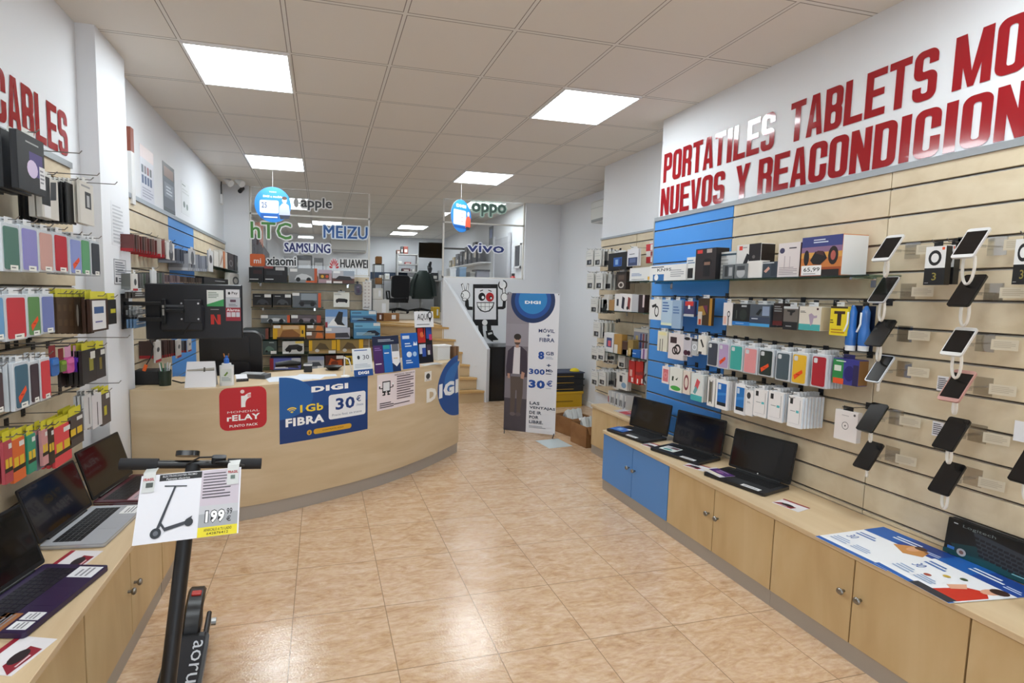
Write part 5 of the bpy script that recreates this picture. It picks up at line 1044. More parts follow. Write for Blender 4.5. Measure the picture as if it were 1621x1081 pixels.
p = at_c(237, 613); t = thing('card_reader_case', 'black flat case with a cable on the counter beside the pen cup', 'case', (p.x, p.y+.13, CZ)); g = G(); g.box(-.12, .08, -.05, .05, 0, .10, M('101012', .5), c=.008); g.make('case_body', t); G().tube([(.10, .0, .02), (.16, -.02, .006), (.22, .01, .006), (.30, .02, .006)], .005, '0E0E10', 6).make('cord', t)
p = at_c(383, 604); t = thing('receipt_clip', 'small white receipt in a black clip beside the sanitizer bottle', 'clip', (p.x, p.y+.02, CZ), .2); G().box(-.04, .04, -.02, .02, 0, .02, DARK).make('clip_base', t); g = G(); g.prism([(-.04, -.02, .012), (.035, -.02, .012), (.03, .02, .045), (-.045, .02, .045)], (0, 0, .002), PAPER); g.make('receipt', t)
p = at_c(402, 600); t = thing('desk_telephone', 'grey and white card terminal lying tilted on the counter', 'card terminal', (p.x, p.y+.06, CZ), -.35); g = G(); g.prism([(-.10, -.05, 0), (.10, -.05, 0), (.10, .05, 0), (-.10, .05, 0)], (0, 0, .03), M('4A4C50', .4)); g.make('terminal_body', t); g = G(); g.box(-.09, .06, -.04, .04, .030, .036, M('B8BABC', .35), c=.002); g.make('top_cover', t)
p = at_c(457, 590); t = thing('barcode_scanner', 'black barcode scanner lying behind the white papers', 'scanner', (p.x, p.y+.25, CZ), .1); g = G(); g.tube([(-.12, 0, .03), (.0, 0, .04), (.08, 0, .035)], [.02, .028, .016], '121214', 10); g.make('scanner_body', t, True)
p = at_c(487, 592); t = thing('self_inking_stamp', 'small black self-inking stamp with a white band on the counter', 'stamp', (p.x, p.y+.1, CZ)); g = G(); g.box(-.032, .032, -.02, .02, 0, .07, M('1A1A1C', .4), c=.004); g.make('stamp_body', t); G().box(-.033, .033, -.021, .021, .052, .066, M('CFCFCF', .4)).make('band', t)
p = at_c(528, 588); t = thing('shallow_tray', 'shallow black tray on the counter before the toy boxes', 'tray', (p.x, p.y+.1, CZ)); g = G(); g.lathe([(.04, 0), (.075, .03), (.072, .03), (.038, .004)], M('141416', .4), 18); g.make('tray_body', t, True)
for (px, py, w, d, rz, lb) in ((455, 602, .30, .21, .25, 'white paper sheet lying on the counter above the blue poster'), (490, 599, .22, .20, -.3, 'second white sheet overlapping the first above the blue poster'), (517, 597, .15, .10, .1, 'small white sheet beside the white cable stand')):
    p = at_c(px, py); t = thing('paper_sheet', lb, 'paper', (p.x, p.y+.08, CZ+(.001 if 'second' in lb else 0)), rz); G().box(-w/2, w/2, -d/2, d/2, 0, .0008, M('DCE2EC', .5)).make('paper', t)
p = at_c(547, 597); t = thing('cable_stand', 'white looped cable holder standing on the counter', 'cable stand', (p.x, p.y+.02, CZ)); g = G(); g.lathe([(.034, 0), (.034, .008), (.01, .014)], WHITE, 16); g.make('foot', t, True); P = [(-.012+.02*math.sin(k/10*PI)*.3, 0, .01+.14*math.sin(k/10*PI/2)) for k in range(11)]+[(.02+.03*(k/6), 0, .15-.11*k/6) for k in range(1, 7)]; G().tube(P, .005, 'E4E4E4', 8).make('loop', t, True)
def stand(px0, px1, py_t, py_b, lean, rz, name, label, ops, base, cat, back=.02):
    pc = at_c((px0+px1)/2, py_b); w = abs(on_y(px1, py_b, pc.y).x-on_y(px0, py_b, pc.y).x); h = hgt(pc, (px0+px1)/2, py_t)
    t = thing(name, label, cat, (pc.x, pc.y+back, CZ), rz); R = Matrix.Rotation(-lean, 4, 'X')
    g = G(); g.T = R; g.box(-w/2, w/2, 0, .003, .0008, h, asmat(base, .35)); g.make('panel', t)
    g = G(); g.prism([(-w*.3, .003, 0), (-w*.3, h*.35, 0), (-w*.3, .003+h*.6*math.sin(lean), h*.55)], (w*.6, 0, 0), ACRYLIC); g.make('easel_back', t)
    a = Art(w, h); ops_on(a, ops, w, h); a.make('printed_face', t, (0, -.0006, .0), (-lean, 0, 0)); return t
stand(559, 594, 552, 596, .18, .45, 'price_stand', 'white and blue price stand with the number thirty on the counter', [('r', 0, 0, 1, .24, '1B4E94'), ('t', 'DIGI', .22, .07, .78, .18, 'F4F6F8', .05), ('l', .1, .90, .95, .97, 1, '2A5AA0'), ('t', '30', .52, .60, .85, .76, '3A4658', .0), ('e', .3, .68, .07, .07, '2A3A4A'), ('l', .08, .30, .9, .46, 3, 'B8C4D0')], 'E2E8EC', 'price stand')
stand(590, 641, 532, 590, .16, .5, 'leaflet_holder', 'dark blue leaflet holder with purple and white leaflets on the counter', [('r', 0, .76, 1, 1, '1A2440'), ('l', .2, .84, .8, .92, 2, 'B8C0CC'), ('r', 0, 0, .34, .75, '4A2462'), ('l', .05, .6, .3, .7, 2, '8A6AA8'), ('l', .05, .22, .32, .28, 1, 'E0D8E8'), ('r', .36, .0, .68, .75, '1E6AB8'), ('r', .38, .64, .62, .75, '2A9AA0'), ('l', .4, .5, .62, .56, 1, 'E0E8F0'), ('r', .68, .24, .98, .76, 'E4E4E6'), ('r', .70, .56, .96, .76, '6A6C70'), ('p', [(.70, .24), (.96, .24), (.84, .14)], 'E4E4E6'), ('l', .74, .34, .94, .4, 1, 'C8B48A')], '16305E', 'leaflet holder')
stand(637, 670, 528, 585, .14, .5, 'leaflet_holder', 'bright blue leaflet board leaning beside the dark blue holder', [('r', .08, .84, .5, .93, 'D8E4F0'), ('l', .2, .6, .6, .74, 2, 'D8E4F0'), ('p', [(.7, .64), (.76, .76), (.84, .68), (.92, .76), (.96, .64)], 'F0F4F8'), ('e', .42, .4, .16, .08, 'D8E4F0'), ('e', .76, .4, .12, .07, 'A8C8E8'), ('l', .2, .14, .6, .26, 2, 'D8E4F0')], '1F5FB4', 'leaflet holder', back=.06)
stand(662, 694, 518, 577, .12, .5, 'leaflet_rack', 'black rack with red and blue leaflets beside the white bird-shaped notice', [('r', .08, .56, .56, .96, 'B82A24'), ('e', .34, .78, .12, .08, 'D86A3A'), ('r', .62, .66, .98, .98, '2A4A98'), ('r', .80, .62, .98, .78, 'C83A6A'), ('r', .12, .26, .54, .52, 'C8CCD8'), ('r', .3, .18, .54, .42, '2A4A9A'), ('r', .6, .22, .9, .5, '4A3A4C'), ('r', .66, .22, .8, .34, 'D0CCC4')], '14141C', 'leaflet rack', back=.10)
stand(658, 687, 493, 518, .05, .4, 'counter_topper', 'white card with black hand-drawn lettering above the red leaflets', [('t', 'AQUI', .14, .34, .68, .70, '26282C', .0), ('o', .80, .62, .12, .2, .7, '1A1A1C'), ('p', [(.72, .5), (.88, .5), (.8, .24)], '1A1A1C'), ('l', .1, .1, .95, .2, 1, '8A8A8A')], 'E4E4E6', 'sign', back=.10)
o = bpy.data.objects['counter_topper']; k = hgt(at_c(672, 577), 672, 518); o.location = (*at_c(676, 577).xy, CZ+.0)
for ch in list(o.children):
    if ch.name.startswith('easel'): bpy.data.objects.remove(ch)
p = at_c(676, 577); o.location.y += .11; zt = on_y(672, 518, o.location.y).z; zz_ = on_y(672, 493, o.location.y).z; o.location.x = on_y(672, 505, o.location.y).x; o.location.z = zt
for ch in o.children: ch.scale.x = .6; ch.scale.z = (zz_-zt)/max(v.co.z for v in ch.data.vertices)
G().box(-.004, .004, .012, .018, CZ-zt, .02, DARK).make('post', o)
p = at_c(700, 572); t = thing('white_box', 'white open box standing at the end of the counter', 'box', (p.x+.02, p.y+.14, CZ), .4); g = G(); g.box(-.075, .075, -.05, .05, 0, .13, M('DADAD8', .5), c=.003); g.make('box_body', t); G().box(-.08, .085, -.055, .055, .13, .142, M('EDEDED', .5)).make('lid', t)
p = at_c(716, 571); row_y = p.y+.15
for i in range(4):
    t = thing('book', 'brown backed ledger beside the white box at the counter end', 'book', (p.x+.02+i*.0166*math.cos(.4), row_y+i*.0166*math.sin(.4), CZ), .4, 'ledgers at the counter end'); G().box(-.007, .007, -.06, .06, 0, .125, M(('7A5A40', '8A6A4C', '6A4A34', '8C7050')[i], .6)).make('cover', t); G().box(-.005, .005, -.058, .061, .003, .123, M('D8D0C0', .7)).make('pages', t)
p = at_c(684, 578); t = thing('paper_sheet', 'white paper slip lying near the end of the counter', 'paper', (p.x, p.y+.06, CZ), .5); G().box(-.11, .11, -.05, .05, 0, .001, M('DCDCDC', .5)).make('paper', t)
# office chair behind the counter
def office_chair(label, x, y, z0, rz, bw, bh, seat=.47, leather=True, jacket=False):
    t = thing('office_chair', label, 'chair', (x, y, z0), rz); m = M('14151A', .35 if leather else .8)
    g = G(); g.rplan(-bw*.5, bw*.5, -.24, .24, .08, seat-.05, seat+.05, m, 5); g.make('seat', t, True)
    T = Matrix.Translation((0, -.22, seat+.06)) @ Matrix.Rotation(.10, 4, 'X'); g = G(); g.T = T; g.rrect(-bw/2, bw/2, 0, bh, .07, -.05, .04, m, 5); b = g.make('backrest', t, True)
    if leather:
        g = G(); g.T = T
        for k in range(3): g.rrect(-bw*.30, bw*.30, bh*(.06+.31*k), bh*(.34+.31*k), .03, -.062, -.05, M('1B1C22', .35), 4)
        g.make('cushion_panel', b, True)
    g = G(); g.tube([(0, 0, .08), (0, 0, seat-.05)], .028, STEEL, 10); g.make('gas_column', t)
    for k in range(5):
        an = 2*PI*k/5+.3; g = G(); g.tube([(0, 0, .10), (.28*math.cos(an), .28*math.sin(an), .06)], [.028, .016], '1A1A1C', 8); L_ = g.make('base_arm', t); g = G(); g.disc((.28*math.cos(an)-.012, .28*math.sin(an), .027), .026, 0, .024, RUB, 10); g.make('caster', L_)
    for s in (-1, 1): g = G(); g.tube([(s*bw*.52, -.12, seat), (s*bw*.56, -.12, seat+.2), (s*bw*.56, .14, seat+.2), (s*bw*.52, .12, seat)], .018, '16161A', 8); g.make('armrest', t, True)
    return t
c = on_y(366, 560, 4.28); office_chair('black leather office chair behind the counter under the television', c.x, 4.5, 0, .05, .46, .66, .52)

# ================================================================ TOY SHELVES ON THE REAR WALL
def bshelf(x0, x1, y, label, depth=.30): return shelf('B', x0, x1, (y, y), depth, label)
SB_ = {}
for k, (x0, x1, y, lb) in enumerate(((393, 566, 447.5, 'topmost glass shelf of toy boxes, just under the glass partition'), (397, 512, 486.5, 'second glass shelf of toy boxes, counted from the top'), (412, 510, 511, 'third glass shelf of toy boxes, the one with the orange-spined boxes'),
                             (384, 604, 536.5, 'fourth glass shelf of toy boxes, the one with the big yellow truck box'), (412, 578, 560, 'fifth glass shelf of toy boxes, with the white buggy box'), (414, 568, 584.5, 'lowest glass shelf of toy boxes, just above the counter'))):
    SB_[k] = bshelf(x0, x1, y, lb)
PRC = lambda u, v: ('r', u, v, u+.22, v+.2, 'E4E4E2')
def car(body, c2='101012'): return [('p', [(.2, .22), (.28, .5), (.45, .62), (.62, .58), (.8, .42), (.85, .2)], body), ('e', .33, .22, .08, None, c2), ('e', .70, .22, .08, None, c2)]
def toy(k, px, base, ops, label, depth=.20, z=None, edge=None):
    t = pack('B', px, .285, depth, base, ops, 'toy_box', 'toy box', label, hang=False, edge=edge)
    if k is not None: t.location.z = SB_[k]+.0005
    return t
OR = 'C8562C'; YE = 'D8A81E'
toy(0, (394, 424, 417, 447), '16161A', [('l', .05, .12, .8, .24, 1, 'E0E0E0'), ('r', .3, .55, .9, .8, '3A1C1E')], 'black and dark red boxed car at the near end of the topmost shelf')
toy(0, (418, 422, 454, 447), '141418', [('l', .05, .12, .5, .24, 1, 'E0E0E0'), ('r', .5, .75, .9, .95, 'C8C8C8'), ('r', .1, .45, .8, .7, '2A2A30'), ('r', 0, .85, .4, 1, '8A3A34')], 'wide black boxed car beside the dark red one on the topmost shelf')
toy(0, (457, 424, 502, 447), '8A8C8E', car('C8CACC')+[('r', .9, 0, 1, 1, 'B8502A'), ('r', .05, .75, .3, .95, 'E0E0DE'), ('r', .6, .02, .9, .14, 'D8622C')], 'grey boxed off-road car with an orange spine on the topmost shelf')
toy(0, (504, 426, 525, 447), 'A88A90', [('r', .05, .3, .8, .7, '4A3A2A'), ('e', .3, .5, .12, None, 'D8A030'), ('e', .65, .5, .12, None, 'C84A2C'), ('r', .6, 0, .98, .2, 'E8E0E0'), ('r', 0, .75, 1, 1, 'B8A8B8')], 'small colourful boxed racer on the topmost shelf')
toy(0, (526, 427, 561, 447), 'B8B8BE', [('r', 0, 0, 1, .4, '5A3A34'), ('p', [(.1, .3), (.3, .6), (.8, .55), (.95, .25)], '2A2A30'), ('r', .05, .8, .35, .98, 'E8E8E8'), ('r', .05, .02, .45, .16, 'E8E0D8'), ('r', .5, .6, 1, 1, '98A4B4')], 'pale boxed vehicle at the far end of the topmost shelf')
toy(1, (400, 465, 430, 486), '1A1A1C', car('3C3E44')+[('r', .62, .74, .97, .97, 'E0E0DE'), ('r', 0, 0, 1, .14, '5A4A34'), ('l', .1, .78, .5, .88, 1, 'B8B8B8')], 'black boxed car with a white price, first on the second shelf')
toy(1, (432, 465, 461, 486), '1A1A1C', car('46484C')+[('r', .66, .74, .98, .97, 'E0E0DE'), ('r', 0, 0, 1, .14, '5A4A34'), ('l', .1, .78, .5, .88, 1, 'B8B8B8')], 'black boxed car with a white price, second on the second shelf')
toy(1, (463, 463, 508, 486), '5E646A', car('2E3236')+[('r', .9, 0, 1, 1, OR), ('r', .0, .8, .24, 1, 'E0E0DE'), ('r', .3, .5, .86, .95, '8A949C')], 'grey wide boxed off-road car with an orange spine on the second shelf')
pack('B', (528, 463, 553, 486), .20, .04, 'E0DFD6', [('p', [(.12, .42), (.3, .6), (.7, .58), (.9, .5), (.85, .34), (.2, .34)], '1A1A1C'), ('e', .22, .42, .08, .14, '101010'), ('e', .8, .42, .08, .14, '101010'), ('l', .06, .82, .5, .94, 2, '8A8A88')], 'toy_box', 'toy box', 'white square box with a black buggy hanging right of the second shelf', tab='E0E0E0')
loc, w, h, rz = spot('B', (561, 449, 573, 467), .16); t = thing('mouse_blister', 'dark purple rounded blister with a mouse hanging beside the white card panel', 'blister pack', loc, rz); g = G(); g.rrect(-w/2, w/2, 0, h, w*.4, 0, .03, M('2A1C38', .3, coat=.4), 6); g.make('pack_body', t, True); a = Art(w, h); a.lines(.3, .62, .7, .76, 1, 'B8A8C8'); a.ell(.5, .35, .2, .18, '4A3A5C'); a.make('printed_face', t); hook('B', loc, w, h, .16, rz, 'hook carrying the dark purple mouse blister')
pack('B', (574, 446, 588, 490), .12, .01, 'D8D4CE', [('e', .3+.4*(i % 2), .95-.12*(i//2), .10, .03, 'B8ACA4') for i in range(16)]+[('l', .1, .03, .9, .12, 1, '9A9690')], 'charm_card', 'accessory pack', 'tall pale card of small charms hanging at the end of the rear wall', tab='D0D0D0')
toy(2, (413, 499, 459, 511), '6E7478', car('C8CCD0')+[('r', .9, 0, 1, 1, OR), ('r', .0, .6, .24, 1, 'E0E0DE')], 'low grey boxed car with an orange spine, first on the third shelf')
toy(2, (461, 499, 508, 511), '5A5258', car('8A8088')+[('r', .86, 0, 1, 1, 'A84A3A'), ('r', .0, .6, .22, 1, 'E0E0DE')], 'low mauve boxed car, second on the third shelf')
toy(None, (515, 490, 550, 518.3), 'B8C8DC', [('r', 0, .6, 1, 1, '6A94C8'), ('p', [(.1, .1), (.35, .5), (.6, .45), (.95, .05)], 'F0F2F4'), ('p', [(.4, .4), (.6, .9), (.8, .85), (.75, .3), (.9, .1), (.55, .15)], '1E2228'), ('r', 0, 0, .1, .3, '9A3A44')], 'tall snowy boxed toy with a blue sky on the third shelf', edge='28487C')
toy(None, (555, 492, 596, 510.8), '3E6E98', [('r', 0, .6, 1, 1, '5A9AC0'), ('p', [(.2, .15), (.5, .45), (.8, .4), (.98, .15)], '1A2438'), ('l', .05, .25, .6, .4, 2, 'A8D0E0'), ('r', .7, .72, .98, .98, 'E0E0DE'), ('l', .05, .75, .5, .9, 1, '2A3A5A')], 'blue boxed racing boat, upper of the two blue boxes', edge='1C3A6A')
toy(3, (385, 519, 425, 536), '3C4446', car('5A6468')+[('r', .88, 0, 1, 1, '7A4034'), ('r', 0, .7, .6, .95, '4A5458')], 'dark grey boxed car at the near end of the fourth shelf')
toy(3, (432, 514, 483, 536), 'B88A4A', [('r', .0, .0, .14, .75, YE), ('r', .85, .1, 1, .95, YE), ('r', .02, .78, .24, .98, 'E4E4E2'), ('p', [(.2, .1), (.3, .6), (.6, .7), (.85, .3), (.8, .1)], '8A5A2C'), ('r', .12, 0, .98, .14, '3A2A20'), ('r', .3, .7, .8, .95, 'D0B088'), ('e', .92, .5, .03, .16, '3A3020')], 'big yellow boxed digger truck on the fourth shelf')
toy(3, (485, 525, 513, 536), '7A5A44', [('p', [(.5, .1), (.6, .9), (.9, .8), (.95, .1)], 'C86A2C'), ('r', 0, .5, .3, .98, 'E4E4E2')], 'brown boxed toy, lower of a stacked pair on the fourth shelf')
toy(None, (485, 515, 513, 524.5), '7A6450', [('p', [(.5, .1), (.6, .9), (.9, .8), (.95, .1)], 'C8742C'), ('r', .05, .5, .4, .98, 'E4E4E2')], 'brown boxed toy, upper of a stacked pair on the fourth shelf').location.z = SB_[3]+(on_y(499, 524.5, 7.015).z-on_y(499, 536.5, 7.015).z)+.002
toy(3, (515, 518.5, 554, 536), 'A8AAB4', [('r', 0, .55, 1, 1, 'B8BCC8'), ('p', [(.2, .1), (.3, .5), (.9, .55), (1, .1)], '3A3A44'), ('r', 0, 0, .4, .5, 'C87A3A'), ('r', .02, .7, .25, .95, 'E8E8E6')], 'pale boxed fire truck below the snowy box')
toy(3, (560, 511, 602, 536), '4A84AC', [('r', 0, .65, 1, 1, '6AAACC'), ('p', [(.3, .2), (.55, .5), (.8, .52), (1, .3), (.9, .18)], '1A2234'), ('l', .1, .2, .8, .4, 3, 'B8DCE8'), ('r', .74, .8, .99, .98, 'E0E0DE'), ('l', .05, .74, .4, .84, 1, '223250')], 'blue boxed racing boat, lower and nearer of the two blue boxes', edge='1C3A6A')
toy(4, (414, 539, 438, 560), '3E4A48', car('5A7468')+[('r', .6, .02, .98, .24, 'E4E4E2'), ('l', .5, .8, .9, .95, 1, 'A8B0AC')], 'dark green boxed car at the near end of the fifth shelf')
toy(4, (447, 540, 481, 560), 'C8C8C4', [('p', [(.1, .3), (.3, .7), (.7, .75), (.95, .6), (.9, .35)], '2A2A2C'), ('e', .28, .32, .14, None, '161616'), ('e', .8, .4, .14, None, '161616'), ('r', .02, .02, .3, .18, 'E8E8E6'), ('r', .6, .82, 1, 1, 'D8C060')], 'white boxed black buggy on the fifth shelf')
for px, lb in (((489, 538.5, 532, 560), 'yellow-edged boxed crane truck, first of two on the fifth shelf'), ((533, 538, 575, 560), 'yellow-edged boxed crane truck, second of two on the fifth shelf')):
    toy(4, px, '8A7444', [('r', .0, .2, .12, .98, YE), ('r', .84, .3, 1, 1, YE), ('p', [(.2, .3), (.4, .8), (.6, .7), (.75, .3)], '5A4A30'), ('r', 0, 0, 1, .2, 'A88A5A'), ('e', .3, .22, .08, .12, 'C8C8C4'), ('r', .72, .0, .98, .22, 'E4E4E2')], lb)
toy(5, (427, 566, 476, 584), '5A62A8', [('r', .0, 0, .12, 1, '8A2430'), ('p', [(.15, .1), (.3, .7), (.5, .5), (.6, .1)], 'D8DCE4'), ('p', [(.5, .2), (.65, .8), (.8, .7), (.95, .1)], '3A3A3E'), ('r', .7, .6, 1, 1, 'B8BCC4')], 'violet-blue boxed snow vehicle at the near end of the lowest shelf')
toy(5, (487, 564, 513, 584), 'A8ACB4', [('p', [(.1, .2), (.3, .55), (.7, .55), (.9, .2)], '4A5058'), ('r', 0, .7, 1, 1, '8A94B0'), ('r', .6, .02, .98, .24, 'E4E4E2')], 'small pale boxed vehicle behind the stamp on the lowest shelf')
toy(5, (515, 563, 544, 584), '4A2418', [('p', [(.1, .1), (.3, .8), (.6, .6), (.9, .7), (.95, .1)], 'B8501E'), ('e', .5, .4, .2, .2, '6A2A14'), ('r', .6, .75, .98, .99, 'E4E4E2')], 'dark box with orange flames on the lowest shelf')
toy(5, (546, 562, 560, 584), '3A3420', [('r', .1, .3, .9, .9, 'C8A82C'), ('e', .5, .6, .22, .2, '4A4024')], 'black and yellow narrow box at the far end of the lowest shelf')
# ---------------------------------------------------------------- lettering decals on the partition glass
def decal(s, px, col, rim, label, bold=.02, extra=None):
    p, q = on_y(px[0], px[3], 7.345), on_y(px[2], px[1], 7.345); w, h = q.x-p.x, q.z-p.z
    t = thing('window_lettering', label, 'lettering', ((p.x+q.x)/2, 7.3455, p.z)); a = Art(w, h)
    if s:
        a.outlined(s, .02, .05, .98, .95, col, rim, bold, .021)
    if extra: extra(a)
    a.make('lettering', t); return t
decal('apple', (476, 314, 526, 333), '3E4046', 'F0F0F0', 'grey lower-case word beside the hanging sign on the glass', .0, lambda a: (a.ell(-.14, .55, .085, .32, 'C8CACC'), a.disc(-.03, .52, .07, '5A5C60')))
decal('hTC', (396, 352, 462, 378), '4A8A3C', 'F2F4F0', 'green outlined letters, the lowest-numbered word on the rear glass', .0)
decal('MEIZU', (511, 359, 583, 377), '2A5CA0', 'DCE8F6', 'wide blue capitals with a pale rim on the rear glass', .0)
decal('SAMSUNG', (449, 386, 524, 399), '20286A', 'E8EAF2', 'navy blue capital word in the middle of the rear glass', .0)
decal('xiaomi', (422, 407, 469, 420), '26282C', 'ECECEC', 'black lower-case word beside an orange square on the rear glass', .0, lambda a: (a.rrect(-.56, -.12, -.05, 1.22, .03, 'D8642C'), a.text('mi', -.42, .2, -.18, .75, 'F4E8E0', .02)))
def petals(a):
    for k in range(8):
        an = math.radians(8+k*23.4); c, s = math.cos(an), math.sin(an); U = lambda r, o: (-.20+(r*c-o*s)*.20, -.05+(r*s+o*c)*1.25)
        a.poly([U(.12, 0), U(.55, -.14), U(.92, -.09), U(.92, .09), U(.55, .14)], 'F4F0F0'); a.poly([U(.2, 0), U(.55, -.10), U(.85, -.05), U(.85, .05), U(.55, .10)], 'C01C2C')
decal('HUAWEI', (538, 411, 583, 424), '2A2A2E', 'E4E4E4', 'black capital word with a red petal emblem on the rear glass', .0, petals)
decal('oppo', (746, 324, 802, 342), '6A8A84', 'CFF0E4', 'pale green rounded lower-case word on the far glass pane', .0)
decal('vivo', (739, 386, 799, 399), '2E3C7C', 'ECEEF6', 'dark blue lower-case word on the far glass pane', .0)

# ================================================================ SET-BACK WALL BEYOND THE BLUE PANEL
def N(px, dist, base, ops, name, label, n=0, depth=.012, hang=True, **k): return pack('N', px, dist, depth, base, ops, name, k.pop('cat', 'accessory pack'), label, behind=n, hang=hang, tab=k.pop('tab', 'D8D8D8') if hang else None, **k)
cc = [('r', .15, .08, .85, .40, '24262A'), ('e', .6, .24, .14, .1, '8A8E92'), ('l', .1, .6, .9, .9, 2, 'BFC0C0')]
o_ = ('first', 'second', 'third', 'fourth', 'fifth', 'sixth')
for i, (y0, y1, xs, g_) in enumerate(((397, 421, (928, 941), 0), (433, 458, (929, 943), 1), (473, 495, (935,), 0), (510, 534, (939,), 1), (551, 570, (936, 946), 1), (588, 610, (936, 948), 0))):
    for j, x in enumerate(xs):
        N((x, y0, x+10, y1), .26-.0*j, 'D2D2CE', cc, 'cable_card', 'white cable card hanging over the wall end, %s row down, %s one' % (o_[i], ('outer', 'inner')[j]), 2, step=.03)
    row_ = (951, 960) if i < 2 else (946, 953) if i < 4 else (956, 966)
    for j in range(3):
        x = row_[0]+j*((row_[1]-row_[0])/3+2); N((x, y0+1, x+6, y1+1), .2, ('B8BAB8', '6A6C6A', 'C8C4B8')[(i+j) % 3], [('r', .1, .1, .9, .4, '2A2C30')], 'cable_card', 'narrow grey cable pack, %s one of the %s row down' % (o_[j], o_[i]), 2, step=.04, hk=(j == 0))
N((963, 400, 992, 427), .22, '121214', [('r', .3, .2, .75, .72, '2A5CA8'), ('r', .4, .3, .55, .6, '8AB0D8'), ('r', .62, .25, .72, .65, '1A3A7A')], 'hard_disk_box', 'black square box with a blue picture', 1, .03)
N((993, 394, 1010, 421), .22, 'DCDCE0', [('r', .1, .02, .95, .5, '3A4668'), ('r', .25, .2, .8, .45, '5A6A94'), ('l', .2, .66, .8, .74, 1, '30343C')], 'camera_blister', 'white blister with a dark blue lower half', 1)
N((976, 430, 991, 458), .2, '3A2E28', [('r', .2, .55, .8, .8, '5A4A40'), ('o', .5, .25, .3, .18, .6, 'C8C0B8'), ('r', .1, .85, .9, 1, '1A1614')], 'watch_blister', 'dark brown blister with a pale ring', 2)
for i, (y, h) in enumerate(((386, 11), (397, 9), (406, 10))):
    N((1023, y, 1037, y+h), .10, ('C8343A', 'D8D4D0', 'B02C30')[i], [('r', .5, .1, 1, .9, ('E4E0DE', '8A3A3C', 'E0DADA')[i])], 'small_box', ('top', 'middle', 'lowest')[i]+' small red and white box beside the bright blue panel', 0, .03, hk=False, cat='box')
zs2 = shelf('N', 992, 1030, (443, 446), .24, 'short glass shelf with a long white box beside the bright blue panel')
t = N((997, 422, 1029, 443), .225, 'E2E2E0', [('l', .1, .35, .6, .6, 3, '5A7AB0'), ('l', .1, .08, .9, .14, 1, '30343C'), ('r', .9, .05, 1, .3, 'E0B050')], 'mask_box', 'long white box with faint blue text on the set-back wall', 0, .10, False, cat='box'); t.location.z = zs2
zs3 = shelf('N', 952, 1024, (491, 495), .22, 'glass shelf with tall phone boxes on the set-back wall, upper one')
for px, c, o, d in (((956, 467, 963, 492), 'D8D6D2', [('r', .2, .1, .8, .4, '2A2C30')], 'narrow white box at the far end'), ((964, 475, 972, 492), 'A88050', [], 'small tan box'), ((973, 466, 981, 493), 'E0DEDC', [('r', .4, .3, .8, .7, '3A3A40')], 'white phone box with a small picture'), ((981, 465, 991, 493), 'E4E0E0', [('p', [(.3, .2), (.4, .85), (.8, .75), (.7, .1)], '2A2834')], 'white phone box with a dark slanted phone'), ((991, 465, 1000, 493), 'E4E0DE', [('p', [(.25, .2), (.35, .85), (.8, .75), (.7, .1)], '8A3A34'), ('e', .3, .2, .2, .1, '1A1A1C')], 'white phone box with a red and black picture'), ((1000, 466, 1010, 494), 'B8B8BC', [], 'plain light grey box'), ((1011, 466, 1020, 494), '2A1A1E', [('r', .7, .3, 1, 1, 'D8C8C8')], 'dark brown box at the near end')):
    t = N(px, .20, c, o, 'phone_box', d+' on the upper set-back glass shelf', 0, .05, False, cat='box'); t.location.z = zs3
zs4 = shelf('N', 946, 1036, (556, 570), .24, 'long glass shelf on the set-back wall, lower one')
for px, c, o, d in (((956, 525, 971, 555), 'DCDCDE', [('r', .3, .25, .85, .75, '3A4A78'), ('r', .45, .3, .75, .6, 'D0606A')], 'white tablet box with a blue and red picture'), ((972, 528, 984, 559), 'B08848', [('r', .05, .0, .5, .45, 'D8D4CC')], 'tan carton with a white label'), ((985, 530, 993, 552), '4A3024', [], 'dark brown narrow carton'), ((994, 530, 1002, 556), '9A8048', [('r', .2, .1, .7, .5, 'C8B078')], 'gold patterned narrow box'), ((985, 552, 997, 561), 'DEDCD8', [], 'low white box'), ((998, 552, 1013, 564), '2468B8', [('l', .2, .4, .7, .6, 1, 'C8DCF0')], 'low bright blue box'), ((1015, 551, 1024, 567), 'D0C4D4', [('r', .3, 0, .6, 1, '7A4A84')], 'small white and purple box')):
    t = N(px, .22, c, o, 'carton', d+' on the lower glass shelf', 0, .06, False, cat='box'); t.location.z = zs4
N((1003, 521, 1039, 560), .12, '8A8A94', [('r', 0, .86, 1, 1, 'C8C4BC'), ('r', .3, .2, .36, .8, '3A4A8A'), ('r', .42, .2, .48, .8, '8A3A3A'), ('r', .55, .2, .6, .8, '3A3A3E'), ('r', .68, .1, 1, .7, '1E1A28'), ('r', .1, .2, .2, .7, 'B8A060'), ('r', .7, .72, .98, .84, 'E06048'), ('r', .0, .45, .7, .52, '4A3A34')], 'pen_blister', 'wide blister of coloured styluses with a red corner tag', 1, .03)
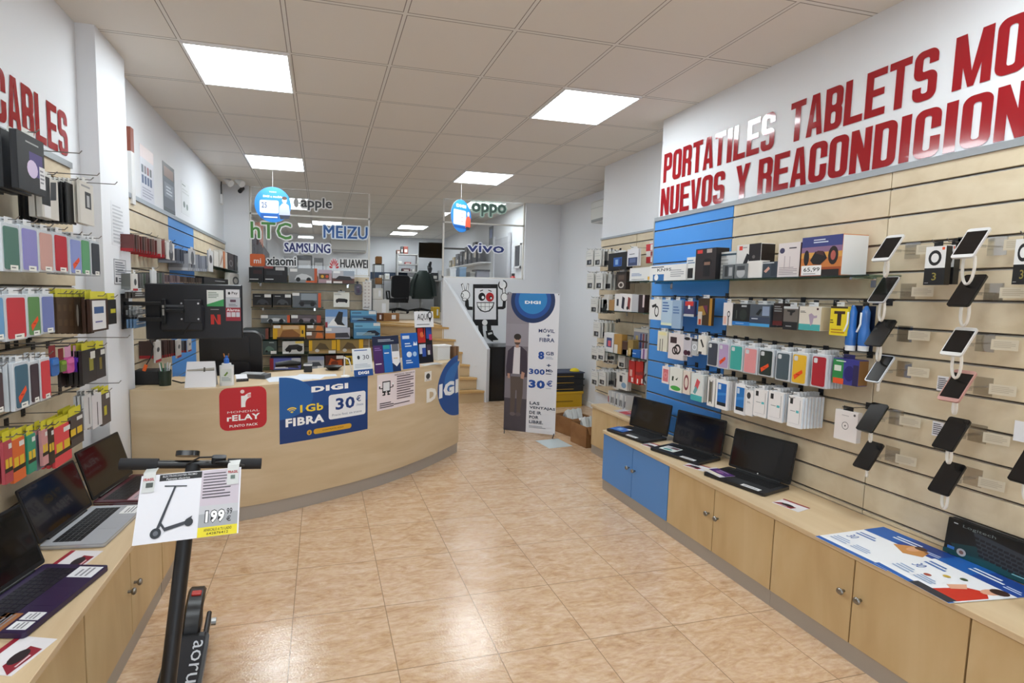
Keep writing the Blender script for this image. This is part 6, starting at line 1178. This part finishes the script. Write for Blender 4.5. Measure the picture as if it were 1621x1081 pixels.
for i, (px, c, o, d) in enumerate((((995, 571, 1005, 606), 'B82420', [('r', .2, .3, .6, .6, 'D8A8A0'), ('r', .5, .05, .8, .25, 'E8D8D4')], 'red cable blister, outer one'), ((1006, 572, 1013, 609), 'C02A24', [('r', .4, .05, .7, .25, 'E8E0DC'), ('r', 0, .4, 1, .55, '8A2A2A')], 'red cable blister, middle one'), ((1013, 572, 1020, 609), 'B4241E', [('r', .4, .05, .7, .25, 'E8E0DC'), ('r', 0, .4, 1, .55, '8A2A2A')], 'red cable blister, inner one'), ((1018, 574, 1031, 610), 'A8B4BC', [('o', .45, .28, .36, .24, .55, '3A2A34')], 'clear blister with a dark cable coil'), ((1029, 574, 1040, 616), '3A98A0', [('r', .3, .1, .45, .8, '8AC4C8'), ('r', 0, .85, 1, 1, '2AB0B8')], 'teal cable blister, first one'), ((1037, 575, 1047, 618), '2E8A94', [('r', .3, .1, .4, .8, '8AC4C8'), ('r', 0, .88, 1, 1, '2AB0B8')], 'teal cable blister, second one'))):
    N(px, .20, c, o, 'cable_blister', d+' beside the blue panel', 2, .014)
for px, o, d in (((949, 585, 957, 608), cc, 'white cable card in the lowest row, far one'), ((958, 586, 968, 610), cc, 'white cable card in the lowest row, middle one'), ((970, 588, 980, 616), [('r', .3, .1, .6, .6, '4A3A3A')], 'white pack with a brown figure in the lowest row'), ((980, 588, 993, 617), [('r', .05, .4, .4, .75, '2A2A2E'), ('e', .6, .25, .3, .16, '7A9AB8'), ('l', .3, .85, .8, .92, 1, '4A4A4E')], 'white charger pack in the lowest row'), ((955, 556, 963, 575), cc, 'white cable card under the lower glass shelf, far one'), ((963, 558, 971, 576), cc, 'white cable card under the lower glass shelf, middle one'), ((979, 562, 989, 582), cc, 'white cable card under the lower glass shelf, near one')):
    N(px, .18, 'D6D4D0', o, 'cable_card', d, 2)
# catalogues and magazines on the far worktop
p = on_z(935, 641, .487)
for i in range(12):
    q = on_z(931+i*2.9, 640+i*.35, .487); t = thing('catalogue', 'thin white catalogue standing on edge at the far end of the worktop', 'catalogue', (2.80+.005*(i % 2), 4.39-i*.024, .487), -PI/2+.0, 'standing catalogues'); t.rotation_euler = (0, .06*(i % 3-1), -PI/2+.0)
    G().box(-.006, .006, 0, .17, 0, .135, asmat(('DCDCDC', 'C8C8CC', 'E0E0E0')[i % 3], .5)).make('pages', t); G().box(-.0062, .0062, -.001, .0, .02, .08, asmat('A82430' if i == 0 else ('6A6A70', 'B8B8BC', '4A4A50')[i % 3], .5)).make('spine_print', t)
for i, (dx, y, rz, c, d) in enumerate(((.12, 4.02, .3, 'C8C4CC', 'grey magazine lying furthest back on the short worktop'), (.10, 3.93, .1, 'B83040', 'magazine with a red cover on the short worktop'), (.20, 3.88, -.2, 'D0D4D8', 'pale magazine on the short worktop'), (.10, 3.80, .25, '7A6A84', 'mauve magazine near the open laptop'), (.24, 3.76, .1, '2A2E30', 'dark magazine against the grooved wall'))):
    t = thing('magazine', d, 'magazine', (2.65+dx, y, .487+.004*i), rz-PI/2); G().box(-.105, .105, -.07, .07, 0, .004, asmat('DADADA', .4)).make('pages', t); a = Art(.21, .14, c); a.lines(.1, .55, .7, .85, 2, 'E4E4E4'); a.rect(.5, .1, .9, .45, '8A8A90'); a.make('cover_print', t, (0, -.07, .0045), (-PI/2, 0, 0))

# ================================================================ LEAFLETS AND BOXES ON THE WORKTOPS
def flat(name, label, c, rz, w, d, base, ops, z=.487, th=.0012, cat='leaflet'):
    t = thing(name, label, cat, (c[0], c[1], z), rz); G().box(-w/2, w/2, -d/2, d/2, 0, th, asmat(base, .4)).make('paper', t)
    if ops: a = Art(w, d); ops_on(a, ops, w, d); a.make('printed_face', t, (0, -d/2, th+.0003), (-PI/2, 0, 0))
    return t
FL = [('r', 0, .86, 1, 1, '9A2434'), ('r', .1, .5, .95, .84, 'E8E4E6'), ('p', [(.0, .1), (.7, .05), (.75, .4), (.2, .45)], '8C2030'), ('e', .45, .35, .22, .16, '2A2024'), ('l', .2, .1, .6, .2, 1, 'E0C8CC')]
for px, rz, d in (((1252, 800), -1.35, 'small red and white leaflet alone on the long worktop'), ((1104, 739), -1.2, 'red and white leaflet between the middle and nearest laptops'), ((1034, 706), -1.3, 'red and white leaflet between the far and middle laptops')):
    p = on_z(*px, .487); flat('leaflet', d, (p.x+.0, p.y), rz, .13, .11, 'E4E0E2', FL)
for px, rz, d in (((122, 887), 1.35, 'red and white leaflet between the silver and purple laptops'), ((186, 808), 1.35, 'red and white leaflet beyond the silver laptop'), ((30, 1036), 1.25, 'red and white leaflet at the near corner of the worktop')):
    p = on_z(*px, .487); flat('leaflet', d, (p.x-.01, p.y), rz, .15, .13, 'E4E0E2', FL)
c = Vector((2.418, 2.345)); rz = math.atan2(-.348, .085); dv = Vector((math.cos(rz), math.sin(rz)))
flat('leaflet', 'purple and white leaflet lying on the nearest black laptop', c-dv*.10+Vector((-.06, .02)), rz-.25, .15, .11, 'DCD8E0', [('r', .1, .35, 1, 1, '4A2468'), ('e', .5, .62, .18, .14, '8A5A8C'), ('p', [(0, .1), (.8, .0), (.85, .3), (.1, .36)], 'E0D8C8'), ('l', .3, .8, .9, .9, 1, 'C8B8D8')], z=.5096)
c = Vector((2.415, 2.845)); flat('leaflet', 'green and white card lying on the middle black laptop', c+Vector((-.05, .075)), -1.25, .11, .11, 'DDE4E0', [('r', .05, .55, .95, .95, 'B8BCC0'), ('r', .4, .55, .9, .9, '6A4A50'), ('e', .45, .25, .3, .16, '5A9A98')], z=.5096)
flat('leaflet', 'blue leaflet lying on the far laptop by the blue doors', (2.315, 3.44), -1.25, .13, .12, '2A62B0', [('r', .3, .3, .6, .7, '8AB4DC'), ('r', .75, .7, 1, .95, 'E4E4E8'), ('l', .1, .1, .9, .3, 1, '5A8ACC')], z=.5096)
def digileaf(label, c, rz, w, d, red, z):
    H = 'EDEFF3'
    o = [('r', 0, 0, 1, 1, '1E5FB0'), ('r', .0, .06, 1, .70, H), ('r', .45, .70, 1, 1, '20489A'), ('l', .30, .80, .72, .92, 2, 'E8F0F8'), ('l', .76, .76, .96, .84, 2, 'C8D8F0')]
    if red: o += [('p', [(.68, .10), (.98, .10), (.98, .42), (.85, .52), (.72, .42)], 'C8301E'), ('e', .86, .56, .07, .10, 'E0A88C'), ('e', .88, .63, .09, .07, '3A2420'), ('p', [(.62, .30), (.72, .26), (.76, .40), (.66, .48)], 'E0A88C'), ('r', .5, 0, .98, .10, '2A2E38'), ('e', .45, .45, .04, .03, 'C8A840'), ('e', .55, .55, .04, .03, '4A5A3A'), ('e', .38, .30, .04, .03, 'A84A3A')]
    else: o += [('p', [(.46, .66), (.60, .82), (.80, .80), (.86, .64), (.70, .54)], 'C88A4C'), ('e', .66, .74, .06, .09, 'D8A078'), ('e', .68, .82, .07, .05, '4A2C20')]
    o += [('l', .06, .50, .34, .62, 2, '4A74B8'), ('t', '30', .10, .34, .2, .46, '2A5AA8', .0), ('l', .06, .14, .30, .28, 3, '9AB0D0'), ('l', .36, .14, .6, .26, 3, '9AB0D0')]
    flat('price_leaflet', label, c, rz, w, d, H, o, z=z)
digileaf('blue and white price leaflet with a woman in orange on the long worktop', (2.40, 1.585), -PI/2+.02, .29, .42, False, .487)
digileaf('blue and white price leaflet with a woman in red at the worktop edge', (2.40, 1.335), -PI/2-.10, .27, .42, True, .4892)
b0 = on_z(1492, 866, .487); t = thing('keyboard_box', 'long black boxed keyboard with a teal glow leaning on the phone wall', 'box', (2.612, 1.285, .4872), -PI/2); t.rotation_euler = (-.10, 0, -PI/2); w, h = .44, .155
G().box(-w/2, w/2, 0, .038, 0.004, h, M('101214', .3), c=.002).make('box_body', t)
a = Art(w, h); a.poly([(0, 0), (1, 0), (1, .30), (.5, .34), (0, .12)], '0E4A50'); a.poly([(.05, .3), (.3, .5), (.35, .2), (.1, .1)], '12383C'); a.poly([(.2, .82), (.62, .66), (.62, .18), (.27, .22)], '30343C')
for r in range(5):
    for k in range(9): u0 = .215+.012*r+k*.042; v0 = .70-.016*k-.105*r; a.rect(u0, v0-.06, u0+.034, v0+.0, '16181C'); a.k -= 1
a.text('Logitech', .12, .80, .36, .90, '7A8484', .0); a.lines(.05, .84, .09, .9, 1, 'C8CCCC'); a.disc(.14, .15, .10, 'B0B0B4'); a.disc(.14, .15, .05, '7A5A54'); a.rect(.03, .14, .085, .22, '3A7ACC'); a.lines(.5, .10, .95, .16, 1, '8AC8D0'); a.make('printed_face', t, (0, -.0006, .004))
t = thing('display_tablet', 'dark tablet edge leaning at the picture edge beside the price leaflet', 'tablet', (2.40, 1.06, .488), -PI/2+.3); g = G(); g.T = Matrix.Rotation(-.5, 4, 'X'); g.rrect(-.06, .06, 0, .10, .008, 0, .01, M('141416', .3), 4); g.make('body', t, True)

# ================================================================ FLOOR THINGS
def crate(x, y, z, w, d, h, c, label, name='storage_crate', lid=None):
    t = thing(name, label, 'crate', (x, y, z)); g = G(); g.prism([(-w/2+.015, -d/2+.015, 0), (w/2-.015, -d/2+.015, 0), (w/2-.015, d/2-.015, 0), (-w/2+.015, d/2-.015, 0)], (0, 0, h*.9), M(c, .45)); g.make('bin', t)
    g = G(); g.box(-w/2, w/2, -d/2, d/2, h*.84, h, M(lid or c, .45), c=.004); g.make('rim', t)
    a = Art(w*.8, h*.6); a.lines(.1, .3, .9, .6, 1, 'C8A030' if c != 'C8A018' else '8A6E10'); a.make('print', t, (0, -d/2+.0145, h*.1)); return t
cx = 3.345
crate(cx, 6.43, 0, .50, .34, .22, 'C8A018', 'yellow plastic crate at the bottom of the stack behind the banner')
for i, lb in enumerate(('lowest', 'middle', 'top')): crate(cx+.0, 6.43, .2205+i*.0905, .52, .34, .09, '15181E', lb+' black tray with a yellow stripe stacked on the yellow crate', 'stacking_tray', '1E2A48' if i == 2 else None)
t = thing('rag', 'crumpled yellow cloth lying on the stacked black trays', 'cloth', (cx+.15, 6.36, .493)); g = G(); g.lathe([(.0, 0), (.07, .002), (.055, .03), (.02, .045), (.0, .046)], M('D8C020', .8), 9); g.make('cloth', t, True)
def cbox(x, y, w, d, h, rz, label, flap=True):
    t = thing('cardboard_box', label, 'box', (x, y, 0), rz); g = G()
    g.box(-w/2, w/2, -d/2, -d/2+.006, 0, h, CARDBOARD); g.box(-w/2, w/2, d/2-.006, d/2, 0, h, CARDBOARD); g.box(-w/2, -w/2+.006, -d/2, d/2, 0, h, CARDBOARD); g.box(w/2-.006, w/2, -d/2, d/2, 0, h, CARDBOARD); g.box(-w/2, w/2, -d/2, d/2, 0, .006, CARDBOARD); g.make('carton', t)
    if flap:
        g = G(); g.prism([(-w/2, -d/2, h), (w/2, -d/2, h), (w/2, -d/2-.05, h-.07), (-w/2, -d/2-.05, h-.07)], (0, -.002, .002), CARDBOARD); g.make('flap', t)
        g = G(); g.prism([(-w*.2, -d/2-.002, h+.004), (w*.42, -d/2-.002, h+.004), (w*.42, -d/2-.056, h-.075), (-w*.2, -d/2-.056, h-.075)], (0, -.002, .002), PAPER); g.make('paper_label', t)
    random.seed(int(x*100)); g = G()
    for k in range(3):
        an = k*2.1; g.tube([(-w*.3+w*.25*k, -d*.2, h-.05), (-w*.25+w*.25*k, 0, h+.03), (-w*.3+w*.25*k+.04, d*.25, h-.03)], [.03, .05, .03], M('C8CCCC', .15, coat=.3), 7)
    g.make('plastic_wrap', t, True); return t
cbox(2.80, 5.09, .30, .30, .20, .25, 'open cardboard box with plastic wrap, the farther of two beside the banner'); cbox(2.77, 4.66, .30, .26, .22, .15, 'open cardboard box with a white label flap, the nearer of two by the cabinet')
p = on_z(875, 701, 0); t = thing('floor_sheet', 'pale translucent sheet lying on the floor at the foot of the banner', 'sheet', (p.x, p.y-.02, 0), .1); G().box(-.14, .14, -.14, .14, .0005, .002, M('CFDCE0', .3)).make('sheet', t)
# ================================================================ UPPER WALL FIXTURES
p = on_x(952, 318, 3.68); t = thing('air_conditioner', 'white air conditioner high on the side wall seen edge-on', 'air conditioner', (3.68, 5.68, 2.50), -PI/2); g = G(); g.box(-.40, .40, -.20, 0, .02, .30, M('D2D2CE', .4), c=.02); g.make('casing', t); G().box(-.36, .36, -.202, -.19, .03, .06, M('8A8C8C', .4)).make('vent_flap', t); G().box(-.38, .38, -.206, -.198, .20, .205, M('B8BAB8', .4)).make('seam_strip', t)
p = on_y(383, 304, 7.30); t = thing('security_camera', 'small black security camera on the rear corner pillar', 'camera', (p.x, 7.32, p.z)); g = G(); g.tube([(0, 0, .05), (0, -.05, .05)], .008, DARK, 8); g.make('bracket', t); g = G(); g.tube([(.01, -.02, .05), (-.012, -.12, -.01)], .028, K, 12); g.make('camera_body', t, True)
for px, lb in (((360, 288), 'white spotlight near the rear corner, the one closer to the side wall'), ((378, 289), 'white spotlight near the rear corner, the one closer to the camera')):
    p = on_y(*px, 7.0); t = thing('spotlight', lb, 'spotlight', (p.x, 7.0, HZ)); d = p.z-HZ; G().box(-.04, .04, -.02, .02, -.015, 0, WHITE).make('mounting_base', t); g = G(); g.tube([(0, 0, -.01), (0, 0, d+.03)], .007, 'D8D8D8', 8); g.make('stem', t); g = G(); g.tube([(-.05, .03, d+.06), (.05, -.05, d-.03)], [.025, .045], WHITE, 14); g.make('lamp_head', t, True)
p = on_x(349, 308, -1.28); t = thing('junction_box', 'small white junction box with a dark cable below the spotlights', 'junction box', (-1.28, p.y, p.z), PI/2); G().box(-.05, .05, -.03, 0, -.12, .0, WHITE, c=.004).make('box_body', t); G().tube([(0, -.012, .0), (-.01, -.012, .12), (.02, -.012, .18)], .008, '5A5A5C', 6).make('cable', t)

# ================================================================ BACK ROOM
def at9(px, py, Y): return on_y(px, py, Y)
YC = 10.9
c = at9(632, 440, YC); office_chair('dark high-backed office chair in the back room, without a jacket', c.x, YC+.22, 1.10, .1, .40, .49, .29, False)
c = at9(668, 440, YC); office_chair('office chair in the back room with a jacket over its back', c.x+.03, YC+.30, 1.10, -.05, .36, .36, .42, False)
t = thing('jacket', 'dark green jacket draped over a back room chair', 'jacket', (c.x+.03, YC+.05, 1.43), -.05); vs, fs = [], []; n = 20
prof = [(.0, .24, .10), (.12, .27, .13), (.30, .25, .12), (.46, .21, .10), (.58, .13, .08), (.63, .09, .06)]
for z, rx, ry in prof:
    for j in range(n): an = 2*PI*j/n; f = 1+.06*math.sin(5*an+z*9); vs.append((rx*f*math.cos(an), ry*f*math.sin(an), z))
fs = [(i*n+j, i*n+(j+1) % n, (i+1)*n+(j+1) % n, (i+1)*n+j) for i in range(len(prof)-1) for j in range(n)]+[tuple(range((len(prof)-1)*n, len(prof)*n))]
g = G(); g.add(vs, fs, M('1C2A26', .6)); g.make('jacket_body', t, True)
for s in (-1, 1): g = G(); g.tube([(s*.14, -.02, .55), (s*.24, -.06, .34), (s*.26, -.08, .06)], [.05, .055, .045], M('1A2724', .6), 10); g.make('sleeve', t, True)
a0, a1 = at9(663, 383, 10.6), at9(700, 409, 10.6); w, h = a1.x-a0.x, a0.z-a1.z
t = thing('mounted_television', 'black television tilted down on the back room wall', 'television', (a0.x+w/2, 10.6, a1.z), -.25); t.rotation_euler = (.22, .03, -.25); g = G(); g.box(-w/2, w/2, 0, .05, 0, h, M('0C0C0E', .25), c=.006); g.make('casing', t); G().box(-w/2+.02, w/2-.02, -.001, 0, .02, h-.02, M('070709', .12)).make('screen', t); q = 3.12-t.location.x; G().tube([(0, .05, h*.5), (.1, .15, h*.6), (q*.97, q*.25, h*.6)], .02, DARK, 8).make('wall_mount', t)
def rack(px0, px1, ys, Y, depth, label, name='parts_shelf'):
    a, b = at9(px0, ys[0], Y), at9(px1, ys[-1], Y); w = at9(px1, ys[0], Y).x-a.x; zb = b.z
    t = thing(name, label, 'shelf', (a.x+w/2, Y, zb)); zs = [at9(px0, y, Y).z-zb for y in ys]
    for s in (-1, 1): G().box(s*w/2-.012, s*w/2+.012, 0, depth, 0, zs[0]+.02, M('B8B8B6', .5)).make('side_panel', t)
    for z in zs: G().box(-w/2, w/2, 0, depth, z-.012, z+.012, M('B4B2B0', .5)).make('shelf_board', t)
    return [z+zb+.012 for z in zs], a.x, w
zsr, x0, w = rack(630, 662, (402, 418, 430, 439), 12.2, .3, 'grey wall shelf unit with small parts in the back room')
def clutter(lst, Y, zl, name='small_box', cat='box'):
    for px0, px1, hpx, c, lb in lst:
        a, b = at9(px0, 400, Y), at9(px1, 400, Y); w = b.x-a.x; h = hpx*Y/FPX*.97; t = thing(name, lb, cat, ((a.x+b.x)/2, Y, zl)); g = G(); g.box(-w/2, w/2, 0, .16, 0, h, asmat(c, .5), c=.006); g.make('body', t); G().box(-w*.3, w*.3, -.001, 0, h*.2, h*.6, asmat('C8C4BC', .5)).make('label', t)
clutter([(628, 634, 6, '6A4A40', 'brown box on top of the grey back room shelf'), (635, 638, 12, '3A3E40', 'dark upright box on top of the grey back room shelf'), (639, 646, 12, '7A3A30', 'red-brown box with a pale face on top of the grey shelf')], 12.22, zsr[0])
clutter([(631, 637, 4, 'C8C8C4', 'white item on the upper board of the grey shelf'), (641, 651, 3, '8A3A3E', 'red tool on the upper board of the grey shelf')], 12.22, zsr[1]); clutter([(637, 650, 5, '5A3A3C', 'dark red bundle on the lower board of the grey shelf'), (653, 658, 4, 'C0C0BC', 'white item on the lower board of the grey shelf')], 12.22, zsr[2])
# workbench along the back wall with small devices, and a small wire stand with cartons
p, q = at9(590, 441, 11.9), at9(700, 441, 11.9); t = thing('workbench', 'long back room workbench with a dark blue back panel', 'workbench', ((p.x+q.x)/2, 11.9, 1.1)); w = q.x-p.x; h = p.z-1.1; G().box(-w/2, w/2, 0, .6, h-.03, h, M('9A9894', .5)).make('bench_top', t); G().box(-w/2, w*.05, .58, .6, h, h+.18, M('2A3A50', .5)).make('back_panel', t)
for s in (-1, 1): G().box(s*(w/2-.05)-.02, s*(w/2-.05)+.02, .02, .58, 0, h-.03, M('6A6A68', .5)).make('leg', t)
clutter([(601, 607, 6, 'D8D4CC', 'white pot on the back room workbench'), (610, 617, 9, 'E0E0DE', 'white lamp foot on the back room workbench'), (620, 624, 5, 'B8A090', 'tan jar on the back room workbench'), (626, 631, 6, 'C8B8B0', 'pale jar on the back room workbench'), (685, 694, 12, '2A2C30', 'black device on the workbench beside the jacket'), (695, 700, 16, 'B8BABC', 'pale grey instrument on the workbench beside the glass')], 12.0, p.z, 'bench_item', 'device')
g = G(); p = at9(682, 430, 11.95); t = thing('microscope', 'black bench microscope on the back room workbench', 'microscope', (p.x, 12.1, at9(682, 441, 11.9).z)); g.box(-.08, .08, -.10, .10, 0, .03, DARK); g.make('foot', t); g = G(); g.tube([(0, .06, .03), (0, .06, .38)], .02, DARK, 8); g.make('column', t); g = G(); g.tube([(0, .04, .30), (0, -.04, .24), (0, -.05, .14)], [.05, .06, .03], DARK, 10); g.make('head', t, True); g = G(); g.tube([(0, -.02, .27), (.0, -.12, .40)], .03, DARK, 8); g.make('eyepiece', t)
p = at9(600, 418, 9.6); t = thing('wire_stand', 'thin wire shelf stand with brown cartons in the back room', 'stand', (p.x, 9.6, 1.1)); hh = p.z-1.1; g = G()
for sx in (-1, 1):
    for sy in (0, .25): g = G(); g.tube([(sx*.09, sy, 0), (sx*.09, sy, hh)], .008, '5A5C5E', 6); g.make('post', t)
for k in (1, .62, .30): G().box(-.10, .10, -.01, .26, hh*k-.008, hh*k, M('5A5C5E', .5)).make('tier', t)
for k, lb in ((1, 'tan rounded carton on top of the wire stand'), (.62, 'brown carton on the middle tier of the wire stand'), (.30, 'brown carton on the lowest tier of the wire stand')):
    t = thing('carton', lb, 'box', (p.x, 9.62, 1.1+hh*k)); g = G(); g.box(-.06, .06, 0, .16, 0, .15 if k == 1 else .12, CARDBOARD, c=.015 if k == 1 else .004); g.make('body', t)
# boxes on the landing by the stairs
for px0, px1, y0, y1, Y, c, lb in ((607, 632, 496, 511, 8.36, CARDBOARD, 'brown carton with a white label on the landing behind the blue toy boxes'), (595, 606, 496, 511, 8.36, M('6A4028', .7), 'dark brown carton at the wall end of the landing'), (592, 616, 474, 489, 9.0, M('D2D0CC', .6), 'white lidded box in the back room near the rear wall'), (592, 606, 456, 473.6, 9.0, M('D8D6D0', .6), 'white square box with a grey print above the lidded box'), (686, 696, 486, 508, 9.0, M('C8A020', .5), 'yellow upright box at the top of the stairs')):
    a, b = at9(px0, y0, Y), at9(px1, y1, Y); w, h = b.x-a.x, a.z-b.z; zb = 1.0815 if Y < 8.6 else 1.1 if y0 == 474 else max(1.1, b.z); h = a.z-zb; t = thing('carton', lb, 'box', ((a.x+b.x)/2, Y, zb)); g = G(); g.box(-w/2, w/2, 0, .22, 0, h, c, c=.003); g.make('body', t); G().box(w*.02, w*.28, -.001, 0, h*.25, h*.8, PAPER).make('paper_label', t)
# things behind the far glass pane
def sw(px, py, X=3.10): return on_x(px, py, X)
p, q = sw(722, 424), sw(776, 414); t = thing('back_room_shelf', 'white shelf crowded with small goods behind the far glass pane', 'shelf', (3.12, (p.y+q.y)/2, p.z), -PI/2); G().box(-abs(p.y-q.y)/2, abs(p.y-q.y)/2, -.22, 0, -.02, 0, WHITE).make('shelf_board', t); zsh = p.z
L_ = abs(p.y-q.y); random.seed(3)
for i in range(11):
    y = max(p.y, q.y)-.12-i*(L_-.2)/10.5; h = (.16, .22, .28, .2, .3, .26, .36, .30, .42, .34, .25)[i]; c = ('8A8270', 'B8A888', '6A6A6C', '3A3A40', '26262C', '5A5048', '1E1E24', '2C2C34', '1A1A20', '34343C', '4A4A50')[i]
    t = thing('hanging_pack', ('beige', 'cream', 'grey', 'charcoal', 'black', 'brown', 'jet black', 'slate', 'tall black', 'dark grey', 'iron grey')[i]+' pack standing on the shelf behind the far glass pane', 'pack', (2.92+.02*(i % 3), y, zsh), -PI/2); G().box(-.09, .09, 0, .10, 0, h, asmat(c, .5), c=.004).make('body', t); G().box(-.05, .05, -.001, 0, h*.3, h*.7, asmat(('D8D0C0', '8A8A90', 'B8B8BC')[i % 3], .5)).make('label', t)
p = sw(776, 372, 3.10); t = thing('boxed_phone_poster', 'dark blue poster card above the crowded shelf behind the far pane', 'poster', (3.119, p.y, p.z-.2), -PI/2); G().box(-.12, .12, -.004, 0, 0, .36, M('3A4250', .4)).make('sheet', t); a = Art(.24, .36); a.rect(.2, .4, .8, .85, '5A6A9C'); a.make('print', t, (0, -.0045, 0))
p, q = on_y(729, 437, 7.75), on_y(772, 437, 7.75)
for px0, px1, h, c, lb in ((727, 738, 16, '7A9AB8', 'pale blue bin behind the far glass pane'), (744, 752, 8, '9A9A98', 'grey carton behind the far glass pane'), (754, 775, 12, '8A8A94', 'grey printer behind the far glass pane'), (712, 722, 14, 'D8DCE0', 'white crumpled bag behind the far glass pane')):
    a, b = on_y(px0, 438, 8.1), on_y(px1, 438, 8.1); t = thing('storage_box', lb, 'box', ((a.x+b.x)/2, 8.1, 1.1)); w = b.x-a.x; h = a.z-1.1+h*8.1/FPX; g = G(); g.box(-w/2, w/2, 0, .25, 0, h, asmat(c, .5), c=.01); g.make('body', t); G().box(-w*.52, w*.52, -.005, .255, h-.03, h, asmat('3A3A40' if 'printer' in lb else c, .4)).make('lid', t)
p = on_y(815, 430, 7.8); t = thing('fire_extinguisher', 'red fire extinguisher behind the far end of the glass pane', 'fire extinguisher', (p.x-.03, 7.8, 1.45)); g = G(); g.lathe([(.06, 0), (.065, .02), (.065, .34), (.04, .40), (.02, .42)], M('B82420', .3), 16); g.make('cylinder', t, True); g = G(); g.box(-.02, .04, -.015, .015, .42, .46, DARK); g.make('valve', t); G().tube([(.03, 0, .44), (.09, 0, .36), (.08, 0, .15)], .01, DARK, 6).make('hose', t); g = G(); a = Art(.08, .14, 'E0D8D0'); a.lines(.1, .1, .9, .9, 4, '8A3A34'); a.make('label_print', t, (0, -.066, .12))
p = on_y(548, 391, 11.9); t = thing('split_air_conditioner', 'white wall air conditioner seen through the glass below the wide blue capitals', 'air conditioner', (p.x+.1, 12.89, p.z-.05)); G().box(-.45, .45, -.22, 0, 0, .28, M('C8C8C4', .4), c=.02).make('casing', t); G().box(-.42, .42, -.222, -.21, .02, .05, M('8A8C8C', .4)).make('vent_flap', t)
a0, a1 = on_y(400, 368, 9.0), on_y(436, 402, 9.0)
t = thing('stair_rail_panel', 'dark slanted panel with orange slats seen through the glass behind the green letters', 'panel', (a0.x-.1, 9.0, 1.1)); H_ = a0.z-a1.z; W_ = a1.x-a0.x; Z_ = a1.z-1.1
g = G(); g.prism([(0, 0, 0), (W_, 0, 0), (W_, 0, Z_), (W_*.35, 0, Z_+H_*1.0), (0, 0, Z_+H_*1.3)], (0, .03, 0), M('2A2428', .5)); g.make('board', t)
for i in range(6): G().box(W_*(.40+.06*i), W_*(.43+.06*i), -.01, .0, Z_+H_*(.9-.12*i), Z_+H_*1.5, M('B86A4A', .5)).make('slat', t)
for px0, px1, y0, y1, c, lb in ((449, 468, 405, 418, '9A9CA0', 'grey poster behind the glass next to the black word'), (470, 494, 404, 424, '4A4E52', 'dark cabinet behind the glass near the middle'), (480, 494, 394, 404, 'C4C4BC', 'cream box on the dark cabinet behind the glass'), (497, 512, 408, 430, '5A5E62', 'grey machine behind the glass beside the red emblem')):
    Y = 9.6; a, b = on_y(px0, y0, Y), on_y(px1, y1, Y); zb = 1.1 if 'cream' not in lb else b.z; t = thing('back_room_unit', lb, 'cabinet', ((a.x+b.x)/2, Y+(.0 if 'cream' not in lb else .02), zb)); w, h = b.x-a.x, a.z-zb; g = G(); g.box(-w/2, w/2, 0, .3, 0, h, asmat(c, .5), c=.005); g.make('body', t); G().box(-w*.4, w*.4, -.002, 0, h*.7, h*.92, asmat('B8BABC', .5)).make('front_panel', t)
